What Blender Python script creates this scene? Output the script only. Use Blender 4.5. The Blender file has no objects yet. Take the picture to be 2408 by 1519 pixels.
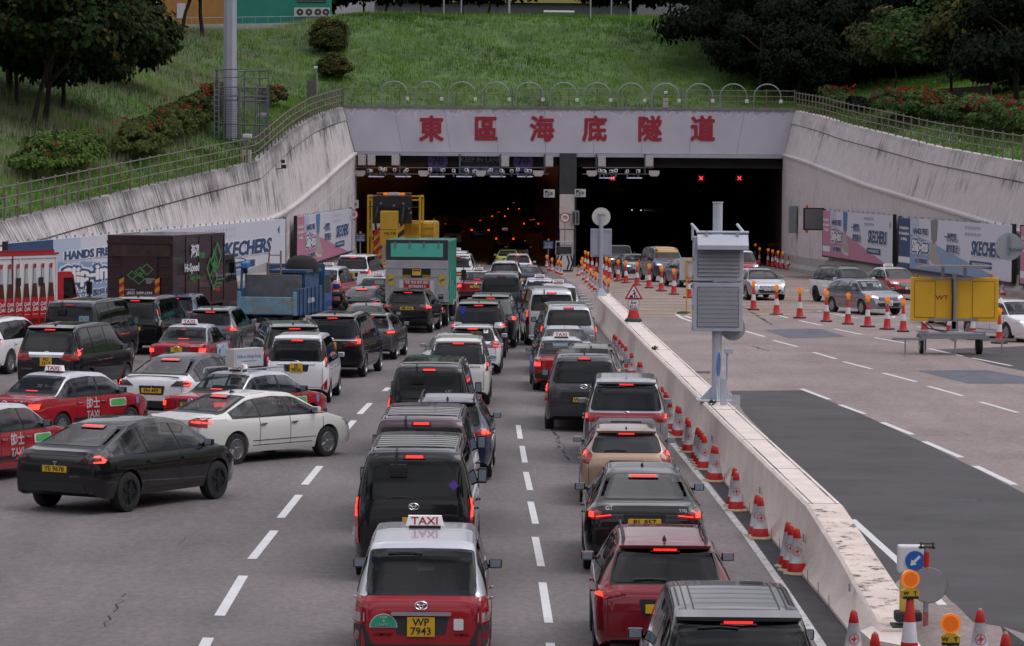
import bpy, bmesh, math, random
import numpy as np
from mathutils import Vector, Matrix
from mathutils.bvhtree import BVHTree
R = math.radians
rnd = random.Random(7)
C = bpy.context.scene.collection
SC = bpy.context.scene
FPX, CX, CY, HC = 7800.0, 1203.5, 759.5, 6.35
PITCH, ROLL = math.atan(363.5/7800), 0.0078
_f = Vector((0, math.cos(PITCH), -math.sin(PITCH)))
_r0 = Vector((1, 0, 0)); _u0 = _r0.cross(_f)
_r = (_r0*math.cos(ROLL) + _u0*math.sin(ROLL)); _u = _r.cross(_f)
cam = bpy.data.objects.new('camera', bpy.data.cameras.new('camera'))
C.objects.link(cam)
cam.matrix_world = Matrix(((_r.x, _u.x, -_f.x, 0), (_r.y, _u.y, -_f.y, 0), (_r.z, _u.z, -_f.z, HC), (0, 0, 0, 1)))
cam.data.sensor_width = 36
cam.data.lens = 36*7800/2407
cam.data.clip_start = 1; cam.data.clip_end = 3000
SC.camera = cam
SUN_EL, SUN_AZ = R(58), R(102)
w = bpy.data.worlds.new('World'); SC.world = w; w.use_nodes = True
nt = w.node_tree; nt.nodes.clear()
def N(nt, t, **k):
 n = nt.nodes.new(t)
 for a, b in k.items(): setattr(n, a, b)
 return n
sky = N(nt, 'ShaderNodeTexSky'); sky.sky_type = 'NISHITA'; sky.sun_disc = False
sky.sun_elevation = SUN_EL; sky.sun_rotation = SUN_AZ
tc = N(nt, 'ShaderNodeTexCoord'); mp = N(nt, 'ShaderNodeMapping')
mp.inputs['Scale'].default_value = (1, 1, 2.6)
nz = N(nt, 'ShaderNodeTexNoise'); nz.inputs['Scale'].default_value = 3.6; nz.inputs['Detail'].default_value = 7
nz.inputs['Roughness'].default_value = .55
cr = N(nt, 'ShaderNodeValToRGB')
cr.color_ramp.elements[0].position = .40; cr.color_ramp.elements[0].color = (1.3, 1.3, 1.65, 1)
cr.color_ramp.elements[1].position = .62; cr.color_ramp.elements[1].color = (9.2, 8.8, 9.3, 1)
mx = N(nt, 'ShaderNodeMix', data_type='RGBA'); mx.inputs[0].default_value = .86
sx_ = N(nt, 'ShaderNodeSeparateXYZ'); nt.links.new(tc.outputs['Generated'], sx_.inputs[0])
el_ = N(nt, 'ShaderNodeMapRange'); el_.inputs[1].default_value = 0; el_.inputs[2].default_value = .8; el_.inputs[3].default_value = .27; el_.inputs[4].default_value = 1.55
nt.links.new(sx_.outputs[2], el_.inputs[0])
vs_ = N(nt, 'ShaderNodeVectorMath', operation='SCALE')   # overcast sky: zenith about three times the horizon
bg = N(nt, 'ShaderNodeBackground'); bg.inputs['Strength'].default_value = .1
ow = N(nt, 'ShaderNodeOutputWorld')
L = nt.links.new
L(tc.outputs['Generated'], mp.inputs[0]); L(mp.outputs[0], nz.inputs['Vector']); L(nz.outputs[0], cr.inputs[0])
L(sky.outputs[0], mx.inputs[6]); L(cr.outputs[0], mx.inputs[7]); L(mx.outputs[2], vs_.inputs[0]); L(el_.outputs[0], vs_.inputs['Scale']); L(vs_.outputs[0], bg.inputs[0]); L(bg.outputs[0], ow.inputs[0])
sl = bpy.data.lights.new('sun', 'SUN'); sl.energy = .75; sl.angle = R(38); sl.color = (1, .97, .93)
so = bpy.data.objects.new('sun', sl); C.objects.link(so)
_sd = Vector((math.sin(SUN_AZ)*math.cos(SUN_EL), math.cos(SUN_AZ)*math.cos(SUN_EL), math.sin(SUN_EL)))
so.rotation_euler = _sd.to_track_quat('Z', 'Y').to_euler(); so.location = (0, 60, 60)
SC.view_settings.view_transform = 'Standard'; SC.view_settings.look = 'None'
SC.view_settings.exposure = .52; SC.view_settings.gamma = 1
try:
 SC.cycles.max_bounces = 5; SC.cycles.transparent_max_bounces = 8; SC.cycles.caustics_reflective = False
 SC.cycles.caustics_refractive = False; SC.cycles.use_denoising = True
except Exception: pass
def ray(px, py):
 return _f + _r*((px-CX)/FPX) + _u*((CY-py)/FPX)
def atY(px, py, Y):
 d = ray(px, py); t = Y/d.y
 return Vector((d.x*t, Y, HC+d.z*t))
def sstep(x, a, b):
 t = min(1, max(0, (x-a)/(b-a))); return t*t*(3-2*t)
def lerp(a, b, t): return a+(b-a)*t
def drop(Y): return .8*sstep(Y, 165, 240)
BXY = [(40, 5.05), (50, 5.0), (54, 4.95), (64, 4.76), (72, 4.62), (91, 4.4), (104, 4.2), (120, 4.0), (146, 3.6), (260, 2.5)]
def bx(Y): return float(np.interp(Y, [p[0] for p in BXY], [p[1] for p in BXY]))
def gz(X, Y):
 l = float(np.interp(X, [-12, -4, 0, 5], [.2, .13, 0, -.14]))
 b = bx(Y)+.3
 wd = .25 if Y < 146 else .25+(Y-146)*.12
 r = .3*(1-.5*sstep(Y, 150, 230))
 if Y < 44: wd = 1.5
 return lerp(l, r, sstep(X, b-wd*.5, b+wd)) - drop(Y)
def gnd(px, py, h=0.0):
 """point h above the ground that projects to px,py"""
 z = 0
 for _ in range(12):
  d = ray(px, py); t = (z+h-HC)/d.z
  p = Vector((d.x*t, d.y*t, z+h)); z = gz(p.x, p.y)
 return p
MATS = {}
def mat(name, col, rough=.6, metal=0., coat=0., emit=None, es=1., var=0., vs=2., bump=0., bs=40., dirt=None, spec=.5, trans=0):
 if name in MATS: return MATS[name]
 m = bpy.data.materials.new(name); m.use_nodes = True; nt = m.node_tree
 b = nt.nodes['Principled BSDF']
 b.inputs['Base Color'].default_value = (*col, 1); b.inputs['Roughness'].default_value = rough
 b.inputs['Metallic'].default_value = metal; b.inputs['Coat Weight'].default_value = coat
 b.inputs['Coat Roughness'].default_value = .03
 b.inputs['Specular IOR Level'].default_value = spec
 if trans:
  b.inputs['Transmission Weight'].default_value = trans
 if emit:
  b.inputs['Emission Color'].default_value = (*emit, 1); b.inputs['Emission Strength'].default_value = es
 if var or bump or dirt:
  tc = N(nt, 'ShaderNodeTexCoord')
 if var:
  n = N(nt, 'ShaderNodeTexNoise'); n.inputs['Scale'].default_value = vs; n.inputs['Detail'].default_value = 6
  n.inputs['Roughness'].default_value = .65
  nt.links.new(tc.outputs['Object'], n.inputs['Vector'])
  r = N(nt, 'ShaderNodeMapRange'); r.inputs[1].default_value = .3; r.inputs[2].default_value = .7
  r.inputs[3].default_value = 1-var; r.inputs[4].default_value = 1+var
  nt.links.new(n.outputs[0], r.inputs[0])
  h = N(nt, 'ShaderNodeVectorMath', operation='SCALE'); h.inputs[0].default_value = col
  nt.links.new(r.outputs[0], h.inputs['Scale'])
  last = h.outputs[0]
  if dirt:
   n2 = N(nt, 'ShaderNodeTexNoise'); n2.inputs['Scale'].default_value = vs*2.3; n2.inputs['Detail'].default_value = 8
   n2.inputs['Roughness'].default_value = .7
   nt.links.new(tc.outputs['Object'], n2.inputs['Vector'])
   r2 = N(nt, 'ShaderNodeMapRange'); r2.inputs[1].default_value = dirt[1]; r2.inputs[2].default_value = dirt[1]+.1
   nt.links.new(n2.outputs[0], r2.inputs[0])
   m2 = N(nt, 'ShaderNodeMix', data_type='RGBA'); m2.inputs[7].default_value = (*dirt[0], 1)
   nt.links.new(r2.outputs[0], m2.inputs[0]); nt.links.new(last, m2.inputs[6]); last = m2.outputs[2]
  nt.links.new(last, b.inputs['Base Color'])
 if bump:
  n = N(nt, 'ShaderNodeTexNoise'); n.inputs['Scale'].default_value = bs; n.inputs['Detail'].default_value = 4
  nt.links.new(tc.outputs['Object'], n.inputs['Vector'])
  bp = N(nt, 'ShaderNodeBump'); bp.inputs['Strength'].default_value = bump; bp.inputs['Distance'].default_value = .05
  nt.links.new(n.outputs[0], bp.inputs['Height']); nt.links.new(bp.outputs[0], b.inputs['Normal'])
 MATS[name] = m
 return m
def paint(name, col, metal=0., rough=.32):
 key = 'paint_'+name
 if key in MATS: return MATS[key]
 m = mat(key, col, rough, metal, coat=1.)
 nt = m.node_tree; b = nt.nodes['Principled BSDF']; tc = N(nt, 'ShaderNodeTexCoord')
 n = N(nt, 'ShaderNodeTexNoise'); n.inputs['Scale'].default_value = 3.; n.inputs['Detail'].default_value = 6
 nt.links.new(tc.outputs['Object'], n.inputs['Vector'])
 sp = N(nt, 'ShaderNodeSeparateXYZ'); nt.links.new(tc.outputs['Object'], sp.inputs[0])
 mr = N(nt, 'ShaderNodeMapRange'); mr.inputs[1].default_value = .2; mr.inputs[2].default_value = .75
 mr.inputs[3].default_value = .10; mr.inputs[4].default_value = .0
 nt.links.new(sp.outputs[2], mr.inputs[0])
 mu = N(nt, 'ShaderNodeMath', operation='MULTIPLY'); nt.links.new(n.outputs[0], mu.inputs[0]); nt.links.new(mr.outputs[0], mu.inputs[1])
 mx = N(nt, 'ShaderNodeMix', data_type='RGBA'); mx.inputs[6].default_value = (*col, 1); mx.inputs[7].default_value = (.11, .10, .09, 1)
 if metal < .3: b.inputs['Specular IOR Level'].default_value = .15
 nt.links.new(mu.outputs[0], mx.inputs[0]); nt.links.new(mx.outputs[2], b.inputs['Base Color'])
 r = N(nt, 'ShaderNodeMapRange'); r.inputs[3].default_value = .01; r.inputs[4].default_value = .06
 nt.links.new(n.outputs[0], r.inputs[0]); nt.links.new(r.outputs[0], b.inputs['Coat Roughness'])
 return m
GLASS = mat('dark_glass', (.004, .005, .006), .03, 0, spec=.40)
GLASS2 = mat('clear_dark_glass', (.016, .021, .023), .04, 0, spec=.45)
GLASSI = mat('tinted_glass', (.008, .010, .011), .03, 0, spec=.42)
def see_glass(name, tint):
 m = bpy.data.materials.new(name); m.use_nodes = True; nt = m.node_tree; nt.nodes.clear()
 t = N(nt, 'ShaderNodeBsdfTransparent'); t.inputs[0].default_value = (*tint, 1); g = N(nt, 'ShaderNodeBsdfGlossy'); g.inputs['Roughness'].default_value = .02
 f = N(nt, 'ShaderNodeFresnel'); f.inputs[0].default_value = 1.5; x = N(nt, 'ShaderNodeMixShader'); o = N(nt, 'ShaderNodeOutputMaterial')
 gm = N(nt, 'ShaderNodeNewGeometry'); ma = N(nt, 'ShaderNodeMath', operation='MULTIPLY_ADD'); ma.inputs[1].default_value = 1/1.5-1.5; ma.inputs[2].default_value = 1.5; nt.links.new(gm.outputs['Backfacing'], ma.inputs[0]); nt.links.new(ma.outputs[0], f.inputs[0])
 nt.links.new(f.outputs[0], x.inputs[0]); nt.links.new(t.outputs[0], x.inputs[1]); nt.links.new(g.outputs[0], x.inputs[2]); nt.links.new(x.outputs[0], o.inputs[0]); return m
SEE = see_glass('window_glass', (.50, .56, .56))
SEED = see_glass('privacy_glass', (.22, .25, .25))
BLK = mat('black_trim', (.014, .014, .015), .45)
PLA = mat('grey_plastic', (.035, .036, .04), .6, var=.2, vs=9)
RUB = mat('tyre_rubber', (.018, .018, .018), .85, var=.3, vs=12)
CHR = mat('chrome', (.75, .76, .78), .12, 1.)
ALU = mat('wheel_alloy', (.42, .43, .45), .3, .9)
ALD = mat('dark_alloy', (.03, .03, .032), .35, .6)
LRED = mat('lamp_red', (.30, .004, .006), .12, coat=1.)
LREDD = mat('lamp_dark_red', (.10, .003, .005), .12, coat=1.)
LCLR = mat('lamp_clear', (.5, .5, .52), .12, .5, coat=1.)
LON = mat('brake_light_on', (.8, .02, .02), .3, emit=(1, .03, .018), es=.95)
LON2 = mat('brake_light_bright', (.9, .1, .06), .3, emit=(1, .04, .022), es=1.5)
HON = mat('headlight_on', (.9, .9, .9), .3, emit=(.9, .95, 1), es=2.6)
AMB = mat('amber_lens', (.75, .19, .01), .25, coat=.5, emit=(1, .24, .01), es=.25)
YPL = mat('yellow_plate', (.72, .43, .02), .45, var=.06, vs=8)
WPL = mat('white_plate', (.75, .75, .75), .45)
INK = mat('plate_ink', (.015, .015, .02), .5)
RINK = mat('red_ink', (.42, .015, .04), .5)
WHT = mat('white_ink', (.72, .72, .74), .5)
MIRR = mat('mirror_glass', (.42, .52, .62), .35, .75)  # pale blue in the colour stands in for reflected sky
def tag(o, label=None, cat=None, group=None, kind=None):
 if label: o['label'] = label
 if cat: o['category'] = cat
 if group: o['group'] = group
 if kind: o['kind'] = kind
 return o
def empty(name, loc=(0, 0, 0), rz=0):
 o = bpy.data.objects.new(name, None); C.objects.link(o); o.location = loc; o.rotation_euler = (0, 0, rz)
 o.empty_display_size = .2
 return o
def mesh_obj(name, verts, faces, mats, parent=None, fm=None, smooth=False, sharp=None):
 me = bpy.data.meshes.new(name); me.from_pydata([tuple(v) for v in verts], [], faces)
 for m in (mats if isinstance(mats, (list, tuple)) else [mats]): me.materials.append(m)
 if fm is not None: me.polygons.foreach_set('material_index', fm)
 if smooth:
  me.polygons.foreach_set('use_smooth', [True]*len(me.polygons))
  if sharp: me.set_sharp_from_angle(angle=R(sharp))
 me.update()
 o = bpy.data.objects.new(name, me); C.objects.link(o)
 if parent: o.parent = parent
 return o
def inst(src, parent, loc=None, rot=None, scale=None):
 o = src.copy(); C.objects.link(o); o.parent = parent
 if loc is not None: o.location = loc
 if rot is not None: o.rotation_euler = rot
 if scale is not None: o.scale = scale
 return o
def copy_tree(o, parent=None):
 c = o.copy(); C.objects.link(c); c.parent = parent
 for ch in [x for x in o.children]: copy_tree(ch, c)
 return c
class MB:
 def __init__(s): s.v = []; s.f = []; s.m = []; s.mats = []
 def mi(s, m):
  if m not in s.mats: s.mats.append(m)
  return s.mats.index(m)
 def add(s, vs, fs, m):
  o = len(s.v); i = s.mi(m)
  s.v += [tuple(v) for v in vs]; s.f += [tuple(o+k for k in f) for f in fs]; s.m += [i]*len(fs); return s
 def box(s, c, d, m, rz=0, M=None):
  x, y, z = d[0]/2, d[1]/2, d[2]/2
  vs = [Vector(p) for p in ((-x,-y,-z),(x,-y,-z),(x,y,-z),(-x,y,-z),(-x,-y,z),(x,-y,z),(x,y,z),(-x,y,z))]
  if rz: vs = [Matrix.Rotation(rz, 3, 'Z') @ v for v in vs]
  if M is not None: vs = [M @ v for v in vs]
  vs = [v+Vector(c) for v in vs]
  return s.add(vs, [(0,3,2,1),(4,5,6,7),(0,1,5,4),(1,2,6,5),(2,3,7,6),(3,0,4,7)], m)
 def rbox(s, c, d, m, b=.03, rz=0):
  x, y, z = d[0]/2, d[1]/2, d[2]/2; b = min(b, x*.45, y*.45, z*.45)
  bm = bmesh.new(); bmesh.ops.create_cube(bm, size=1)
  for v in bm.verts: v.co = Vector((v.co.x*d[0], v.co.y*d[1], v.co.z*d[2]))
  bmesh.ops.bevel(bm, geom=bm.edges[:], offset=b, segments=2, affect='EDGES', profile=.6)
  M = Matrix.Rotation(rz, 3, 'Z'); bm.verts.index_update()
  s.add([M @ v.co+Vector(c) for v in bm.verts], [[v.index for v in f.verts] for f in bm.faces], m); bm.free(); return s
 def cyl(s, p0, p1, r0, m, r1=None, n=10, cap=True):
  p0 = Vector(p0); p1 = Vector(p1); r1 = r0 if r1 is None else r1
  q = (p1-p0).to_track_quat('Z', 'Y').to_matrix()
  vs = []
  for p, r in ((p0, r0), (p1, r1)):
   for k in range(n):
    a = 2*math.pi*k/n; vs.append(p+q @ Vector((r*math.cos(a), r*math.sin(a), 0)))
  fs = [(k, (k+1) % n, n+(k+1) % n, n+k) for k in range(n)]
  if cap: fs += [tuple(range(n-1, -1, -1)), tuple(range(n, 2*n))]
  return s.add(vs, fs, m)
 def tube(s, pts, r, m, n=6):
  for a, b in zip(pts[:-1], pts[1:]): s.cyl(a, b, r, m, n=n)
  return s
 def lathe(s, prof, m, c=(0, 0, 0), n=16, ms=None, sq=None):
  """prof: (radius, z); ms: material per band"""
  c = Vector(c); vs = []
  for r, z in prof:
   for k in range(n):
    a = 2*math.pi*(k+.5)/n; vs.append(c+Vector((r*math.cos(a), r*math.sin(a), z)))
  for i in range(len(prof)-1):
   fs = [(i*n+k, i*n+(k+1) % n, (i+1)*n+(k+1) % n, (i+1)*n+k) for k in range(n)]
   mm = ms[i] if ms else m
   idx = s.mi(mm); o = 0
   if i == 0: base = len(s.v); s.v += [tuple(v) for v in vs]
   s.f += [tuple(base+q for q in f) for f in fs]; s.m += [idx]*n
  s.f.append(tuple(base+k for k in range(n-1, -1, -1))); s.m.append(s.mi(ms[0] if ms else m))
  s.f.append(tuple(base+(len(prof)-1)*n+k for k in range(n))); s.m.append(s.mi(ms[-1] if ms else m))
  return s
 def prism(s, poly, axis, a, b, m):
  """poly: 2D points; extruded along axis (0,1,2) from a to b"""
  n = len(poly); vs = []
  for t in (a, b):
   for p in poly:
    q = list(p); q.insert(axis, t); vs.append(q)
  fs = [tuple(range(n)), tuple(range(2*n-1, n-1, -1))]+[(k, k+n, (k+1) % n+n, (k+1) % n) for k in range(n)]
  return s.add(vs, fs, m)
 def quad(s, a, b, c, d, m): return s.add([a, b, c, d], [(0, 1, 2, 3)], m)
 def text(s, t, size, m, M, ext=.004, bold=0., shear=0., sx=1.):
  vs, fs = text_geo(t, size, ext, bold, shear)
  return s.add([M @ Vector((v[0]*sx, v[1], v[2])) for v in vs], fs, m)
 def build(s, name, parent=None, smooth=False, sharp=35):
  if not s.v: return None
  return mesh_obj(name, s.v, s.f, s.mats, parent, s.m, smooth, sharp)
_TX = {}
def text_geo(t, size, ext=.004, bold=0., shear=0., res=2):
 k = (t, round(bold, 3), round(shear, 2), round(ext/size, 3))
 if k not in _TX:
  cu = bpy.data.curves.new('lettering', 'FONT'); cu.body = t; cu.align_x = 'CENTER'; cu.align_y = 'CENTER'
  cu.size = 1; cu.extrude = ext/size; cu.offset = bold; cu.shear = shear; cu.resolution_u = res
  o = bpy.data.objects.new('lettering', cu)
  me = bpy.data.meshes.new_from_object(o)
  vs = [tuple(v.co) for v in me.vertices]; fs = [tuple(p.vertices) for p in me.polygons]
  bpy.data.objects.remove(o); bpy.data.meshes.remove(me); bpy.data.curves.remove(cu)
  _TX[k] = (vs, fs)
 vs, fs = _TX[k]
 return [(a*size, b*size, c*size) for a, b, c in vs], fs
def heavy(mb, t, size, m, F, e, ext=.01, sx=1.):
 """bold lettering from slightly shifted copies, each a hair in front of the last"""
 for k, (dx, dy) in enumerate(((0, 0), (e, 0), (-e, 0), (0, e), (0, -e), (e*.7, e*.7), (-e*.7, -e*.7), (e*.7, -e*.7), (-e*.7, e*.7))):
  mb.text(t, size, m, F @ Matrix.Translation((dx*size, dy*size, .0015*k)), ext=ext, sx=sx)
def frame(o, xr, up):
 """matrix mapping text x->xr, y->up, z->xr x up"""
 xr = Vector(xr).normalized(); up = Vector(up).normalized(); n = xr.cross(up)
 return Matrix(((xr.x, up.x, n.x, o[0]), (xr.y, up.y, n.y, o[1]), (xr.z, up.z, n.z, o[2]), (0, 0, 0, 1)))
ORD = ['first', 'second', 'third', 'fourth', 'fifth', 'sixth', 'seventh', 'eighth', 'ninth', 'tenth', 'eleventh', 'twelfth', 'thirteenth',
 'fourteenth', 'fifteenth', 'sixteenth', 'seventeenth', 'eighteenth', 'nineteenth', 'twentieth'] + \
 ['twenty-'+x for x in ('first', 'second', 'third', 'fourth', 'fifth', 'sixth', 'seventh', 'eighth', 'ninth')] + ['thirtieth', 'thirty-first', 'thirty-second']
def spec(**k): return k
SP = {
'comfort': spec(L=4.70, W=1.70, H=1.50, top=[(0, .66), (.03, .93), (.10, .985), (.9, 1.03), (1.0, 1.06), (1.48, 1.41), (1.7, 1.47), (2.3, 1.5), (2.9, 1.46), (3.05, 1.42), (3.68, 1.0), (3.8, .97), (4.45, .88), (4.62, .80), (4.70, .55)],
 belt=.95, cab=(.9, 3.75), ax=(1.05, 3.73), r=.315, rg=(1.06, 1.41, .66, .54), fg=(1.02, 1.42, .68, .56), roofw=.57,
 dlo=(.98, 3.62), pil=(1.62, 2.5), lamps=[[(.50, .70), (.99, .70), (.99, .90), (.50, .88)]], lit=[[(.78, .76), (.96, .76), (.96, .87), (.78, .87)]], pz=.78, mx=3.3, tb=(.90, 1.05)),
'hybrid': spec(L=4.40, W=1.695, H=1.75, top=[(0, .72), (.02, 1.0), (.08, 1.08), (.42, 1.60), (.60, 1.69), (1.4, 1.75), (2.4, 1.74), (2.75, 1.66), (3.45, 1.12), (3.6, 1.07), (4.15, .98), (4.33, .85), (4.4, .58)],
 belt=1.02, cab=(.1, 3.5), ax=(.85, 3.6), r=.32, rg=(1.08, 1.60, .70, .60), fg=(1.12, 1.64, .70, .58), roofw=.64,
 dlo=(.45, 3.4), pil=(1.3, 2.3), lamps=[[(.80, .74), (.99, .74), (.99, 1.08), (.84, 1.08)]], lit=[], pz=.72, mx=3.05, tb=(.98, 1.12)),
'sedan': spec(L=4.87, W=1.85, H=1.47, top=[(0, .70), (.03, .96), (.10, 1.03), (.65, 1.08), (.8, 1.10), (1.55, 1.39), (1.8, 1.43), (2.4, 1.47), (2.95, 1.43), (3.15, 1.38), (3.85, .99), (4.05, .95), (4.6, .82), (4.78, .70), (4.87, .5)],
 belt=.95, cab=(.8, 3.9), ax=(1.02, 3.89), r=.33, rg=(1.10, 1.385, .66, .54), fg=(1.0, 1.38, .70, .58), roofw=.56,
 dlo=(1.0, 3.72), pil=(1.75, 2.68), lamps=[[(.62, .80), (.99, .78), (.99, .97), (.80, .97), (.60, .90)]], lit=[[(.70, .85), (.97, .85), (.97, .91), (.70, .90)]], pz=.78, mx=3.45, tb=(.95, 1.05)),
'crossover': spec(L=4.75, W=1.92, H=1.62, top=[(0, .76), (.03, 1.04), (.1, 1.12), (.30, 1.15), (.38, 1.17), (1.35, 1.53), (1.7, 1.59), (2.3, 1.62), (2.85, 1.58), (3.1, 1.51), (3.95, 1.06), (4.1, 1.02), (4.5, .90), (4.68, .76), (4.75, .52)],
 belt=1.0, cab=(.5, 4.0), ax=(.95, 3.84), r=.36, rg=(1.19, 1.50, .66, .50), fg=(1.1, 1.52, .72, .56), roofw=.58,
 dlo=(.95, 3.85), pil=(1.55, 2.6), lamps=[[(.50, .90), (.99, .90), (.99, 1.06), (.62, 1.03), (.5, .96)]], lit=[], pz=.80, mx=3.45, tb=(.90, 1.12)),
'suv': spec(L=4.55, W=1.84, H=1.66, top=[(0, .76), (.03, 1.02), (.10, 1.10), (.42, 1.50), (.55, 1.59), (.9, 1.63), (1.8, 1.66), (2.5, 1.63), (2.75, 1.57), (3.45, 1.12), (3.6, 1.08), (4.2, .99), (4.45, .84), (4.55, .58)],
 belt=1.02, cab=(.15, 3.55), ax=(.88, 3.58), r=.355, rg=(1.12, 1.50, .70, .58), fg=(1.13, 1.56, .70, .58), roofw=.60,
 dlo=(.5, 3.4), pil=(1.15, 2.2), lamps=[[(.60, .92), (.99, .90), (.99, 1.06), (.75, 1.05), (.58, .98)]], lit=[[(.78, .95), (.97, .95), (.97, 1.02), (.78, 1.02)]], pz=.80, mx=3.1, tb=(1.0, 1.1)),
'hatch': spec(L=4.25, W=1.77, H=1.48, top=[(0, .72), (.03, .95), (.10, 1.02), (.42, 1.34), (.55, 1.42), (.9, 1.46), (1.7, 1.48), (2.3, 1.45), (2.55, 1.40), (3.25, 1.02), (3.4, .98), (3.95, .88), (4.16, .76), (4.25, .52)],
 belt=.97, cab=(.15, 3.35), ax=(.82, 3.4), r=.315, rg=(1.04, 1.36, .68, .58), fg=(1.03, 1.39, .70, .58), roofw=.58,
 dlo=(.45, 3.2), pil=(1.05, 2.05), lamps=[[(.68, .86), (.99, .82), (.99, 1.02), (.82, 1.02)]], lit=[[(.78, .88), (.95, .88), (.95, .97), (.80, .97)]], pz=.78, mx=2.9, tb=(.95, 1.04)),
'minivan': spec(L=4.85, W=1.85, H=1.90, top=[(0, .80), (.02, 1.08), (.07, 1.2), (.30, 1.74), (.42, 1.82), (.8, 1.87), (2.2, 1.90), (3.0, 1.86), (3.3, 1.77), (4.15, 1.20), (4.3, 1.14), (4.7, 1.02), (4.8, .86), (4.85, .6)],
 belt=1.08, cab=(.08, 4.2), ax=(.93, 3.88), r=.335, rg=(1.20, 1.74, .78, .66), fg=(1.2, 1.76, .75, .63), roofw=.66,
 dlo=(.30, 4.05), pil=(1.25, 2.35), lamps=[[(.55, .95), (.99, .88), (.99, 1.2), (.88, 1.2), (.86, 1.06), (.55, 1.02)]], lit=[[(.90, 1.0), (.97, 1.0), (.97, 1.16), (.91, 1.14)]], pz=.86, mx=3.55, tb=(1.16, 1.2)),
'smallvan': spec(L=4.5, W=1.70, H=1.80, top=[(0, .76), (.02, 1.0), (.07, 1.12), (.26, 1.64), (.36, 1.73), (.7, 1.78), (2.0, 1.80), (2.8, 1.76), (3.1, 1.68), (3.85, 1.15), (4.0, 1.09), (4.35, .98), (4.45, .84), (4.5, .6)],
 belt=1.03, cab=(.08, 3.9), ax=(.85, 3.6), r=.31, rg=(1.12, 1.64, .74, .64), fg=(1.14, 1.67, .70, .6), roofw=.61,
 dlo=(.28, 3.75), pil=(1.15, 2.2), lamps=[[(.84, .85), (.99, .85), (.99, 1.5), (.90, 1.5)]], lit=[[(.89, 1.0), (.97, 1.0), (.97, 1.2), (.90, 1.2)]], pz=.84, mx=3.3, tb=(1.1, 1.15)),
'hiace': spec(L=4.90, W=1.86, H=2.08, top=[(0, .84), (.02, 1.15), (.05, 1.3), (.16, 1.92), (.26, 2.0), (.6, 2.05), (2.2, 2.08), (3.3, 2.06), (3.65, 1.97), (4.35, 1.28), (4.5, 1.2), (4.78, 1.05), (4.86, .9), (4.90, .6)],
 belt=1.14, cab=(.05, 4.4), ax=(1.05, 3.63), r=.33, rg=(1.28, 1.86, .76, .69), fg=(1.28, 1.95, .76, .66), roofw=.70,
 dlo=(.35, 4.25), pil=(1.55, 2.9), lamps=[[(.885, .78), (.995, .78), (.995, 1.36), (.93, 1.36)]], lit=[[(.905, 1.06), (.98, 1.06), (.98, 1.33), (.94, 1.33)]], pz=.86, mx=3.95, tb=(1.2, 1.3)),
'starex': spec(L=5.1, W=1.92, H=1.92, top=[(0, .82), (.02, 1.08), (.06, 1.2), (.26, 1.74), (.38, 1.83), (.8, 1.89), (2.3, 1.92), (3.1, 1.88), (3.35, 1.8), (4.0, 1.26), (4.2, 1.18), (4.85, 1.02), (5.02, .86), (5.1, .6)],
 belt=1.08, cab=(.06, 4.1), ax=(.95, 4.1), r=.335, rg=(1.20, 1.72, .76, .66), fg=(1.22, 1.78, .74, .62), roofw=.66,
 dlo=(.35, 3.95), pil=(1.45, 2.55), lamps=[[(.895, .72), (.995, .72), (.995, 1.24), (.925, 1.24)]], lit=[[(.915, 1.0), (.98, 1.0), (.98, 1.2), (.93, 1.2)]], pz=.84, mx=3.6, tb=(1.14, 1.2)),
'jeep': spec(L=4.3, W=1.87, H=1.85, top=[(0, .9), (.02, 1.15), (.06, 1.25), (.12, 1.75), (.2, 1.83), (1.0, 1.85), (2.3, 1.84), (2.45, 1.8), (2.8, 1.27), (2.9, 1.22), (4.05, 1.14), (4.15, 1.05), (4.3, .7)],
 belt=1.14, cab=(.05, 2.85), ax=(.85, 3.45), r=.40, rg=(1.28, 1.7, .7, .66), fg=(1.27, 1.77, .74, .68), roofw=.70,
 dlo=(.25, 2.7), pil=(1.0, 1.8), lamps=[[(.84, .85), (.96, .85), (.96, 1.1), (.84, 1.1)]], lit=[], pz=.84, mx=2.6, tb=(1.2, 1.25)),
}
def rpoly(pts, r=.05, n=3):
 """round the corners of a polygon"""
 out = []; k = len(pts)
 for i in range(k):
  a, b, c = (Vector((*pts[(i+d) % k], 0)) for d in (-1, 0, 1))
  u = a-b; v = c-b; ru = min(r, u.length*.45); rv = min(r, v.length*.45)
  if u.length < 1e-6 or v.length < 1e-6: continue
  p = b+u.normalized()*ru; q = b+v.normalized()*rv
  for j in range(n+1):
   t = j/n; w_ = p*(1-t)**2+b*2*t*(1-t)+q*t*t; out.append((w_.x, w_.y))
 return out
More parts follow.
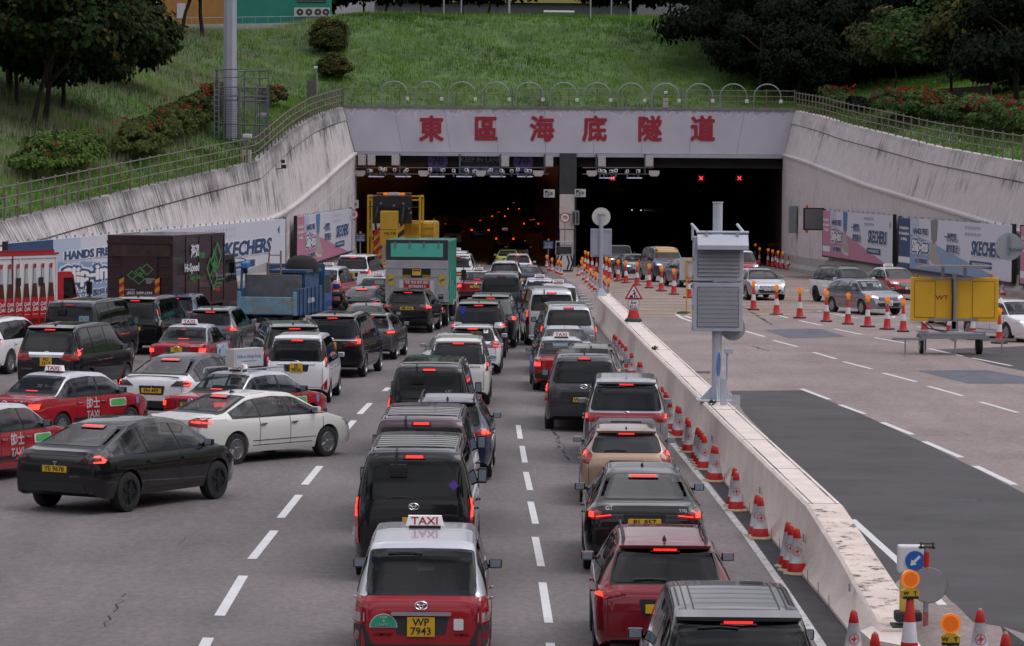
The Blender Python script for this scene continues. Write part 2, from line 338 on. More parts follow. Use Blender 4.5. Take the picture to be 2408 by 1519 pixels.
class Body:
 def __init__(s, sp, fine=True, opn=False):
  s.sp = sp; L_, W2 = sp['L'], sp['W']/2; s.W2 = W2
  kx = [p[0] for p in sp['top']]; kz = [p[1] for p in sp['top']]
  s.ztop = lambda x: float(np.mean(np.interp([x-.05, x-.02, x, x+.02, x+.05], kx, kz))) if .12 < x < L_-.12 else float(np.interp(x, kx, kz))
  s.sp = sp; zb0 = .24 if sp['H'] < 1.55 else .28
  ra = sp['r']+.055
  def zbot(x):
   z = zb0
   if x < .35: z = max(z, zb0+.10*(1-x/.35)**1.5)
   if x > L_-.4: z = max(z, zb0+.05*(1-(L_-x)/.4))
   for a in sp['ax']:
    d = abs(x-a)
    if d < ra: z = max(z, sp['r']+math.sqrt(ra*ra-d*d))
   return z
  xs = set()
  st = .09 if fine else .18
  for k in range(int(L_/st)+1): xs.add(round(k*L_/int(L_/st), 3))
  for x in kx: xs.add(x)
  for x in (.008, .05, .18, .25): xs.add(x); xs.add(L_-x)
  for a in sp['ax']:
   for k in range(-6, 7):
    xs.add(round(a+ra*math.sin(k/6*math.pi/2), 4))
   xs.add(a-ra-.006); xs.add(a+ra+.006)
  xs = sorted(x for x in xs if 0 <= x <= L_)
  cab = sp['cab']; H = sp['H']
  s.rows = []
  for x in xs:
   zt = s.ztop(x); zb = zbot(x)
   rr = .13*max(0, 1-x/.42)**2.4; ff = .26*max(0, 1-(L_-x)/.85)**2.2
   w_ = W2*(1-rr-ff)
   zs = min(sp['belt'], zt-.035) if not (x < cab[0]) else min(sp['belt']+.02, zt-.035)
   up = max(0., min(1., (zt-zs-.035)/max(.2, H-sp['belt']-.05)))
   wb = w_*.955
   wr = lerp(wb*.90, sp['roofw']+.02*0, up) if up < 1 else sp['roofw']
   wr = min(wr, wb*.93)
   cr_ = lerp(.018, .045, up)
   def g(z):
    t = (z-zb0)/max(.1, sp['belt']-zb0)
    return float(np.interp(t, [0, .12, .3, .5, .62, .8, .93, 1.05], [.93, .965, .985, .992, 1.0, .99, .972, .955]))
   side = []
   for k in range(8):
    t = k/7; z = lerp(zb, zs, t); side.append((w_*g(z), z))
   side[-1] = (wb, zs)
   row = [(0, zb+.02), (w_*.86, zb+.02), (w_*.90, zb)] + side
   zr = zt-cr_*1.6
   for t in (.25, .5, .75, .93):
    bow = .022*math.sin(math.pi*t)*up
    row.append((lerp(wb, wr, t)+bow, lerp(zs, zr, t)))
   row += [(wr-.012, zt-cr_), (wr*.93, zt-cr_*.45), (wr*.72, zt-cr_*.15), (wr*.4, zt-.003), (0, zt)]
   s.rows.append(row)
  s.xs = xs; n = len(s.rows[0]); s.n = n
  ring = 2*n-2
  vs = []
  for x, row in zip(xs, s.rows):
   for y, z in row: vs.append((x, y, z))
   for y, z in row[-2:0:-1]: vs.append((x, -y, z))
  fs = []; fm = []
  for i in range(len(xs)-1):
   xm = (xs[i]+xs[i+1])/2
   for j in range(ring):
    a, b = i*ring+j, i*ring+(j+1) % ring
    fs.append((a, b, b+ring, a+ring))
    jj = j if j < n-1 else ring-1-j
    fm.append(2 if jj < 2 else (1 if (jj >= 10 and cab[0] < xm < cab[1]) else 0))
  fs.append(tuple(range(ring-1, -1, -1))); fm.append(0)
  fs.append(tuple((len(xs)-1)*ring+k for k in range(ring))); fm.append(0)
  s.bvh = BVHTree.FromPolygons(vs, fs)
  if opn:
   F2 = []; M2 = []; xa, xb = sp['dlo']; pil = sp['pil']; r0, r1 = sp['rg'][0], sp['rg'][1]; f0, f1 = sp['fg'][0], sp['fg'][1]; ri = 0
   for f, mm in zip(fs, fm):
    if len(f) != 4: F2.append(f); M2.append(mm); continue
    i, j = divmod(ri, ring); ri += 1
    jj = j if j < n-1 else ring-1-j; xm = (xs[i]+xs[i+1])/2; zt = (s.ztop(xs[i])+s.ztop(xs[i+1]))/2
    if 10 <= jj <= 13 and xa-.1 < xm < xb+.12:
     mm = 2
     if jj >= 11 and zt > H-.2 and all(abs(xm-p_) > .055 for p_ in pil) and xa+.08 < xm: continue
    if jj >= 15:
     back = xm < L_*.45
     a_, b_ = (r0, r1) if back else (f0, f1)
     if a_-.03 < zt < b_+.02 and (xm > sp['top'][2][0]): mm = 2
     if a_+.05 < zt < b_-.035 and jj >= 16 and xm > sp['top'][1][0]: continue
    F2.append(f); M2.append(mm)
   fs, fm = F2, M2
  s.vs, s.fs, s.fm = vs, fs, fm
 def hit(s, ax, u, v, off):
  L_ = s.sp['L']
  if ax == 'rear': o, d = Vector((-3, u, v)), Vector((1, 0, 0))
  elif ax == 'front': o, d = Vector((L_+3, u, v)), Vector((-1, 0, 0))
  elif ax == 'lside': o, d = Vector((u, 4, v)), Vector((0, -1, 0))
  elif ax == 'rside': o, d = Vector((u, -4, v)), Vector((0, 1, 0))
  else: o, d = Vector((u, v, 5)), Vector((0, 0, -1))
  h = s.bvh.ray_cast(o, d)
  if h[0] is None or (ax in ('rear', 'front') and abs(h[0].x-(0 if ax == 'rear' else L_)) > 2.2):
   q = Vector((.15 if ax == 'rear' else L_-.3, u, v)) if ax in ('rear', 'front') else (Vector((u, (1 if ax[0] == 'l' else -1), v)) if ax != 'top' else Vector((u, v, s.sp['H'])))
   h = s.bvh.find_nearest(q)
  nn = h[1]
  if nn is None: nn = -d
  if nn.dot(d) > 0: nn = -nn
  return h[0]-d*off*.45+nn*off*.7
 def patch(s, mb, m, ax, poly, off=.006, cell=.09, skirt=True):
  bm = bmesh.new()
  vv = [bm.verts.new((p[0], p[1], 0)) for p in poly]
  try: bm.faces.new(vv)
  except Exception: bm.free(); return
  us = [p[0] for p in poly]; ws = [p[1] for p in poly]
  for k, (a, b) in enumerate(((min(us), max(us)), (min(ws), max(ws)))):
   nn = int((b-a)/cell)
   for q in range(1, nn+1):
    co = [0, 0, 0]; no = [0, 0, 0]; co[k] = a+(b-a)*q/(nn+1); no[k] = 1
    bmesh.ops.bisect_plane(bm, geom=bm.verts[:]+bm.edges[:]+bm.faces[:], plane_co=co, plane_no=no)
  bm.verts.index_update(); n0 = len(bm.verts)
  P = [s.hit(ax, v.co.x, v.co.y, off) for v in bm.verts]
  fs = [[v.index for v in f.verts] for f in bm.faces]
  if skirt:
   back = {}
   for e in bm.edges:
    if len(e.link_faces) == 1:
     q = []
     for v in e.verts:
      if v.index not in back:
       back[v.index] = len(P); P.append(s.hit(ax, v.co.x, v.co.y, -.012))
      q.append(back[v.index])
     a, b = e.verts[0].index, e.verts[1].index; fs.append([a, b, q[1], q[0]])
  bm.free(); mb.add(P, fs, m)
 def px(s, mb, m, ax, poly, **k):
  """patch on both sides of the centre line"""
  s.patch(mb, m, ax, poly, **k)
  if ax in ('rear', 'front'): s.patch(mb, m, ax, [(-a, b) for a, b in poly], **k)
  elif ax == 'lside': s.patch(mb, m, 'rside', poly, **k)
  elif ax == 'top': s.patch(mb, m, ax, [(a, -b) for a, b in poly], **k)
_WH = {}
def wheel_src(r, wd, style):
 k = (r, wd, style)
 if k in _WH: return _WH[k]
 mb = MB(); n = 28
 prof = [(r*.66, -wd*.5), (r*.80, -wd*.52), (r*.96, -wd*.46), (r, -wd*.34), (r, wd*.34), (r*.96, wd*.46), (r*.80, wd*.52), (r*.66, wd*.5), (r*.64, wd*.3)]
 mb.lathe(prof, RUB, n=n)
 ty = mb.build('tyre', smooth=True);
 m2 = MB(); ri = r*.66; al = {'silver': ALU, 'dark': ALD, 'steel': mat('steel_hubcap', (.28, .29, .30), .4, .7)}[style]
 m2.lathe([(ri*.98, wd*.28), (ri*1.0, wd*.47), (ri*.92, wd*.49), (ri*.88, wd*.36)], al, n=n)
 m2.lathe([(ri*.9, wd*.18), (ri*.9, wd*.22), (.02, wd*.22)], BLK, n=n)
 ns = 5 if style != 'steel' else 9
 for q in range(ns):
  a = 2*math.pi*q/ns
  for da in ((-.16, .16) if style == 'silver' else (0,)):
   c_, s_ = math.cos(a+da), math.sin(a+da); wv = ri*(.085 if style == 'silver' else .15)
   t = Vector((-s_, c_, 0))*wv; rad = Vector((c_, s_, 0))
   p = [rad*ri*.12-t+Vector((0, 0, wd*.42)), rad*ri*.12+t+Vector((0, 0, wd*.42)), rad*ri*.93+t*1.2+Vector((0, 0, wd*.44)), rad*ri*.93-t*1.2+Vector((0, 0, wd*.44))]
   m2.add(p+[v-Vector((0, 0, wd*.12)) for v in p], [(0, 3, 2, 1), (0, 1, 5, 4), (1, 2, 6, 5), (2, 3, 7, 6), (3, 0, 4, 7)], al)
 m2.lathe([(ri*.2, wd*.3), (ri*.2, wd*.46), (ri*.12, wd*.49)], al, n=12)
 rm = m2.build('rim', smooth=True)
 _WH[k] = (ty.data, rm.data)
 bpy.data.objects.remove(ty); bpy.data.objects.remove(rm)
 return _WH[k]
def add_wheel(par, x, y, r, wd, style, steer=0):
 a, b = wheel_src(r, wd, style)
 wl = bpy.data.objects.new('wheel', a); C.objects.link(wl); wl.parent = par
 wl.location = (x, y, r); wl.rotation_euler = (R(-90) if y > 0 else R(90), 0, steer)
 rm = bpy.data.objects.new('rim', b); C.objects.link(rm); rm.parent = wl
 return wl
def ring_pts(c, ry, rz, axis_x, n=20):
 return [Vector((axis_x, c[0]+ry*math.cos(2*math.pi*k/n), c[1]+rz*math.sin(2*math.pi*k/n))) for k in range(n+1)]
def emblem(mb, x, z, kind, sgn=1):
 if kind == 'ovals':
  for c, a, b in (((0, z), .075, .05), ((0, z+.008), .028, .042), ((0, z+.022), .055, .02)):
   mb.tube(ring_pts(c, a, b, x), .007, CHR, n=4)
 elif kind == 'disc':
  mb.cyl((x+.02, 0, z), (x-.006, 0, z), .042, CHR, n=16)
  bl = mat('badge_blue', (.02, .12, .4), .3)
  for q in range(4):
   mm = bl if q % 2 else WHT
   a0 = q*math.pi/2; pts = [Vector((x-.009, 0, z))]+[Vector((x-.009, .03*math.cos(a0+t*math.pi/8), z+.03*math.sin(a0+t*math.pi/8))) for t in range(5)]
   mb.add(pts, [tuple(range(6))], mm)
 elif kind == 'tee':
  mb.box((x, 0, z), (.012, .016, .09), CHR); mb.box((x, 0, z+.045), (.012, .09, .016), CHR)
 elif kind == 'star':
  mb.tube(ring_pts((0, z), .045, .045, x), .006, CHR, n=4)
  for q in range(3):
   a = math.pi/2+q*2*math.pi/3; mb.cyl((x, 0, z), (x, .042*math.cos(a), z+.042*math.sin(a)), .006, CHR, n=4)
 elif kind == 'slant':
  mb.tube(ring_pts((0, z), .085, .048, x), .009, CHR, n=4)
  for sy in (-1, 1): mb.cyl((x, sy*.035+.012, z-.035), (x, sy*.035-.012, z+.035), .009, CHR, n=4)
  mb.cyl((x, .035, z-.004), (x, -.035, z+.004), .008, CHR, n=4)
def plate(par, B, ax, z, txt, two=False, y=0, col=None):
 x = B.hit(ax, y, z, .015).x; sg = -1 if ax == 'rear' else 1
 w_, h_ = (.34, .24) if two else (.52, .115)
 mb = MB(); mb.rbox((x+sg*.006, y, z), (.016, w_, h_), col or (YPL if ax == 'rear' else WPL), b=.006)
 p = mb.build('number_plate', par); mt = MB()
 xr = (0, -1, 0) if ax == 'rear' else (0, 1, 0); xf = x+sg*.016
 if txt:
  if two:
   a, b = txt.split(' ')
   mt.text(a, .13, INK, frame((xf, y, z+.055), xr, (0, 0, 1)), ext=.002, bold=.012)
   mt.text(b, .13, INK, frame((xf, y, z-.055), xr, (0, 0, 1)), ext=.002, bold=.012)
  else: mt.text(txt, .125, INK, frame((xf, y, z), xr, (0, 0, 1)), ext=.002, bold=.012)
  mt.build('lettering', p)
def taxi_sign(par, x, z, facing=True):
 mb = MB(); sg = mat('taxi_sign_white', (.82, .78, .80), .35, emit=(1, .93, .95), es=.12)
 pts = [(-.24, 0), (.24, 0), (.21, .125), (-.21, .125)]
 mb.prism([(a, b+z+.03) for a, b in pts], 0, x-.06, x+.06, sg)
 mb.box((x, 0, z+.015), (.13, .4, .04), BLK)
 s = mb.build('roof_sign', par); t = MB()
 t.text('TAXI', .135, RINK, frame((x-.063, 0, z+.09), (0, -1, 0), (0, 0, 1)), ext=.003, bold=.014, sx=1.15)
 t.text('TAXI', .135, RINK, frame((x+.063, 0, z+.09), (0, 1, 0), (0, 0, 1)), ext=.003, bold=.014, sx=1.15)
 t.build('lettering', s)
_BC = {}
PAINTS = dict(
black=((.005, .005, .006), 0), softblack=((.02, .02, .024), .2), maroon=((.055, .022, .034), .4), navy=((.012, .022, .075), .4), white=((.78, .78, .80), 0), cream=((.70, .70, .66), 0),
silver=((.42, .43, .46), .75), paper=((.55, .56, .60), .5), grey=((.10, .105, .12), .6), dgrey=((.045, .045, .052), .5), gold=((.42, .27, .19), .55), red=((.22, .004, .012), .4), taxired=((.36, .012, .022), 0),
teal=((.014, .035, .042), .4), blue=((.015, .02, .10), .45), slate=((.045, .05, .068), .6), lilac=((.26, .25, .29), .7), green=((.35, .45, .05), .2), royal=((.01, .02, .13), .3))
def vehicle(kind, name, label, cat, px=None, s=None, hd=0., col='black', up=None, plt=None, two=False, face=False, emb=None, taxi=False,
   rails=False, ribs=False, wheels='silver', fin=True, lamps=None, lit=None, wiper=True, brake=True, loc=None, dark_low=False, far=False,
   group=None, lamps_on=True, glass=None, hon=False, rear_mirror=False, plz=None, wide=1., tmat=None, grooves=False, opn=None):
 sp = dict(SP[kind]); ck = (kind, lamps and id(lamps), far)
 if opn is None: opn = kind in ('sedan', 'comfort', 'hatch', 'crossover', 'hybrid', 'suv', 'smallvan') and not far and glass is None
 bk = (kind, far, opn)
 if bk not in _BC: _BC[bk] = Body(sp, not far, opn)
 B = _BC[bk]; sp = B.sp; W2 = sp['W']/2; L_ = sp['L']; H = sp['H']
 th = R(hd); rz = math.pi/2-th
 fwd = Vector((math.sin(th), math.cos(th), 0))
 if loc is None:
  X = (px-CX)/s; Y = FPX/s
  p = Vector((X, Y, 0))
  if face: p -= fwd*L_       # px,s give the front centre
 else: p = Vector(loc)
 c = p+fwd*L_*.5; p.z = gz(c.x, c.y)
 root = empty(name, p, rz); tag(root, label, cat, group)
 slope = (gz(c.x+fwd.x*1.4, c.y+fwd.y*1.4)-gz(c.x-fwd.x*1.4, c.y-fwd.y*1.4))/2.8
 root.rotation_euler = (0, -math.atan(slope), rz)
 pc = PAINTS[col]; pm = paint(col, *pc); um = pm
 if up: um = paint(up, *PAINTS[up])
 G = glass or GLASS
 if opn:
  G = SEED if kind in ('suv', 'smallvan') else SEE
  IN = mat('cabin_trim', (.018, .018, .02), .8); ST = mat('seat_fabric', (.03, .03, .034), .85)
  x0 = sp['cab'][0]+.1; x1 = sp['cab'][1]-.15; wi = W2*.86; bl_ = sp['belt']; xf = sp['mx']-.95; hh = H-.20
  mb = MB(); mb.box(((x0+x1)/2, 0, .52), (x1-x0, wi*2, .04), IN)
  xs0 = max(x0-.05, sp['rg'][0]*0+x0-.05); mb.box((xs0+.12, 0, bl_-.10), (.5 if kind in ('sedan', 'comfort', 'crossover') else .15, wi*1.9, .03), IN); mb.box((x1-.12, 0, bl_-.03), (.5, wi*1.9, .08), IN); mb.box((x0-.02, 0, .75), (.04, wi*1.9, bl_-.6), IN)
  for sy in (1, -1): mb.box(((x0+x1)/2, sy*wi*1.02, bl_*.5+.2), (x1-x0, .03, bl_-.45), IN)
  mb.build('cabin_lining', root)
  for xq_, top_ in ((xf, hh), (x0+(.62 if kind in ('sedan', 'comfort', 'crossover') else .75), bl_+.20)):
   for sy in (1, -1):
    mb = MB(); mb.rbox((xq_, sy*.36, (.5+top_-.2)/2+.0), (.16, .50, top_-.2-.5), ST, b=.06); mb.rbox((xq_-.02, sy*.36, top_-.09), (.10, .27, .17), ST, b=.05); mb.build('seat', root, True)
 bo = mesh_obj('body', B.vs, B.fs, [pm, um, BLK], root, B.fm, True, 38)
 mb = MB()
 zl = .42 if dark_low else .30
 for ax_ in ('rear',): B.patch(mb, PLA, ax_, [(-W2*.93, .30), (W2*.93, .30), (W2*.93, zl+.04), (W2*.55, zl+.04), (W2*.5, zl+.0), (-W2*.5, zl), (-W2*.55, zl+.04), (-W2*.93, zl+.04)], off=.01)
 mb.build('rear_valance', root, True)
 z0, z1, w0, w1 = sp['rg']
 mb = MB(); B.patch(mb, G, 'rear', rpoly([(-w0, z0), (w0, z0), (w1, z1), (-w1, z1)], .09), off=.009, cell=.2 if far else .06); rg = mb.build('rear_window', root, True)
 if not far and glass is None and not opn:
  zi0, zi1 = z0+.05, z1-.07; wi = lambda z: lerp(w0, w1, (z-z0)/(z1-z0))-.12
  mb = MB(); B.patch(mb, GLASSI if kind in ('minivan', 'hiace', 'starex', 'suv') else GLASS2, 'rear', rpoly([(-wi(zi0), zi0), (wi(zi0), zi0), (wi(zi1), zi1), (-wi(zi1), zi1)], .13), off=.013, cell=.08, skirt=False); mb.build('clear_pane', rg, True)
 z0f, z1f, w0f, w1f = sp['fg']
 mb = MB(); B.patch(mb, G, 'front', rpoly([(-w0f, z0f), (w0f, z0f), (w1f, z1f), (-w1f, z1f)], .08), off=.009, cell=.2 if far or not face else .07); mb.build('windscreen', root, True)
 xa, xb = sp['dlo']; belt = sp['belt']; zlow = belt+.025
 xs = np.linspace(xa, xb, 24)
 upper = [(float(x), min(H-.13, B.ztop(float(x))-.095)) for x in xs]
 upper = [(x, z) for x, z in upper if z > zlow+.06]
 cuts = [upper[0][0]-.01]+list(sp['pil'])+[upper[-1][0]+.01]
 for k in range(3):
  a, b = cuts[k]+(.03 if k else 0), cuts[k+1]-(.03 if k < 2 else 0)
  up_ = [(x, z) for x, z in upper if a < x < b]
  za = float(np.interp(a, [u[0] for u in upper], [u[1] for u in upper])); zb = float(np.interp(b, [u[0] for u in upper], [u[1] for u in upper]))
  poly = [(a, zlow), (b, zlow), (b, zb)]+up_[::-1]+[(a, za)]
  if k == 2: poly = [(a, zlow), (b+.12, zlow)]+up_[::-1]+[(a, za)]
  if k == 0: poly = [(a-.05, zlow+.03), (b, zlow), (b, zb)]+up_[::-1]
  for sd in ('lside', 'rside'):
   mb = MB(); B.patch(mb, G, sd, poly, off=.009, cell=.3 if far else .09); mb.build('side_window', root, True)
 mb = MB(); poly = [(upper[0][0]-.08, zlow-.025), (upper[-1][0]+.16, zlow-.025)]+[(x+.02, z+.03) for x, z in upper[::-1]]
 if not opn:
  for sd in ('lside', 'rside'): B.patch(mb, BLK, sd, poly, off=.003, cell=.3, skirt=False)
  mb.build('window_surround', root, True)
 if not far:
  mb = MB()
  for x in (sp['pil'][0]-.02, sp['pil'][1]+.0, sp['mx']+.28):
   B.px(mb, BLK, 'lside', [(x-.008, .36), (x+.008, .36), (x+.008, belt), (x-.008, belt)], off=.002, skirt=False, cell=.1)
  B.px(mb, BLK, 'lside', [(sp['ax'][0]+.5, .37), (sp['ax'][1]-.5, .37), (sp['ax'][1]-.5, .385), (sp['ax'][0]+.5, .385)], off=.002, skirt=False, cell=.3)
  zt = sp['tb'][0]
  B.px(mb, BLK, 'rear', [(W2*.80, .44), (W2*.812, .44), (W2*.812, zt), (W2*.80, zt)], off=.002, skirt=False)
  B.patch(mb, BLK, 'rear', [(-W2*.8, .44), (W2*.8, .44), (W2*.8, .452), (-W2*.8, .452)], off=.002, skirt=False)
  mb.build('panel_gap', root)
  for sy in (1, -1):
   for x in (sp['pil'][0]+.08, sp['pil'][1]+.12):
    h = B.hit('lside' if sy > 0 else 'rside', x, belt-.13, .02)
    mb = MB(); mb.rbox(h, (.17, .035, .035), CHR if taxi or emb == 'star' else pm, b=.01); mb.build('door_handle', root, True)
 lp = lamps or sp['lamps']; lt = sp['lit'] if lit is None else lit
 for sy in (1, -1):
  mb = MB()
  for poly in lp: B.patch(mb, tmat or LRED, 'rear', [(a*W2*sy, b) for a, b in poly], off=.018, cell=.06)
  tl = mb.build('tail_light', root, True)
  if lamps_on and lt:
   mb = MB()
   for poly in lt: B.patch(mb, LON2 if len(poly) != 5 else LON, 'rear', [(a*W2*sy, b) for a, b in poly], off=.026, cell=.06, skirt=False)
   mb.build('lit_lens', tl)
  mb = MB(); fz = sp['ztop'] if 'ztop' in sp else B.ztop(L_-.25)-.02
  fz = min(fz, .86 if H < 1.6 else .98)
  B.patch(mb, LCLR, 'front', [(W2*.52*sy, fz-.12), (W2*.90*sy, fz-.10), (W2*.93*sy, fz+.02), (W2*.55*sy, fz-.02)], off=.015, cell=.06)
  hl = mb.build('headlight', root, True)
  if face or hon:
   mb = MB(); B.patch(mb, HON if hon else mat('daylight_lamp', (.8, .8, .8), .3, emit=(.9, .95, 1), es=1.6), 'front', [(W2*.66*sy, fz-.085), (W2*.80*sy, fz-.08), (W2*.80*sy, fz-.03), (W2*.66*sy, fz-.04)], off=.024, cell=.06, skirt=False)
   mb.build('lit_lens', hl)
 mb = MB(); gh = min(.80, B.ztop(L_-.12)-.03)
 B.patch(mb, BLK, 'front', rpoly([(-W2*.5, .36), (W2*.5, .36), (W2*.62, .52), (-W2*.62, .52)], .04), off=.01)
 B.patch(mb, BLK, 'front', rpoly([(-W2*.48, gh-.13), (W2*.48, gh-.13), (W2*.5, gh), (-W2*.5, gh)], .03), off=.01)
 if face:
  for q in range(3): B.patch(mb, CHR, 'front', [(-W2*.46, gh-.11+q*.04), (W2*.46, gh-.11+q*.04), (W2*.46, gh-.10+q*.04), (-W2*.46, gh-.10+q*.04)], off=.016, skirt=False)
 mb.build('grille', root, True)
 if plt is not None:
  if face: plate(root, B, 'front', .52, plt, two)
  else:
   pz = plz or sp['pz']
   mb = MB(); B.patch(mb, BLK if not taxi else PLA, 'rear', rpoly([(-.30, pz-.10), (.30, pz-.10), (.34, pz+.12), (-.34, pz+.12)], .03), off=.004, skirt=False)
   mb.build('plate_recess', root)
   plate(root, B, 'rear', pz, plt, two)
 if emb and not far:
  z = sp['tb'][0]-.02 if not face else gh-.06
  if not face:
   x = B.hit('rear', 0, z, .012).x; mb = MB(); emblem(mb, x, z, emb); mb.build('emblem', root)
  else:
   x = B.hit('front', 0, z, .03).x; mb = MB(); emblem(mb, x, z, emb); mb.build('emblem', root)
 if brake and not taxi or kind == 'minivan':
  mb = MB()
  if kind in ('sedan', 'crossover'): zz = sp['rg'][1]-.03; ww = .20; hh = .012
  elif kind in ('hiace', 'starex'): zz = sp['rg'][1]+.05; ww = .13; hh = .014
  else: zz = sp['rg'][1]+.0; ww = .15; hh = .014
  B.patch(mb, LREDD, 'rear', [(-ww-.04, zz-hh-.01), (ww+.04, zz-hh-.01), (ww+.04, zz+hh+.01), (-ww-.04, zz+hh+.01)], off=.035)
  q = mb.build('high_brake_light', root)
  mb = MB(); B.patch(mb, LON if lamps_on else LRED, 'rear', [(-ww, zz-hh), (ww, zz-hh), (ww, zz+hh), (-ww, zz+hh)], off=.04, skirt=False); mb.build('lit_lens', q)
 if kind in ('suv', 'hatch', 'minivan', 'smallvan'):
  x = B.hit('rear', 0, sp['rg'][1]+.01, 0).x; mb = MB(); z = sp['rg'][1]+.035
  pts = []
  rw_ = sp['roofw']
  for y in np.linspace(-rw_*.98, rw_*.98, 9):
   e = 1-(abs(y)/rw_)**4
   pts.append((y, e))
  top = [(x-.06*e-.02, y, z+.03+.01*e) for y, e in pts]; bot = [(x-.05*e-.01, y, z-.005) for y, e in pts]; bk_ = [(x+.22, y, z+.075 if H > 1.7 else z+.06) for y, e in pts]
  n = 9; vs = top+bot+bk_
  fs = [(k, k+1, n+k+1, n+k) for k in range(n-1)]+[(k, 2*n+k, 2*n+k+1, k+1) for k in range(n-1)]+[(n+k, n+k+1, 2*n+k+1, 2*n+k) for k in range(n-1)]
  mb.add(vs, fs, um); mb.build('spoiler', root, True, 50)
 if wiper and not far and kind in ('suv', 'hatch', 'minivan', 'smallvan', 'hiace', 'starex', 'hybrid'):
  mb = MB(); up_w = kind == 'hybrid' or (kind == 'minivan')
  zz = sp['rg'][1]-.05 if up_w else sp['rg'][0]+.03
  pts = [B.hit('rear', y, zz+dz, .03) for y, dz in ((.0, 0), (.2, .012), (.42, .0))]
  mb.tube(pts, .010, BLK, n=4); mb.build('wiper', root)
 if rear_mirror:
  mb = MB(); x = B.hit('rear', .25, 1.95, 0).x
  mb.tube([(x+.05, .27, 2.03), (x-.12, .27, 1.98), (x-.16, .27, 1.80)], .02, BLK); mb.rbox((x-.16, .24, 1.72), (.08, .26, .2), BLK, b=.03)
  mb.build('parking_mirror', root, True)
 big = kind in ('hiace', 'starex', 'jeep')
 for sy in (1, -1):
  mb = MB(); zc = belt+(.16 if big else .10); dd = (.09, .15, .25) if kind == 'hiace' else ((.11, .17, .18) if big else (.10, .175, .12))
  y = sy*(W2*.955+dd[1]*.5-.005)
  mb.rbox((sp['mx'], y, zc), dd, pm if not (big or taxi) else BLK, b=.055)
  mb.box((sp['mx'], sy*(W2*.94), zc-dd[2]*.25), (.05, .14, .04), BLK)
  o = mb.build('mirror', root, True)
  mb = MB(); mb.rbox((sp['mx']-dd[0]*.5, y, zc), (.012, dd[1]*.78, dd[2]*.74), MIRR, b=.02); mb.build('mirror_glass', o)
 if fin and not far and kind not in ('comfort', 'hiace', 'jeep', 'hybrid'):
  xf = .75 if kind not in ('sedan', 'crossover') else 1.85; z = B.ztop(xf)
  mb = MB(); mb.add([(xf-.08, -.03, z-.01), (xf-.08, .03, z-.01), (xf+.1, .03, z-.01), (xf+.1, -.03, z-.01), (xf-.06, 0, z+.065)], [(0, 1, 4), (1, 2, 4), (2, 3, 4), (3, 0, 4)], um if col in ('white', 'silver', 'paper') else BLK)
  mb.build('roof_aerial', root)
 if rails:
  for sy in (1, -1):
   mb = MB(); x0 = .45; x1 = sp['pil'][1]+.35; yy = sy*(sp['roofw']-.06)
   pts = [(x0, yy, B.ztop(x0)-.03)]+[(x, yy, B.ztop(x)+.045) for x in np.linspace(x0+.2, x1-.2, 5)]+[(x1, yy, B.ztop(x1)-.03)]
   mb.tube(pts, .018, ALU if col == 'dgrey' else PLA, n=6); mb.build('roof_rail', root, True)
 if ribs:
  mb = MB(); rw_ = sp['roofw']*.86
  for x in np.arange(.55, sp['pil'][1]+.5, .30):
   B.patch(mb, um, 'top', [(x, -rw_), (x+.19, -rw_), (x+.19, rw_), (x, rw_)], off=.011, cell=.25)
  B.px(mb, BLK, 'top', [(.35, rw_+.02), (sp['pil'][1]+.9, rw_+.02), (sp['pil'][1]+.9, rw_+.045), (.35, rw_+.045)], off=.003, cell=.3, skirt=False)
  mb.build('roof_rib', root)
 elif not far and kind not in ('comfort', 'hybrid', 'jeep'):
  mb = MB(); rw_ = sp['roofw']*.88
  B.px(mb, BLK, 'top', [(sp['rg'][1]*.0+.6 if kind not in ('sedan', 'crossover') else 1.7, rw_), (sp['pil'][1]+.3, rw_), (sp['pil'][1]+.3, rw_+.022), (.6 if kind not in ('sedan', 'crossover') else 1.7, rw_+.022)], off=.003, cell=.3, skirt=False)
  mb.build('roof_seam', root)
 if grooves:
  mb = MB()
  for x in (.62, .95, 1.28, 1.61, 1.94, 2.27, 2.6): B.patch(mb, BLK, 'top', [(x, -.44), (x+.018, -.44), (x+.018, .44), (x, .44)], off=.004, cell=.2, skirt=False)
  for y in (.44, .52): B.px(mb, BLK, 'top', [(.55, y), (2.7, y), (2.7, y+.016), (.55, y+.016)], off=.004, cell=.3, skirt=False)
  mb.build('roof_groove', root)
 if taxi: taxi_sign(root, 1.9 if kind == 'comfort' else 1.55, B.ztop(1.9 if kind == 'comfort' else 1.55))
 if taxi:
  mb = MB()
  if kind == 'comfort':
   B.px(mb, BLK, 'lside', [(sp['ax'][0]+.42, .42), (sp['ax'][1]-.42, .42), (sp['ax'][1]-.42, .50), (sp['ax'][0]+.42, .50)], off=.012, cell=.3)
   B.patch(mb, BLK, 'rear', [(-W2*.99, .42), (W2*.99, .42), (W2*.99, .56), (-W2*.99, .56)], off=.03)
   B.patch(mb, BLK, 'front', [(-W2*.9, .36), (W2*.9, .36), (W2*.9, .50), (-W2*.9, .50)], off=.03)
  else:
   B.patch(mb, PLA, 'rear', rpoly([(-W2*.98, .30), (W2*.98, .30), (W2*.98, .72), (W2*.82, .72), (W2*.70, .48), (-W2*.70, .48), (-W2*.82, .72), (-W2*.98, .72)], .03), off=.012)
  mb.build('bumper_trim', root, True)
 steer = 0
 for x in sp['ax']:
  for sy in (1, -1): add_wheel(root, x, sy*(W2-.115), sp['r'], .215, wheels, steer)
 root['_k'] = kind
 return root, B
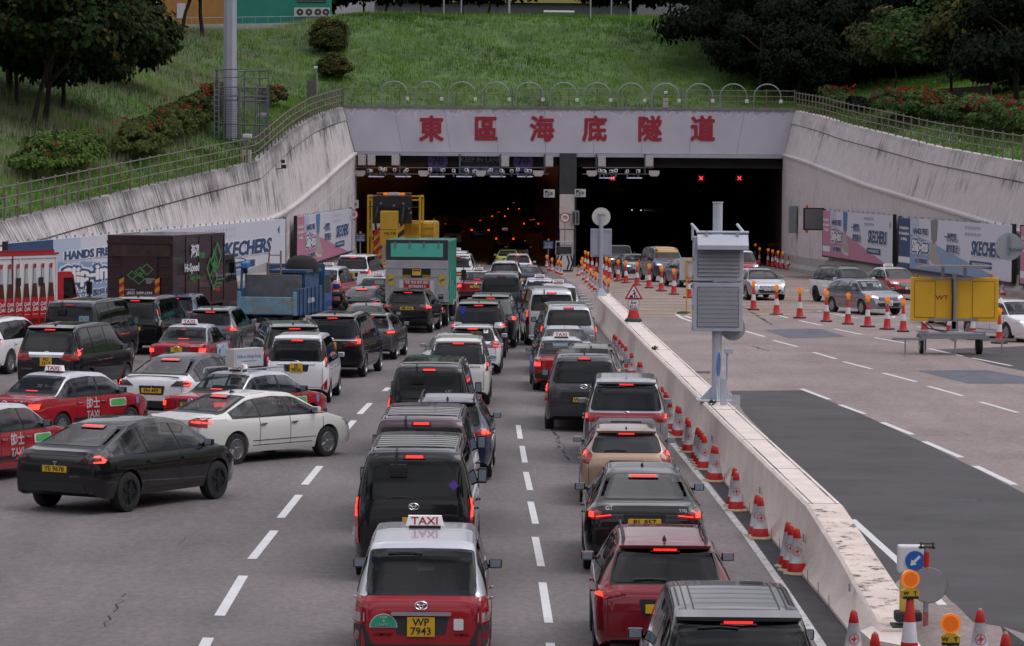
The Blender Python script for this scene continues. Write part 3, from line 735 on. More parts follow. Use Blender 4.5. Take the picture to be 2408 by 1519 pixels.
def side_text(root, B, sd, x, z, txts, m=WHT, name='lettering', off=.012):
 mb = MB()
 for t, size, dx, dz, bold in txts:
  vs, fs = text_geo(t, size, .002, bold)
  sg = -1 if sd == 'lside' else 1
  P = []
  for v in vs:
   u, w_ = x+dx+sg*v[0], z+dz+v[1]
   P.append(B.hit(sd, u, w_, off))
  mb.add(P, fs, m)
 return mb.build(name, root)
def rear_text(root, B, y, z, t, size, m=CHR, bold=.0, off=.012, name='lettering', rot=0, ax='rear'):
 vs, fs = text_geo(t, size, .002, bold); c_, s_ = math.cos(rot), math.sin(rot)
 P = [B.hit(ax, (y-(v[0]*c_-v[1]*s_)) if ax == 'rear' else (y+v[0]*c_-v[1]*s_), z+v[0]*s_+v[1]*c_, off) for v in vs]
 mb = MB(); mb.add(P, fs, m); return mb.build(name, root)
def decal(root, B, ax, poly, m, name, off=.01, cell=.1):
 mb = MB(); B.patch(mb, m, ax, poly, off=off, cell=cell, skirt=False); return mb.build(name, root)
def road_mat():
 m = bpy.data.materials.new('asphalt'); m.use_nodes = True; nt = m.node_tree; b = nt.nodes['Principled BSDF']; l = nt.links.new
 tc = N(nt, 'ShaderNodeTexCoord')
 def noise(sc, det=5, scale=(1, 1, 1), rough=.6):
  mp = N(nt, 'ShaderNodeMapping'); mp.inputs['Scale'].default_value = scale; l(tc.outputs['Object'], mp.inputs[0])
  n = N(nt, 'ShaderNodeTexNoise'); n.inputs['Scale'].default_value = sc; n.inputs['Detail'].default_value = det; n.inputs['Roughness'].default_value = rough
  l(mp.outputs[0], n.inputs['Vector']); return n.outputs[0]
 big = noise(.14, 4); mid = noise(.9, 6, (1, .22, 1)); fine = noise(9, 6, (1, .5, 1), .8)
 def rng(x, a, b_, c, d):
  r = N(nt, 'ShaderNodeMapRange'); r.inputs[1].default_value = a; r.inputs[2].default_value = b_; r.inputs[3].default_value = c; r.inputs[4].default_value = d
  l(x, r.inputs[0]); return r.outputs[0]
 def mul(a, b_):
  k = N(nt, 'ShaderNodeMath', operation='MULTIPLY'); l(a, k.inputs[0]); l(b_, k.inputs[1]); return k.outputs[0]
 f = mul(mul(rng(big, .3, .7, .80, 1.17), rng(mid, .3, .7, .88, 1.12)), rng(fine, .3, .7, .68, 1.32))
 sc = N(nt, 'ShaderNodeVectorMath', operation='SCALE')
 at = N(nt, 'ShaderNodeVertexColor'); at.layer_name = 'tone'
 l(at.outputs[0], sc.inputs[0]); l(f, sc.inputs['Scale']); l(sc.outputs[0], b.inputs['Base Color'])
 b.inputs['Roughness'].default_value = .85
 bp = N(nt, 'ShaderNodeBump'); bp.inputs['Strength'].default_value = .35; bp.inputs['Distance'].default_value = .02
 n2 = noise(28, 3); l(n2, bp.inputs['Height']); l(bp.outputs[0], b.inputs['Normal'])
 return m
def grid_ground(name, xs, ys, zf, m, colf=None, kind='structure'):
 nx = len(xs); vs = [(x, y, zf(x, y)) for y in ys for x in xs]
 fs = [(j*nx+i, j*nx+i+1, (j+1)*nx+i+1, (j+1)*nx+i) for j in range(len(ys)-1) for i in range(nx-1)]
 o = mesh_obj(name, vs, fs, m, smooth=True)
 if colf:
  ca = o.data.color_attributes.new('tone', 'FLOAT_COLOR', 'POINT')
  arr = np.ones((len(vs), 4), dtype=np.float32)
  for i, v in enumerate(vs): arr[i, :3] = colf(v[0], v[1])
  ca.data.foreach_set('color', arr.ravel())
 return tag(o, kind=kind)
ROAD = road_mat()
def tone(x, y):
 b = bx(y)
 if x > b+.3:
  c = Vector((.262, .210, .196))
  return c
 c = Vector((.160, .139, .139)); k = 1.
 if y < 240:
  q = (y-40)/60.
  for xc, a in ((-1.15, 1), (2.25, 1), (-4.9-1.1*q, .7), (-8.3-1.5*q, .6)):
   for dx, wd, am in ((-.78, .36, .15), (.78, .36, .15), (0, .3, .10)): k -= a*am*math.exp(-((x-xc-dx)/wd)**2)
 return c*k
xs = sorted(set(list(np.arange(-30, 34.1, 1.0))+list(np.arange(-11, 4.4, .3))+[5.0, 5.25, 5.5, 4.75, 4.5, 4.25, 3.5, 3.75, 3.25, 5.75, 6.25, -70, -45, 50, 80]))
ys = sorted(set([-120, -60, -20, 0, 10, 20]+list(np.arange(26, 250, 2.0))+list(np.arange(250, 560, 15.))))
grid_ground('road', [float(x) for x in xs], [float(y) for y in ys], gz, ROAD, tone)
fl = MB(); fl.quad((-1500, -1500, -4), (1500, -1500, -4), (1500, 1500, -4), (-1500, 1500, -4), mat('far_ground', (.12, .12, .11), .9)); tag(fl.build('ground'), kind='structure')
MARK = mat('road_paint_white', (.66, .65, .66), .6, var=.10, vs=3, dirt=((.30, .27, .26), .66))
YEL = mat('road_paint_yellow', (.52, .33, .12), .6, var=.15, vs=3, dirt=((.22, .19, .17), .58))
def strip(mb, pts, wd, m, h=.006, seg=2.0, X=None):
 """band of width wd along ground points (world), draped on the ground"""
 P = [Vector((p[0], p[1], 0)) for p in pts]; out = []
 for a, b in zip(P[:-1], P[1:]):
  n = max(1, int((b-a).length/seg))
  for k in range(n): out.append(a.lerp(b, k/n))
 out.append(P[-1]); vs = []
 for i, p in enumerate(out):
  d = (out[min(i+1, len(out)-1)]-out[max(i-1, 0)]).normalized(); q = Vector((-d.y, d.x, 0))*wd/2
  for s_ in (1, -1):
   v = p+q*s_; vs.append((v.x, v.y, gz(v.x, v.y)+h))
 mb.add(vs, [(2*k, 2*k+1, 2*k+3, 2*k+2) for k in range(len(out)-1)], m)
def drape(mb, poly, m, h, cell=1.0):
 bm = bmesh.new(); bm.faces.new([bm.verts.new((p[0], p[1], 0)) for p in poly])
 for ax in (0, 1):
  a = min(p[ax] for p in poly); b = max(p[ax] for p in poly); n = int((b-a)/cell)
  for q in range(1, n+1):
   co = [0, 0, 0]; no = [0, 0, 0]; co[ax] = a+(b-a)*q/(n+1); no[ax] = 1
   bmesh.ops.bisect_plane(bm, geom=bm.verts[:]+bm.edges[:]+bm.faces[:], plane_co=co, plane_no=no)
 bm.verts.index_update()
 mb.add([(v.co.x, v.co.y, gz(v.co.x, v.co.y)+h) for v in bm.verts], [[v.index for v in f.verts] for f in bm.faces], m); bm.free()
def G2(px, py): p = gnd(px, py); return (p.x, p.y)
mk = MB()
for a, b in [((1218, 1000), (1223, 1032)), ((1227, 1049), (1234, 1088)), ((1236, 1110), (1246, 1153)), ((1247, 1180), (1259, 1232)), ((1258, 1263), (1272, 1332)), ((1275, 1370), (1290, 1465)), ((1293, 1512), (1310, 1640))]:
 strip(mk, [G2(*a), G2(*b)], .125, MARK)
for a, b in [((913, 912), (903, 920)), ((870, 948), (845, 974)), ((832, 989), (806, 1019)), ((752, 1096), (716, 1140)), ((703, 1164), (660, 1218)), ((645, 1248), (592, 1315)), ((572, 1354), (516, 1448)), ((490, 1500), (455, 1570))]:
 strip(mk, [G2(*a), G2(*b)], .15, MARK)
strip(mk, [G2(1235, 790), G2(1252, 800)], .3, MARK)
strip(mk, [G2(1560, 1010), G2(1584, 1047), G2(1664, 1143), G2(1751, 1254), G2(1842, 1383), G2(1932, 1519), G2(2010, 1650)], .13, mat('worn_edge_line', (.5, .49, .49), .7, var=.2, vs=5, dirt=((.13, .12, .12), .52)))
strip(mk, [G2(2003, 1222), G2(2108, 1317), G2(2211, 1418), G2(2298, 1519), G2(2420, 1660)], .13, MARK)
def tl2(x, y): return G2(1584+x*.3482, 440.8+y*.3482)
def tl5(x, y): return G2(1584+x*.3482, 989.8+y*.3482)
for a, b in [((860, 1360), (1050, 1432)), ((1120, 1468), (1290, 1530)), ((940, 1113), (1095, 1158)), ((1145, 1177), (1335, 1226)), ((1410, 1253), (1637, 1313)), ((1718, 1343), (1948, 1408)), ((2070, 1449), (2320, 1521)),
   ((480, 970), (610, 1008)), ((672, 1033), (833, 1076)), ((845, 899), (1000, 932)), ((1083, 955), (1266, 993)), ((1355, 1015), (1576, 1055)), ((1720, 1088), (1950, 1140)), ((2013, 1152), (2280, 1205)), ((655, 850), (770, 882)), ((860, 690), (930, 702)), ((1645, 940), (1900, 985))]:
 strip(mk, [tl2(*a), tl2(*b)], .14, MARK)
for a, b in [((1405, 10), (1612, 93)), ((1692, 140), (1940, 247)), ((2035, 305), (2300, 432))]:
 strip(mk, [tl5(*a), tl5(*b)], .16, MARK)
strip(mk, [tl2(845, 567), tl2(950, 590)], .15, MARK)
for poly in ([(970, 835), (1040, 828), (1200, 850), (1490, 873), (1480, 880), (1240, 884), (970, 835)], [(15, 857), (60, 853), (120, 862)], [(15, 857), (60, 885), (120, 905)], [(75, 868), (120, 885)], [(1060, 840), (1180, 866), (1340, 862)]):
 strip(mk, [tl2(*p) for p in poly], .16, MARK)
for k, Y in enumerate(np.concatenate([np.arange(139, 175, 3.4), np.arange(176, 222, 4.2)])):
 Y = float(Y); x0 = bx(Y)+.9; x1 = min(19.4, 13+(Y-141)*.35) if Y < 160 else 19.2
 strip(mk, [(x0, Y), (x1, Y-(x1-x0)*.06)], .42, YEL, h=.012, seg=1.0)
for k, Y in enumerate(np.arange(150, 192, 3.6)):
 Y = float(Y); strip(mk, [(2.2-(Y-150)*.01, Y), (bx(Y)+.3, Y-.3)], .32, MARK, h=.012, seg=.5)
for dx in (-.14, .14):
 pts = [(gnd(1127, 628).x+dx, 225), (-2.2+dx, 262), (-1.9+dx, 300), (-1.2+dx, 345), (.2+dx, 400)]
 strip(mk, pts, .13, mat('tunnel_line', (.34, .19, .04), .6))
tag(mk.build('road_markings'), kind='structure')
dk = MB()
DKA = mat('dark_asphalt', (.062, .060, .064), .85, var=.28, vs=.5, bump=.3, bs=30)
pts = [G2(1716, 919), G2(1884, 918), G2(2000, 962), G2(2180, 1045), G2(2300, 1105), G2(2470, 1192), G2(2600, 1500), G2(2400, 1700), G2(2230, 1560), G2(2120, 1440), G2(2045, 1310), G2(1972, 1195), G2(1835, 1058), G2(1752, 975)]
drape(dk, pts, DKA, .0035)
drape(dk, [G2(2190, 822), G2(2407, 814), G2(2500, 850), G2(2470, 885), G2(2330, 857), G2(2262, 836)], DKA, .0035)
drape(dk, [tl2(930, 600), tl2(1300, 622), tl2(1280, 660), tl2(700, 600)], DKA, .0035)
PT = mat('slate_patch', (.105, .11, .14), .8, var=.28, vs=1.6, bump=.3, bs=20)
drape(dk, [tl2(605, 962), tl2(890, 953), tl2(1000, 957), tl2(1168, 1008), tl2(1000, 1012), tl2(775, 1020)], PT, .005)
drape(dk, [tl2(1636, 1237), tl2(2110, 1232), tl2(2420, 1290), tl2(2420, 1325), tl2(1990, 1325)], PT, .005)
drape(dk, [tl5(1810, 532), tl5(2050, 528), tl5(2050, 550), tl5(1815, 552)], PLA, .005)
drape(dk, [tl2(140, 1240), tl2(245, 1242), tl2(245, 1256), tl2(150, 1256)], PLA, .005)
tag(dk.build('asphalt_patches'), kind='structure')
gt = MB()
GUT = mat('gutter_dirt', (.034, .033, .036), .9, var=.35, vs=2.2, dirt=((.12, .11, .10), .62), bump=.5, bs=16)
for Y0 in np.arange(38, 92, 2.0):
 Y0 = float(Y0); Y1 = Y0+2.0
 def lx(Y): return float(np.interp(Y, [44, 51, 60, 68, 77, 92], [4.32, 4.30, 4.25, 4.12, 3.95, 3.75]))
 def rx(Y): return bx(Y)-.1 if Y > 47 else lerp(4.9, 5.3, (47-Y)/9)
 gt.quad(*[(x, y, gz(x, y)+.004) for x, y in ((lx(Y0), Y0), (rx(Y0), Y0), (rx(Y1), Y1), (lx(Y1), Y1))], GUT)
for Y0 in np.arange(30, 52, 2.0):
 Y0 = float(Y0)
 gt.quad(*[(x, y, gz(x, y)+.003) for x, y in ((5.2, Y0), (7.4-(Y0-30)*.06, Y0), (7.4-(Y0-28)*.06, Y0+2), (5.2, Y0+2))], GUT)
tag(gt.build('gutter_strip'), kind='structure')
ck = MB(); CK = mat('crack_tar', (.03, .028, .03), .9)
def crack(pts, wd):
 P = [G2(*p) for p in pts]; out = []
 for a, b in zip(P[:-1], P[1:]):
  n = max(2, int(math.dist(a, b)/.35))
  for k in range(n):
   t = k/n; out.append((lerp(a[0], b[0], t)+rnd.uniform(-.07, .07), lerp(a[1], b[1], t)))
 for a, b in zip(out[:-1], out[1:]):
  if rnd.random() < .8: strip(ck, [a, b], wd*rnd.uniform(.4, 1.5), CK, h=.005)
crack([(300, 1395), (270, 1440), (240, 1492)], .022); crack([(440, 1260), (415, 1288)], .012)
crack([(1300, 1010), (1320, 1060), (1340, 1085)], .035); crack([(1303, 1012), (1326, 1060), (1344, 1085)], .03); crack([(1255, 830), (1275, 870)], .07)
crack([(1745, 720), (1815, 765)], .10); crack([(1770, 815), (1810, 826)], .06); crack([(1390, 660), (1410, 690)], .12)
tag(ck.build('road_cracks'), kind='structure')
def wall_mat(name, base, amount, ribc=True):
 m = bpy.data.materials.new(name); m.use_nodes = True; nt = m.node_tree; b = nt.nodes['Principled BSDF']; l = nt.links.new
 uv = N(nt, 'ShaderNodeUVMap'); uv.uv_map = 'UVMap'
 def noise(scale, det, rough=.6, sc=1):
  mp = N(nt, 'ShaderNodeMapping'); mp.inputs['Scale'].default_value = scale; l(uv.outputs[0], mp.inputs[0])
  n = N(nt, 'ShaderNodeTexNoise'); n.inputs['Scale'].default_value = sc; n.inputs['Detail'].default_value = det; n.inputs['Roughness'].default_value = rough
  l(mp.outputs[0], n.inputs['Vector']); return n.outputs[0]
 st = noise((4.2, .26, 1), 8, .74); blot = noise((.16, .5, 1), 4); fine = noise((9, 1.2, 1), 5, .7)
 sp = N(nt, 'ShaderNodeSeparateXYZ'); l(uv.outputs[0], sp.inputs[0])
 def rng(x, a, b_, c, d):
  r = N(nt, 'ShaderNodeMapRange'); r.inputs[1].default_value = a; r.inputs[2].default_value = b_; r.inputs[3].default_value = c; r.inputs[4].default_value = d
  l(x, r.inputs[0]); return r.outputs[0]
 def mth(op, a, b_):
  k = N(nt, 'ShaderNodeMath', operation=op)
  for i, q in enumerate((a, b_)):
   if isinstance(q, float): k.inputs[i].default_value = q
   else: l(q, k.inputs[i])
  return k.outputs[0]
 top = mth('MAXIMUM', rng(sp.outputs[1], 0., 1.0, .16*amount, 0.), rng(sp.outputs[1], .9, 2.6, .10*amount, .0))
 s2 = mth('ADD', st, top); s3 = mth('ADD', s2, rng(blot, .35, .7, -.07+.055*amount, .055+.09*amount))
 d1 = rng(s3, .585, .78, 0., .9)
 cx = N(nt, 'ShaderNodeMix', data_type='RGBA'); cx.inputs[6].default_value = (*base, 1); cx.inputs[7].default_value = (.045, .043, .045, 1); l(d1, cx.inputs[0])
 c2 = N(nt, 'ShaderNodeMix', data_type='RGBA'); c2.blend_type = 'MULTIPLY'; c2.inputs[0].default_value = 1
 g = rng(fine, .3, .7, .78, 1.12); cc = N(nt, 'ShaderNodeCombineColor'); [l(g, cc.inputs[i]) for i in range(3)]
 l(cx.outputs[2], c2.inputs[6]); l(cc.outputs[0], c2.inputs[7]); l(c2.outputs[2], b.inputs['Base Color'])
 b.inputs['Roughness'].default_value = .9
 return m
ipl = lambda P, k: (lambda Y: float(np.interp(Y, [p[0] for p in P], [p[k] for p in P])))
WL = [(70, -24.4, 1.9, -25.0, 2.5), (100, -21.4, 2.6, -22.0, 3.2), (126, -18.9, 3.1, -19.45, 4.15), (155, -16.1, 3.3, -16.7, 5.45), (182, -13.45, 3.4, -13.95, 6.65), (190, -13.1, 3.7, -13.65, 7.5), (200, -12.8, 4.3, -13.45, 8.4), (215, -12.4, 5.3, -13.05, 9.5), (230, -12.0, 6.4, -12.75, 10.2), (244, -11.56, 7.4, -12.5, 10.75)]
WR = [(70, 35.0, 1.6, 35.9, 2.4), (110, 30.6, 2.3, 31.5, 4.1), (140, 27.4, 2.7, 28.3, 5.6), (163, 25.0, 3.4, 25.9, 6.7), (172, 24.1, 3.9, 25.0, 7.1), (185, 22.6, 4.7, 23.5, 7.75), (199.5, 21.2, 5.5, 22.1, 8.65), (212, 20.3, 6.3, 21.3, 9.3), (228, 19.95, 7.0, 21.0, 10.1), (244, 19.8, 7.5, 20.6, 10.75)]
def make_wall(P, sgn, name, label, amount, ledge2):
 fb, fl_, ft, fz = (ipl(P, k) for k in (1, 2, 3, 4))
 Ys = np.arange(P[0][0], 244.01, .27); nb = 0; vs = []; uvs = []; fs = []
 u = 0
 for i, Y in enumerate(Ys):
  Y = float(Y); xb, zl, xt, zt = fb(Y), fl_(Y), ft(Y), fz(Y); zl = min(zl, zt-.6)
  g_ = gz(xb, Y)-.3; rib = .085 if i % 2 else 0.
  zc = max(zl+.25, zt-.95); tc_ = (zc-zl)/(zt-zl); xc = lerp(xb, xt, tc_)
  prof = [(xb-sgn*rib*.6, g_), (xb-sgn*rib*.6, zl-1.3), (xb-sgn*.03, zl-1.26), (xb-sgn*.03, zl-.10), (xb-sgn*.14, zl-.08), (xb-sgn*.14, zl+.05), (xb+sgn*.06, zl+.10),
    (xb+sgn*(.06+rib), zl+.13), (xc+sgn*(rib), zc-.06), (xc+sgn*.12, zc-.05), (xc+sgn*.12, zc), (xc-sgn*.02, zc+.02), (xt, zt), (xt+sgn*.4, zt+.01), (xt+sgn*.4, zt-1.2)]
  nb = len(prof); u = Y
  vs += [(x, Y, z) for x, z in prof]
  L_ = [0];
  for a, b in zip(prof[::-1][:-1], prof[::-1][1:]): L_.append(L_[-1]+math.dist(a, b))
  uvs += [(u, d-1.6) for d in L_[::-1]]
  if i:
   o = (i-1)*nb
   for k in range(nb-1):
    fs.append((o+k, o+k+1, o+nb+k+1, o+nb+k) if sgn < 0 else (o+k, o+nb+k, o+nb+k+1, o+k+1))
 m = wall_mat(name+'_concrete', (.62, .575, .57) if sgn < 0 else (.60, .55, .55), amount)
 o = mesh_obj(name, vs, fs, m)
 ul = o.data.uv_layers.new(name='UVMap')
 ua = np.array(uvs, dtype=np.float32); li = np.zeros(len(o.data.loops), dtype=np.int32); o.data.loops.foreach_get('vertex_index', li)
 ul.data.foreach_set('uv', ua[li].ravel())
 tag(o, label, 'wall', kind='thing')
 return o
wl = make_wall(WL, -1, 'retaining_wall', 'heavily streaked battered concrete wall behind the trucks, grass bank above it', 1.15, False)
wr = make_wall(WR, 1, 'retaining_wall', 'paler ribbed concrete wall behind the oncoming cars, red flower hedge above it', .62, True)
CONC = mat('portal_concrete', (.30, .285, .28), .9, var=.25, vs=.8, dirt=((.07, .07, .07), .62))
DARK_SOOT = mat('dark_sooty_lining', (.018, .015, .014), .7, var=.4, vs=.6)  # near-black colour also puts the tube's unlit darkness into the lining
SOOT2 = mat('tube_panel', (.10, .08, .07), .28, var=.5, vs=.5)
fa = MB(); FP = bpy.data.materials.new('fascia_panel'); FP.use_nodes = True
def fascia_mat(m):
 nt = m.node_tree; b = nt.nodes['Principled BSDF']; l = nt.links.new
 tc = N(nt, 'ShaderNodeTexCoord'); sp = N(nt, 'ShaderNodeSeparateXYZ'); l(tc.outputs['Object'], sp.inputs[0])
 mp = N(nt, 'ShaderNodeMapping'); mp.inputs['Scale'].default_value = (1, 1, .45); l(tc.outputs['Object'], mp.inputs[0])
 n = N(nt, 'ShaderNodeTexNoise'); n.inputs['Scale'].default_value = 1.7; n.inputs['Detail'].default_value = 8; n.inputs['Roughness'].default_value = .62; l(mp.outputs[0], n.inputs['Vector'])
 r = N(nt, 'ShaderNodeMapRange'); r.inputs[1].default_value = 9.85; r.inputs[2].default_value = 10.75; r.inputs[3].default_value = -.25; r.inputs[4].default_value = .18; l(sp.outputs[2], r.inputs[0])
 a = N(nt, 'ShaderNodeMath', operation='ADD'); l(n.outputs[0], a.inputs[0]); l(r.outputs[0], a.inputs[1])
 cr = N(nt, 'ShaderNodeValToRGB'); e = cr.color_ramp.elements
 e[0].position = .52; e[0].color = (.54, .52, .585, 1); e[1].position = .56; e[1].color = (.70, .69, .73, 1)
 x = e.new(.60); x.color = (.45, .44, .47, 1)
 l(a.outputs[0], cr.inputs[0])
 n3 = N(nt, 'ShaderNodeTexNoise'); n3.inputs['Scale'].default_value = .5; n3.inputs['Detail'].default_value = 6; l(tc.outputs['Object'], n3.inputs['Vector'])
 r3 = N(nt, 'ShaderNodeMapRange'); r3.inputs[1].default_value = .3; r3.inputs[2].default_value = .7; r3.inputs[3].default_value = .9; r3.inputs[4].default_value = 1.06; l(n3.outputs[0], r3.inputs[0])
 sc = N(nt, 'ShaderNodeVectorMath', operation='SCALE'); l(cr.outputs[0], sc.inputs[0]); l(r3.outputs[0], sc.inputs['Scale']); l(sc.outputs[0], b.inputs['Base Color'])
 b.inputs['Roughness'].default_value = .5
fascia_mat(FP)
YP = 243.6
xl, xr_ = -12.45, 20.62; xlb, xrb = -11.6, 19.85; zt_, zb_ = 10.72, 7.5
npan = 9
fa.prism([(xl, zt_), (xlb, zb_), (xrb, zb_), (xr_, zt_)], 1, YP, YP+.5, FP)
fa.prism([(xlb-.05, zb_-.02), (xrb+.05, zb_-.02), (xrb+.05, zb_-.28), (xlb-.05, zb_-.28)], 1, YP-.12, YP+.5, mat('fascia_lip', (.40, .40, .44), .6, var=.1))
fa.prism([(xl, zt_+.0), (xr_, zt_+.0), (xr_, zt_+.18), (xl, zt_+.18)], 1, YP-.1, YP+.6, mat('fascia_cap', (.20, .20, .20), .8, var=.3))
ft = fa.build('portal_fascia'); tag(ft, 'pale lavender fascia over the tunnel mouth with big red characters', 'tunnel fascia', kind='thing')
pj = MB()
for k in range(1, npan):
 t = k/npan; pj.prism([(lerp(xlb, xrb, t)-.015, zb_), (lerp(xlb, xrb, t)+.015, zb_), (lerp(xl, xr_, t)+.015, zt_), (lerp(xl, xr_, t)-.015, zt_)], 1, YP-.006, YP+.01, mat('joint_grey', (.28, .28, .33), .6))
pj.build('panel_joint', ft)
tx = MB(); FR = mat('fascia_red', (.33, .018, .035), .55, var=.12, vs=3)
for ch, px in zip('東區海底隧道', (1014, 1142, 1274, 1398, 1527, 1652)):
 p = atY(px, 308, YP-.02); heavy(tx, ch, 1.95, FR, frame((p.x, YP-.02, p.z+.02), (1, 0, 0), (0, 0, 1)), .032, ext=.02, sx=.94)
tx.build('lettering', ft)
tu = MB()
YE = 520; zc = 6.9
gA = -.9
PX0, PX1 = 3.30, 4.75
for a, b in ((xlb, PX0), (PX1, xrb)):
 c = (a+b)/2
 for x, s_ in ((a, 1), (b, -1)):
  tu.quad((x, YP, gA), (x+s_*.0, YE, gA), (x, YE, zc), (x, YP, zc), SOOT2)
 tu.quad((a, YP, zc), (b, YP, zc), (b, YE, zc), (a, YE, zc), DARK_SOOT)
 tu.quad((a, YE, gA-1), (b, YE, gA-1), (b, YE, zc), (a, YE, zc), DARK_SOOT)
tu.prism([(xlb-.4, 6.48), (xrb+.4, 6.48), (xrb+.4, 7.6), (xlb-.4, 7.6)], 1, YP+.45, YP+1.2, DARK_SOOT)
TL = mat('tunnel_lamp', (.5, .3, .1), .5, emit=(1, .30, .07), es=6)
for Y in np.arange(262, 500, 14.):
 for x in (xlb+.25, PX0-.25): tu.box((x, float(Y), 6.78), (.2, 1.6, .08), TL)
tub = tu.build('tunnel_tubes'); tag(tub, 'dark twin road tubes running in under the grass hill', 'tunnel', kind='thing')
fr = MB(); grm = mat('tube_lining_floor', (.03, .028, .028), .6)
for a, b in ((xlb, PX0), (PX1, xrb)):
 drape(fr, [(a, YP-.5), (b, YP-.5), (b, YE), (a, YE)], grm, .002, cell=6)
tag(fr.build('tunnel_road'), kind='structure')
jb = MB()
JC = mat('jamb_concrete', (.36, .335, .33), .85, var=.2, vs=1.5, dirt=((.08, .08, .08), .6))
for x0, x1 in ((-12.1, -11.5), (19.78, 20.3)):
 jb.prism([(x0, -1.2), (x1, -1.2), (x1, 7.3), (x0, 7.3)], 1, YP-.3, YP+.6, JC)
jb.build('portal_jamb', ft)
pc = empty('portal_pillar', (4.02, YP-.4, gz(4.02, YP))); tag(pc, 'narrow dividing pillar between the tubes with pale stacked panels', 'pillar', kind='thing')
pb = MB(); pb.box((0, 1.2, 4.1), (1.25, 2.2, 8.4), mat('pillar_dark', (.05, .05, .055), .8, var=.2)); pb.build('shaft', pc)
PP = mat('pillar_panel', (.62, .55, .50), .7, var=.12, vs=2)
for k, (z0, z1, w_) in enumerate(((3.1, 4.55, 1.08), (2.0, 3.05, 1.08), (.85, 1.95, 1.0), (-.2, .8, .95))):
 q = MB(); q.rbox((-.06, .02, (z0+z1)/2+.75), (w_, .12, (z1-z0)), PP, b=.02); q.build('panel', pc)
PLL = [(a[3]-.35, a[0], a[4]-.12) for a in WL]; PRR = [(a[3]+.35, a[0], a[4]-.12) for a in WR]
SEG = list(zip(PLL[:-1], PLL[1:]))+list(zip(PRR[:-1], PRR[1:]))+[((-12.85, 244, 10.63), (20.95, 244, 10.63))]
SA = np.array([s_[0] for s_ in SEG]); SB = np.array([s_[1] for s_ in SEG])
ftl, ftr = ipl(WL, 3), ipl(WR, 3)
def T(X, Y):
 p = np.array([X, Y]); d = SB[:, :2]-SA[:, :2]; t = np.clip(((p-SA[:, :2])*d).sum(1)/(d*d).sum(1), 0, 1)
 q = SA[:, :2]+d*t[:, None]; ds = np.hypot(*(q-p).T); i = int(ds.argmin()); z = SA[i, 2]+(SB[i, 2]-SA[i, 2])*t[i]; dd = float(ds[i])
 kk = .27 if X < -8 else (.25 if X < 18 else .22)
 cap = 19.75-2.0*sstep(-X, 12, 22)-1.0*sstep(X, 12, 22)
 h = z+kk*dd*(1 if dd > 1.5 else .3+.7*dd/1.5)
 h += .25*math.sin(X*.31+1.3)*math.sin(Y*.23)*min(1, dd/6)+.12*math.sin(X*.9+Y*.7)*min(1, dd/4)
 if h > cap-2: h = cap-2+2*(1-math.exp(-(h-cap+2)/2))
 return h
def in_cut(X, Y): return Y < 244 and ftl(Y)-.3 < X < ftr(Y)+.3
def terr(px, py, y0=95.):
 Y = y0
 while Y < 420:
  p = atY(px, py, Y)
  if not in_cut(p.x, Y) and T(p.x, Y) >= p.z: return Vector((p.x, Y, T(p.x, Y)))
  Y += .5
 return atY(px, py, 330)
SOIL = mat('grass_soil', (.055, .105, .022), .95, var=.5, vs=.35, bump=.6, bs=6)
hv, hf = [], []
def add_rows(rows):
 o = len(hv); n = len(rows[0])
 for r_ in rows: hv.extend(r_)
 for i in range(len(rows)-1):
  for k in range(n-1): hf.append((o+i*n+k, o+i*n+k+1, o+(i+1)*n+k+1, o+(i+1)*n+k))
tt = [0, .01, .02, .035, .05, .07, .1, .13, .17, .21, .26, .32, .39, .47, .56, .66, .78, .9, 1]
yl = [float(y) for y in np.arange(70, 244.1, 2.0)]
add_rows([[(lerp(ftl(y)-.35, -110, t), y, T(lerp(ftl(y)-.35, -110, t), y)) for t in tt] for y in yl])
add_rows([[(lerp(ftr(y)+.35, 120, t), y, T(lerp(ftr(y)+.35, 120, t), y)) for t in tt] for y in yl])
xx = [-110, -90, -75, -60, -50, -42]+[float(x) for x in np.arange(-36, 44, 2.0)]+[48, 55, 65, 80, 100, 120]
add_rows([[(x, y, T(x, y)) for x in xx] for y in [244.05]+[float(v) for v in np.arange(246, 300, 2.0)]+[306, 315, 330, 350, 390, 450, 520]])
tag(mesh_obj('hill', hv, hf, SOIL, smooth=True), kind='structure')
def leaf_mat(name, c0, c1, c2=None, rough=.8):
 if name in MATS: return MATS[name]
 m = bpy.data.materials.new(name); m.use_nodes = True; nt = m.node_tree; b = nt.nodes['Principled BSDF']; l = nt.links.new
 g = N(nt, 'ShaderNodeNewGeometry'); cr = N(nt, 'ShaderNodeValToRGB'); e = cr.color_ramp.elements
 e[0].color = (*c0, 1); e[1].color = (*c1, 1); e[1].position = .85
 if c2: x = e.new(.97); x.color = (*c2, 1)
 l(g.outputs['Random Per Island'], cr.inputs[0]); l(cr.outputs[0], b.inputs['Base Color'])
 b.inputs['Roughness'].default_value = rough; b.inputs['Specular IOR Level'].default_value = .12
 tr = N(nt, 'ShaderNodeBsdfTranslucent'); l(cr.outputs[0], tr.inputs[0]); mx = N(nt, 'ShaderNodeMixShader'); mx.inputs[0].default_value = .22
 out = nt.nodes['Material Output']; l(b.outputs[0], mx.inputs[1]); l(tr.outputs[0], mx.inputs[2]); l(mx.outputs[0], out.inputs[0])
 MATS[name] = m; return m
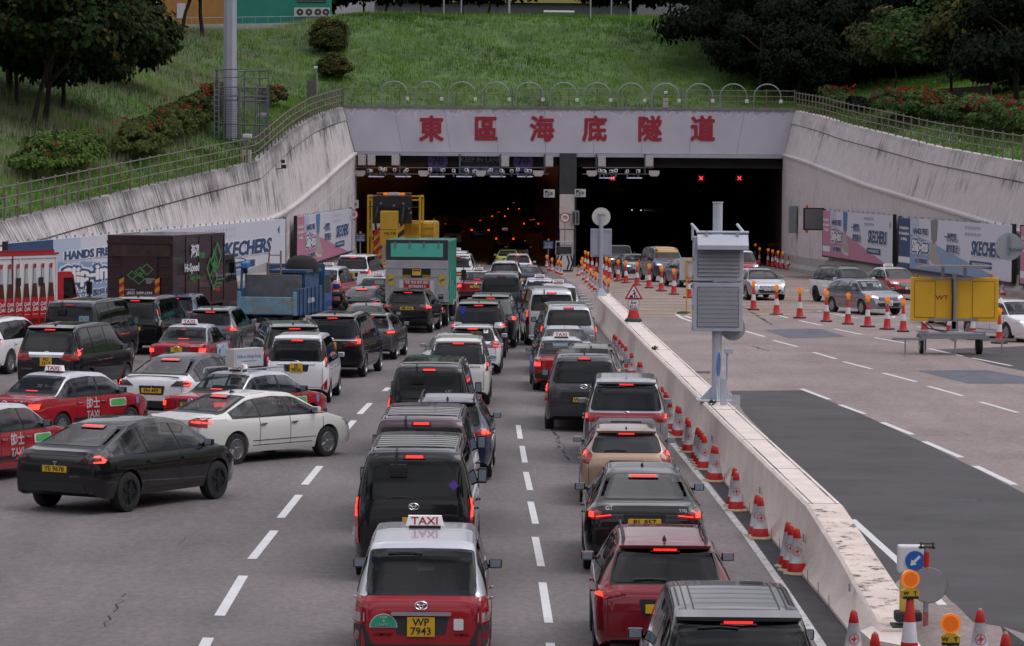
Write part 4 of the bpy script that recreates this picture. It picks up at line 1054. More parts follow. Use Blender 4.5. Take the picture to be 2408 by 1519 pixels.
def np_mesh(name, V, n_per, mats, mi=None, parent=None):
 """V: (faces*n_per,3) vertices, consecutive"""
 me = bpy.data.meshes.new(name); nf = len(V)//n_per
 me.vertices.add(len(V)); me.vertices.foreach_set('co', V.astype(np.float32).ravel())
 me.loops.add(len(V)); me.loops.foreach_set('vertex_index', np.arange(len(V), dtype=np.int32))
 me.polygons.add(nf); me.polygons.foreach_set('loop_start', np.arange(0, len(V), n_per, dtype=np.int32))
 for m in mats: me.materials.append(m)
 if mi is not None: me.polygons.foreach_set('material_index', mi.astype(np.int32))
 me.update(calc_edges=True); me.validate()
 o = bpy.data.objects.new(name, me); C.objects.link(o)
 if parent: o.parent = parent
 return o
def leaf_cloud(seed, n, rx, ry, rz, leaf, nblob=40, blob=.28, droop=.3, flat=.35, hollow=.6, aspect=.45):
 g = np.random.default_rng(seed)
 d = g.normal(size=(nblob, 3)); d /= np.linalg.norm(d, axis=1)[:, None]; d[:, 2] = np.where(d[:, 2] < -flat, -flat*g.random(nblob), d[:, 2])
 r_ = hollow+(1-hollow)*g.random(nblob)**.6; cen = d*r_[:, None]
 bs = blob*(.6+.8*g.random(nblob)); w_ = bs**2; k = g.choice(nblob, n, p=w_/w_.sum())
 q = g.normal(size=(n, 3)); q /= np.linalg.norm(q, axis=1)[:, None]; q *= (g.random(n)**.45)[:, None]; q[:, 2] *= .7
 P = (cen[k]+q*bs[k][:, None])*np.array([rx, ry, rz])
 out = q+cen[k]*.6+g.normal(size=(n, 3))*.45; out[:, 2] += .5; out /= np.linalg.norm(out, axis=1)[:, None]
 t = np.cross(out, g.normal(size=(n, 3))); t /= np.linalg.norm(t, axis=1)[:, None]; t[:, 2] -= droop; s_ = np.cross(out, t)
 s_ /= np.linalg.norm(s_, axis=1)[:, None]
 L_ = leaf*(.6+.8*g.random(n))[:, None]
 A = P; B_ = P+t*L_*.45+s_*L_*aspect; C_ = P+t*L_; D = P+t*L_*.45-s_*L_*aspect
 return np.stack([A, B_, C_, D], 1).reshape(-1, 3)
_CR = {}
def crown(par, key, mt, args, loc, scale=(1, 1, 1), rz=0, name='crown'):
 if key not in _CR:
  o = np_mesh(name, leaf_cloud(*args), 4, [mt]); _CR[key] = o.data; bpy.data.objects.remove(o)
 o = bpy.data.objects.new(name, _CR[key]); C.objects.link(o); o.parent = par; o.location = loc; o.scale = scale; o.rotation_euler = (0, 0, rz); return o
BARK = mat('bark', (.045, .034, .028), .9, var=.3, vs=6)
def trunk(par, h, r, lean=(0, 0), limbs=5, spread=2., seed=1):
 g = random.Random(seed); mb = MB(); pts = []; p = Vector((0, 0, -.4))
 for k in range(6):
  t = k/5; pts.append((Vector((lean[0]*t+g.uniform(-.08, .08), lean[1]*t, -.4+(h+.4)*t)), r*(1-.55*t)))
 for (a, ra), (b, rb) in zip(pts[:-1], pts[1:]): mb.cyl(a, b, ra, BARK, rb, n=8)
 for k in range(limbs):
  t = g.uniform(.45, 1); a = Vector((lean[0]*t, lean[1]*t, h*t)); an = g.uniform(0, 6.28)
  m_ = a+Vector((math.cos(an)*spread*.45, math.sin(an)*spread*.45, h*.25)); e = m_+Vector((math.cos(an)*spread*.6, math.sin(an)*spread*.6, h*.25))
  mb.cyl(a, m_, r*.42, BARK, r*.28, n=6); mb.cyl(m_, e, r*.28, BARK, r*.08, n=6)
 return mb.build('trunk', par, True)
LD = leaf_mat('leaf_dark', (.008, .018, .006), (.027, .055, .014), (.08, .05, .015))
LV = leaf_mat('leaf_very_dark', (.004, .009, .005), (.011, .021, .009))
LM = leaf_mat('leaf_mid', (.018, .045, .014), (.05, .11, .028), (.12, .10, .03))
LG = leaf_mat('leaf_light', (.03, .07, .015), (.11, .17, .035))
LO = leaf_mat('leaf_olive', (.03, .035, .012), (.085, .085, .025), (.15, .12, .03))
RF = leaf_mat('red_petals', (.22, .012, .012), (.42, .03, .03))
def tree(name, label, p, h, rad, key, mt, cz, seed, args=None, tr=True, th=None, tr_r=.16, lean=(0, 0), sc=(1, 1, 1), group=None, limbs=5, n=7000, leaf=.34, rz=0, nblob=46, blob=.27):
 root = empty(name, p); tag(root, label, 'tree', group)
 if tr: trunk(root, th or h*.5, tr_r, lean, limbs, rad*.5, seed)
 crown(root, key, mt, args or (seed, n, rad, rad, rad*.8, leaf, nblob, blob), (lean[0], lean[1], cz), sc, rz)
 return root
p = terr(72, 300); tree('spreading_tree', 'big dark tree with leaning trunks on the tall pale grass', p, 9, 5.0, 'bigA', LD, 5.0, 3, n=15000, leaf=.3, th=4, lean=(1.0, 0), tr_r=.17, limbs=7, nblob=80, blob=.24)
p = terr(100, 296); tree('spreading_tree', 'second dark tree whose trunks fork low, just behind the big leaning one', p+Vector((0, 1, 0)), 9, 4.6, 'bigB', LD, 6.4, 4, n=14000, leaf=.3, th=4, lean=(.4, 0), tr_r=.2, limbs=7, nblob=80, blob=.24)
p = terr(20, 215); tree('spreading_tree', 'dark tree at the frame edge, its crown filling the corner above the grass', p, 10, 5.8, 'bigC', LV, 7.0, 5, n=13000, leaf=.32, th=6, tr_r=.22, nblob=80, blob=.24)
for k, (px, py, rr, cz, mt_, lb) in enumerate([(150, 262, 4.2, 3.1, LD, 'dark tree whose low boughs droop to the tall grass'), (255, 205, 4.0, 2.9, LD, 'dark drooping tree at the outer edge of the big clump'), (40, 255, 4.6, 3.6, LV, 'shaded tree low in the clump by the frame edge'), (262, 70, 3.0, 3.0, LD, 'dark tree on the upper bank reaching toward the orange hoarding')]):
 q = terr(px, py); tree('spreading_tree', lb, q, 6, rr, 'low%d' % (k % 2), mt_, cz, 70+k % 2, n=12000, leaf=.28, th=3, tr_r=.15, rz=k*1.7, nblob=80, blob=.24, limbs=6)
p = terr(165, 100); tree('spreading_tree', 'dark broad tree higher up the bank, crown merging over the pale grass', p, 9, 5.6, 'bigD', LD, 5.0, 6, n=13000, leaf=.32, th=5, tr_r=.22, nblob=80, blob=.24)
p = terr(385, 70); tree('street_tree', 'dense dark tree filling the gap before the orange hoarding', p, 8, 3.8, 'midD', LV, 5.2, 7, n=5000, leaf=.34, th=5, tr_r=.17)
p = terr(418, 84); tree('street_tree', 'slim tree leaning before the orange hoarding', p, 8, 3.6, 'midA', LD, 5.6, 8, n=3500, leaf=.4, th=5, lean=(1.6, 0), tr_r=.17)
p = terr(478, 90); tree('street_tree', 'dark trunked tree between the orange hoarding and the tall mast', p, 8, 3.4, 'midB', LD, 6.0, 9, n=3000, leaf=.4, th=5.5, lean=(-.5, 0), tr_r=.19)
p = terr(630, 70); tree('street_tree', 'drooping leafy tree in front of the green building', p, 7, 3.3, 'midC', LM, 4.4, 10, n=4500, leaf=.4, th=4, lean=(-.3, 0), tr_r=.11)
far = [(700, 30, 3.4, LV), (850, 24, 3.2, LV), (905, 22, 3.6, LV), (985, 18, 2.4, LV), (1085, 16, 2.8, LD), (1150, 14, 2.6, LV), (1440, 22, 3.0, LV), (1580, 30, 3.4, LV)]
FL = ['dark hilltop tree beside the air conditioners', 'spiky dark hilltop tree where sky shows through', 'rounded dark hilltop tree beside the pale sky gap', 'low dark tree on the crest next to lamp posts', 'thin leafy tree on the crest before the concrete bridge', 'small crest tree below the bridge beam', 'dark crest tree behind the white guard rail', 'dark tree on the crest where the slope meets the grove']
for k, (px, py, rr, mt_) in enumerate(far):
 q = terr(px, py+6); q = q if q.y < 300 else atY(px, py+6, 300)
 tree('hilltop_tree', FL[k], Vector((q.x, q.y+4, T(q.x, q.y+4))), 5, rr, 'far%d' % (k % 3), mt_, 3.0, 20+k % 3, n=2600, leaf=.4, th=3, tr_r=.12, rz=k, group='trees along the crest')
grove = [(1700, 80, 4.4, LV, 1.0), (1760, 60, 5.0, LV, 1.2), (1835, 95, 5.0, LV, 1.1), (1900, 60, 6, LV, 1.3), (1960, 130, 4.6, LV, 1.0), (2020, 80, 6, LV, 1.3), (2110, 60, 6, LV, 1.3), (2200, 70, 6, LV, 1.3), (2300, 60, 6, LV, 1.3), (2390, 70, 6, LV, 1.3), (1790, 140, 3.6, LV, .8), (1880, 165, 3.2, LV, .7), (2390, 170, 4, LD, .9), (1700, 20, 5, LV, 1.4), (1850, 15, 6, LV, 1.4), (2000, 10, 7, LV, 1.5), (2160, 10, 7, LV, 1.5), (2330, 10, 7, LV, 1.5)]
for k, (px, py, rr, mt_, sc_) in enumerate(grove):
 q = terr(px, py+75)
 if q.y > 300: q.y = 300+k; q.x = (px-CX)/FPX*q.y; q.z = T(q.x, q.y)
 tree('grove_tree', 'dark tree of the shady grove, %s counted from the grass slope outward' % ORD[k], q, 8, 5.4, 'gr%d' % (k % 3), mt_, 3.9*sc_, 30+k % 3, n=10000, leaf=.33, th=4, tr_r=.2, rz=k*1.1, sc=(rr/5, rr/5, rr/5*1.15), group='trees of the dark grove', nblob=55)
for k, (px, py, rr) in enumerate([(1720, 150, 2.2), (1775, 185, 2.0), (1850, 205, 2.0), (1930, 200, 2.3), (2000, 205, 2.3), (2060, 190, 2.6), (2360, 215, 2.6), (2150, 180, 3), (2290, 180, 3), (1990, 165, 3), (1905, 150, 3), (1830, 150, 2.6), (2400, 190, 3)]):  # dark shrubs added to fill the grove and hide grass left too bright
 q = terr(px, py); root = empty('cover_shrub', q); tag(root, 'dark understorey shrub in the grove, %s counted from the grass outward' % ORD[k], 'shrub', 'added shrubs of the dark grove')
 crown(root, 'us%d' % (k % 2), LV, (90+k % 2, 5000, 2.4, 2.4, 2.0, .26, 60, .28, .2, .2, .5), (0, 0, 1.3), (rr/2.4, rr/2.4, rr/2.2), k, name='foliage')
p = terr(2235, 238); tree('small_tree', 'bright green domed tree with forked stems above the red hedge', p, 5, 4.3, 'sm1', LM, 3.9, 50, n=9000, leaf=.28, th=2.6, tr_r=.13, limbs=6, sc=(1.1, 1, .8), nblob=70)
p = terr(2105, 225); tree('small_tree', 'paler small tree beside the domed one, bronze tips on top', p, 5, 3.2, 'sm2', leaf_mat('leaf_bronze', (.03, .05, .02), (.07, .09, .035), (.2, .10, .05)), 3.5, 51, n=6500, leaf=.26, th=2.4, tr_r=.1, sc=(1, 1, 1.05), nblob=60)
p = terr(2330, 220); tree('small_tree', 'loose yellowish tree at the dark end of the grove above the hedge', p, 6, 4.0, 'sm3', LO, 4.4, 52, n=6000, leaf=.34, th=3, tr_r=.12, nblob=50)
for k, (px, py, rr, hh, mt_, lb) in enumerate([(774, 95, 1.45, 1.15, LO, 'upper dark shrub of the touching pair on the slope'), (772, 118, 1.42, 1.1, LG, 'yellow tipped shrub just below its darker twin on the slope'), (784, 182, 1.36, 1.1, LO, 'solitary brownish round shrub standing above the corner of the railing'), (1820, 195, 1.5, 1.2, LV, 'dark round shrub where the grass meets the grove'), (1900, 190, 1.6, 1.2, LV, 'dark shrub under the grove beside the footpath')]):
 q = terr(px, py+4); root = empty('shrub', q); tag(root, lb, 'shrub')
 crown(root, 'sh%d' % k, mt_ if k != 1 else leaf_mat('leaf_yellowtip', (.015, .028, .01), (.05, .06, .015), (.16, .17, .03)), (60+k, 9000, rr, rr, hh, .13, 130, .26, .1, .25, .55), (0, 0, hh*.62), name='foliage')
 mb = MB(); mb.cyl((0, 0, -.2), (0, 0, hh*.8), .06, BARK); mb.build('stem', root)
def hedge(name, label, pts, rad, hgt, mt_, seed, nf=60, n=4000, cols=RF):
 P = [terr(*p) for p in pts]; root = empty(name, P[0]); tag(root, label, 'hedge')
 g = np.random.default_rng(seed); V = []; F = []
 for a, b in zip(P[:-1], P[1:]):
  c = np.array(a+(b-a)*.5-P[0]); ln = (b-a).length
  k = leaf_cloud(seed, int(n*max(.5, ln/6)), ln*.5+rad*.55, rad, hgt*.62, .17, int(14+ln*7), .22, .1, .15, .55)
  an = math.atan2(b.y-a.y, b.x-a.x); M = np.array([[math.cos(an), -math.sin(an), 0], [math.sin(an), math.cos(an), 0], [0, 0, 1]])
  k = k @ M.T; sl = (b.z-a.z)/max(.1, ln); k[:, 2] += (k @ np.array([math.cos(an), math.sin(an), 0]))*sl
  V.append(k+c+np.array([0, 0, hgt*.5])); seed += 1
  for _ in range(int(nf*ln/6)):
   q = c+np.array([g.uniform(-ln/2, ln/2)*math.cos(an), g.uniform(-ln/2, ln/2)*math.sin(an), 0]); q[2] += hgt*.5
   q += np.array([g.uniform(-rad, rad)*.8, g.uniform(-rad, rad*.3), hgt*.62*g.uniform(.05, .95)])
   F.append(leaf_cloud(int(g.integers(1e6)), 14, .13, .13, .10, .10, 6, .6, 0, .3, .5)+q)
  seed += 3
 np_mesh('foliage', np.concatenate(V), 4, [mt_], parent=root)
 if F: np_mesh('blossom', np.concatenate(F), 4, [cols], parent=root)
hedge('flowering_hedge', 'long red-flowered hedge climbing the bank to the mast cage', [(300, 385), (375, 350), (430, 318), (480, 285), (520, 262)], 1.3, 1.7, leaf_mat('leaf_hedge_dull', (.035, .05, .014), (.09, .12, .03)), 101, 11, 6500)
hedge('flowering_hedge', 'round light green bush with red blossoms alone above the railing', [(70, 432), (150, 420), (205, 395)], 1.3, 1.8, LG, 120, 5, 5500)
hedge('flowering_hedge', 'small red-flowered bush behind the mast cage', [(632, 262), (650, 250)], .9, 1.5, LO, 131, 12, 3500)
hedge('flowering_hedge', 'long hedge full of red blossoms below the bright domed tree', [(2090, 275), (2180, 285), (2270, 296), (2350, 312), (2440, 330)], 1.7, 1.75, leaf_mat('leaf_hedge', (.03, .07, .02), (.10, .16, .045)), 140, 42, 8000)
hedge('flowering_hedge', 'low red-flowered bush at the railing corner beside the fascia', [(1900, 236), (1935, 246), (1985, 262)], .9, 1.3, LM, 160, 14, 3000)
hedge('creeper_bush', 'plain leafy bush on the bank beyond the railing corner', [(2000, 262), (2050, 270)], .8, 1.0, LV, 170, 4, 2500)
def grass(name, n, region, hmin, hmax, wd, mats, mi_f, seed, blades=4, dens=None):
 g = np.random.default_rng(seed); P = []
 while len(P) < n:
  x = g.uniform(*region[0]); y = g.uniform(*region[1])
  if in_cut(x, y) or (Y_lim(x, y)): continue
  if dens and g.random() > dens(x, y): continue
  P.append((x, y, T(x, y)))
 P = np.array(P); n = len(P); P = np.repeat(P, blades, 0); m = len(P)
 P[:, :2] += g.normal(size=(m, 2))*.16
 h = (hmin+(hmax-hmin)*g.random(m)); an = g.random(m)*6.283; ln = np.stack([np.cos(an), np.sin(an)], 1)*(h*.45*g.random(m))[:, None]
 an2 = g.random(m)*6.283; t = np.stack([np.cos(an2), np.sin(an2), np.zeros(m)], 1)*wd
 A = P-t; B_ = P+t; Cc = P.copy(); Cc[:, :2] += ln; Cc[:, 2] += h
 A[:, 2] -= .05; B_[:, 2] -= .05
 V = np.stack([A, B_, Cc], 1).reshape(-1, 3)
 mi = np.repeat(mi_f(P[::blades], g), blades)
 return tag(np_mesh(name, V, 3, mats, mi), kind='stuff')
def Y_lim(x, y): return y > 292 or abs(x) > y*.165+4
GA = leaf_mat('blade_green', (.085, .19, .02), (.18, .32, .04)); GB = leaf_mat('blade_deep', (.035, .095, .014), (.075, .16, .025)); GC = leaf_mat('blade_pale', (.20, .22, .12), (.42, .40, .28)); GD = leaf_mat('groundcover_green', (.055, .15, .02), (.11, .23, .035))
def mif(P, g):
 f = np.sin(P[:, 0]*.27+2+np.sin(P[:, 1]*.11))*np.sin(P[:, 1]*.21+.5+np.sin(P[:, 0]*.2))+.45*np.sin(P[:, 0]*.9+P[:, 1]*.6); return np.where(f+g.normal(size=len(P))*.25 > .0, 0, np.where(f > -.55, 2, 1))
grass('grass', 60000, ((-48, 48), (120, 292)), .10, .36, .032, [GA, GB, GD], mif, 1, 4)
def dl(x, y):
 d = abs(x-ftl(min(y, 244)))
 f = .5+.5*math.sin(x*.4+y*.13)*math.sin(y*.21)
 if y < 185 and x < -19: f += .6
 return (.25+.75*f) if (x < -16 and d > 3.0) else (.07 if x < 4 else .0)
grass('seeding_grass', 15000, ((-44, 5), (125, 285)), .42, .75, .011, [GC], lambda P, g: np.zeros(len(P)), 2, 4, dl)
fl_ = grass('white_wildflowers', 2600, ((22, 38), (150, 225)), .10, .16, .030, [mat('daisy_white', (.6, .6, .55), .7)], lambda P, g: np.zeros(len(P)), 5, 1, lambda x, y: 1.0 if x-ftr(y) < 6 else 0)
Q = 'queueing cars heading into the tunnel'
V = vehicle
TES = [[(.50, .92), (.99, .92), (.99, 1.05), (.66, 1.04)]]
C_L = [[(.86, .93), (.985, .93), (.985, .955), (.86, .955)], [(.955, .93), (.985, .93), (.985, 1.04), (.955, 1.04)], [(.84, 1.02), (.985, 1.02), (.985, 1.045), (.84, 1.045)]]
def tesla(label, loc, hd, col, p, wh, emc):
 r, B = V('crossover', 'electric_car', label, 'car', loc=loc, hd=hd, col=col, plt=p, emb='tee', lamps=TES, lit=C_L, up='black' if col == 'white' else None, wheels=wh, fin=False, tmat=mat('smoked_lamp', (.05, .012, .014), .1, coat=1.))
 mb = MB(); B.patch(mb, BLK, 'rear', rpoly([(-.72, .32), (.72, .32), (.62, .56), (-.62, .56)], .08), off=.014); mb.build('diffuser', r, True)
 if col == 'white':
  mb = MB(); mb.tube([B.hit('rear', y, 1.125-.03*abs(y)**2, .03) for y in np.linspace(-.68, .68, 9)], .014, BLK, n=5); mb.build('spoiler_lip', r)
 rear_text(r, B, -.42, .68, 'DUAL MOTOR', .035, CHR, .01)
 return r, B
tesla('black electric hatchback nosing diagonally across the lane, plate YE 9678', (-8.10, 58.76, 0), 28, 'black', 'YE 9678', 'dark', CHR)
tesla('white electric car with plate FN 499 in front of the tall black van', (-8.62, 79.3, 0), 17, 'white', 'FN 499', 'silver', BLK)
ML = [[(.52, .84), (.99, .82), (.99, 1.0), (.72, 1.01), (.52, .95)]]
r, B = V('sedan', 'sedan', 'pearl white saloon turned diagonally behind the black electric car', 'car', loc=(-7.05, 68.64, 0), hd=38, col='cream', plt='UB 4721', emb='star', lamps=ML, lit=[[(.60, .91), (.96, .90), (.96, .93), (.60, .94)]], tmat=None)
mb = MB(); B.px(mb, CHR, 'lside', [(1.5, .47), (3.5, .47), (3.5, .485), (1.5, .485)], off=.008, cell=.3, skirt=False); mb.build('side_trim', r)
RCL = [[(.55, .70), (.99, .70), (.99, .90), (.55, .88)]]
def redtaxi(label, **k):
 r, B = V('comfort', 'taxi', label, 'taxi', col='taxired', up='paper', taxi=True, emb=k.pop('emb', 'ovals'), wheels='steel', brake=False, fin=False, **k)
 mb = MB(); B.patch(mb, LON, 'rear', [(-.16, 1.085), (.16, 1.085), (.16, 1.10), (-.16, 1.10)], off=.02, skirt=False); mb.build('high_brake_light', r)
 if not k.get('far'):
  rear_text(r, B, -.42, .925, 'LPG COMFORT', .05, CHR, .012)
 return r, B
TT = [('的士', .26, 0, .0, .03), ('TAXI', .22, 0, -.24, .03)]
STK = mat('sticker_green', (.08, .42, .12), .5); SWH = mat('sticker_white', (.7, .7, .68), .5)
def door_stickers(r, B, sd='rside'):
 side_text(r, B, sd, 2.2, .78, TT)
 decal(r, B, sd, rpoly([(2.85, .68), (3.5, .68), (3.5, .86), (2.85, .86)], .05), SWH, 'door_sticker', .008)
 decal(r, B, sd, rpoly([(2.90, .70), (3.48, .70), (3.48, .84), (2.90, .84)], .05), STK, 'door_sticker', .012)
 decal(r, B, sd, rpoly([(3.78+.12, .70), (4.02, .70), (4.02, .86), (3.9, .86)], .03), mat('sticker_blue', (.1, .25, .5), .5), 'fender_sticker', .01)
r, B = redtaxi('red taxi with silver roof angled behind the black electric car, green door sticker', loc=(-11.25, 73.4, 0), hd=28, plt='SX 3862'); door_stickers(r, B)
r, B = redtaxi('red taxi cut by the frame edge, white 的士 TAXI on its door', loc=(-11.28, 63.1, 0), hd=22, plt='RK 2208'); door_stickers(r, B)
r, B = redtaxi('red taxi carrying a rooftop advert board for Hong Kong beside the white saloon', loc=(-7.28, 75.0, 0), hd=30, plt='TB 7712'); door_stickers(r, B)
z = B.ztop(2.2); mb = MB(); FRM = mat('advert_frame', (.62, .62, .60), .4, .3)
for sy in (1, -1): mb.tube([(1.25, sy*.52, z-.06), (1.3, sy*.52, z+.06), (3.0, sy*.52, z+.06), (3.1, sy*.5, z-.04)], .02, ALU)
mb.build('roof_rack', r)
mb = MB()
mb.prism([(1.55, z+.08), (2.75, z+.08), (2.75, z+.50), (1.55, z+.50)], 1, -.12, .12, FRM); ab = mb.build('advert_board', r)
mb = MB()
mb.quad((1.62, -.125, z+.13), (2.68, -.125, z+.13), (2.68, -.125, z+.45), (1.62, -.125, z+.45), mat('advert_face', (.50, .52, .60), .4)); mb.build('advert_face', ab)
mb = MB(); mb.text('Orbs in Hong Kong', .12, mat('advert_text', (.16, .18, .28), .5), frame((2.15, -.13, z+.32), (1, 0, 0), (0, 0, 1)), ext=.001); mb.text('To find them collect more fun', .05, mat('advert_text', (.16, .18, .28)), frame((2.15, -.13, z+.21), (1, 0, 0), (0, 0, 1)), ext=.001); mb.build('lettering', ab)
r, B = V('minivan', 'minivan', 'glossy black luxury minivan with chrome tailgate bar, plate PD 1513', 'minivan', 107, 88.5, 13, 'black', plt='PD 1513', two=True, emb='ovals', plz=.92,
 lamps=[[(.42, .98), (.70, .93), (.99, .98), (.99, 1.30), (.88, 1.30), (.86, 1.12), (.42, 1.13)]], lit=[[(.90, 1.08), (.97, 1.08), (.97, 1.26), (.91, 1.26)]])
mb = MB(); B.patch(mb, CHR, 'rear', [(-.46, 1.03), (.46, 1.03), (.50, 1.16), (-.50, 1.16)], off=.03); mb.build('chrome_bar', r)
rear_text(r, B, .55, .72, 'ALPHARD', .07, CHR, .01); rear_text(r, B, -.62, .74, 'V6', .07, CHR, .01)
V('suv', 'suv', 'white SUV with roof rails whose rear door shows at the frame edge', 'car', loc=(-15.8, 96.65, 0), hd=15, col='white', rails=True, plt='KL 2290')
r, B = V('hiace', 'van', 'dull plum van with blue and yellow sticker in its rear window', 'van', 160, 78, 10, 'softblack', plt='NR 4410', two=True, rear_mirror=True, lamps_on=False, wheels='steel')
decal(r, B, 'rear', [(-.30, 1.33), (-.62, 1.33), (-.62, 1.60), (-.30, 1.60)], mat('sticker_blue', (.1, .25, .5), .5), 'window_sticker', .016)
rear_text(r, B, -.46, 1.50, '✕', .26, mat('sticker_yellow', (.6, .6, .05), .5), .02, .022)
NS = [[(.90, .95), (.99, .95), (.99, 1.55), (.92, 1.55)]]
V('minivan', 'minivan', 'black family minivan with tall clear tail lamps beside the maroon lorry', 'minivan', 311, 72.5, 8, 'black', plt='LM 883', lamps=NS, lit=[[(.92, 1.35), (.98, 1.35), (.98, 1.5), (.93, 1.5)]], tmat=LCLR)
r, B = redtaxi('red taxi with pale advert panels on its doors, plate TL 1950', px=414, s=81, hd=6, plt='TL 1950', two=True, emb='ovals')
decal(r, B, 'rside', [(1.75, .36), (3.5, .36), (3.5, .90), (1.75, .90)], mat('advert_blue', (.42, .55, .68), .4), 'door_advert', .01)
side_text(r, B, 'rside', 2.15, .68, [('品味', .16, 0, 0, .02), ('SUN', .12, 0, -.2, .02)], mat('advert_text', (.16, .18, .28)), 'lettering', .016)
V('suv', 'suv', 'graphite SUV with silver roof squeezed behind the advert-panelled taxi', 'car', 488, 74, 5, 'grey', plt='PV 61', lamps=[[(.5, .95), (.99, .95), (.99, 1.12), (.66, 1.10)]])
V('suv', 'suv', 'deep blue sports SUV against the side of the maroon lorry', 'car', 404, 67.5, 6, 'royal', plt='MT 5', lamps=[[(.6, 1.0), (.99, 1.0), (.99, 1.1), (.6, 1.08)]])
V('minivan', 'minivan', 'slate blue minivan with roof rails steering the other way behind the white one', 'minivan', 695, 86, -10, 'slate', rails=True, plt='RC 404', lamps=[[(.93, .9), (.99, .9), (.99, 1.3), (.94, 1.3)]], lit=[[(.94, .95), (.99, .95), (.99, 1.2), (.95, 1.2)]])
r, B = V('smallvan', 'minivan', 'white minivan with skyline-dark rear window and red triangular reflectors', 'minivan', 696, 90, 2, 'white', plt='JE 9056', two=True, emb='ovals', fin=False, plz=.95,
 lamps=[[(.88, .98), (.99, .98), (.99, 1.62), (.93, 1.62)]], lit=[[(.90, 1.12), (.98, 1.12), (.98, 1.24), (.905, 1.24)]])
mb = MB(); B.patch(mb, CHR, 'rear', [(-.5, 1.035), (.5, 1.035), (.46, 1.09), (-.46, 1.09)], off=.025); mb.build('chrome_bar', r)
mb = MB(); B.px(mb, LRED, 'rear', [(.62, .38), (.80, .38), (.80, .66)], off=.015); mb.build('reflector', r)
r, B = V('minivan', 'minivan', 'black luxury minivan with wide red lamps ahead of the slate blue one', 'minivan', 777, 80, 6.5, 'black', plt='XL 1101', two=True, emb='ovals', plz=.95,
 lamps=[[(.40, .92), (.99, 1.0), (.99, 1.26), (.84, 1.26)]], lit=[[(.85, 1.02), (.97, 1.04), (.97, 1.16), (.86, 1.15)]])
mb = MB(); B.patch(mb, CHR, 'rear', [(-.86, 1.10), (.86, 1.10), (.86, 1.13), (-.86, 1.13)], off=.03); mb.build('chrome_bar', r)
V('hatch', 'hatchback', 'small graphite hatchback tucked beside the black luxury minivan', 'car', 863, 73, 5, 'grey', plt='TX 37', lamps=[[(.45, .85), (.99, .85), (.99, .99), (.8, .98)]], lit=[[(.72, .88), (.95, .88), (.95, .94), (.74, .93)]])
V('sedan', 'sedan', 'dark coupe-like saloon roof just behind the graphite hatchback', 'car', 846, 68.5, 4, 'dgrey', plt='VA 18', brake=False)
r, B = V('suv', 'suv', 'black compact SUV behind the aqua box lorry, plate MP 416', 'car', 955.5, 62.5, 5, 'black', plt='MP 416', emb='disc', plz=.93, lamps=[[(.46, .93), (.74, .90), (.99, .93), (.99, 1.08), (.78, 1.07)]], lit=[[(.80, .95), (.96, .95), (.96, 1.03), (.80, 1.03)]], dark_low=True)
rear_text(r, B, -.55, 1.04, 'X1', .09, CHR, .01)
V('sedan', 'sedan', 'black saloon right ahead of the motorcyclist', 'car', 834, 60, 8, 'black', plt='CH 22', lamps_on=True)
redtaxi('red taxi half hidden behind the aqua box lorry', px=876, s=55, hd=4, plt='UK 560')
r, B = V('minivan', 'minivan', 'white luxury minivan below the yellow crash-cushion lorry, plate DK 195', 'minivan', 825, 48, 9, 'white', plt='DK 195', two=True, emb='ovals', up=None, lamps=[[(.45, 1.0), (.99, .98), (.99, 1.25), (.9, 1.24), (.86, 1.1), (.45, 1.1)]], plz=.92)
mb = MB(); B.patch(mb, CHR, 'rear', [(-.75, 1.10), (.75, 1.10), (.75, 1.16), (-.75, 1.16)], off=.03); mb.build('chrome_bar', r)
V('hybrid', 'taxi', 'boxy red and silver taxi in front of the blue tipper cab', 'taxi', 754, 53, 9, 'taxired', up='paper', taxi=True, plt='WD 8446', emb='ovals', brake=False, lit=[[(.84, .92), (.96, .92), (.96, 1.02), (.84, 1.02)]])
V('sedan', 'sedan', 'white car mostly hidden by the blue tipper bed', 'car', 600, 58, 8, 'white', plt='EZ 71', far=True)
r, B = V('hybrid', 'taxi', 'boxy red taxi with silver roof and TAXI 4 SEATS badge, plate WP 7943', 'taxi', 994, 193, 0, 'taxired', up='paper', taxi=True, plt='WP 7943', two=True, emb='ovals', brake=False, lamps_on=False, lamps=[[(.80, .74), (.985, .74), (.985, 1.06), (.83, 1.06)]], plz=.70)
mb = MB()
for sy in (1, -1): B.patch(mb, LCLR, 'rear', [(.82*.8475*sy, .76), (.975*.8475*sy, .76), (.975*.8475*sy, .87), (.82*.8475*sy, .87)], off=.024)
mb.build('reverse_light', r)
mb = MB(); B.patch(mb, mat('satin_bar', (.5, .5, .5), .3, .8), 'rear', rpoly([(-.37, .835), (.37, .835), (.37, .88), (-.37, .88)], .02), off=.04); mb.build('garnish_bar', r)
GB2 = mat('badge_green', (.02, .33, .19), .5)
arc = [(.46+.16*math.cos(a), .70+.15*math.sin(a)) for a in np.linspace(0, math.pi, 12)]
decal(r, B, 'rear', [(.46+.172*math.cos(a), .69+.168*math.sin(a)) for a in np.linspace(0, math.pi, 12)], WHT, 'seat_badge', .014, .2)
decal(r, B, 'rear', arc, GB2, 'seat_badge', .02, .2)
rear_text(r, B, .46, .815, 'TAXI', .042, WHT, .02, .03); rear_text(r, B, .46, .768, '4', .07, WHT, .03, .03); rear_text(r, B, .46, .722, 'SEATS', .042, WHT, .02, .03)
rear_text(r, B, .46, .60, 'COMFORT', .05, CHR, .01, .02); rear_text(r, B, -.50, .60, 'HYBRID', .05, CHR, .01, .02)
decal(r, B, 'rear', rpoly([(-.40, .66), (-.52, .66), (-.52, .80), (-.40, .80)], .02), SWH, 'round_sticker', .014, .2)
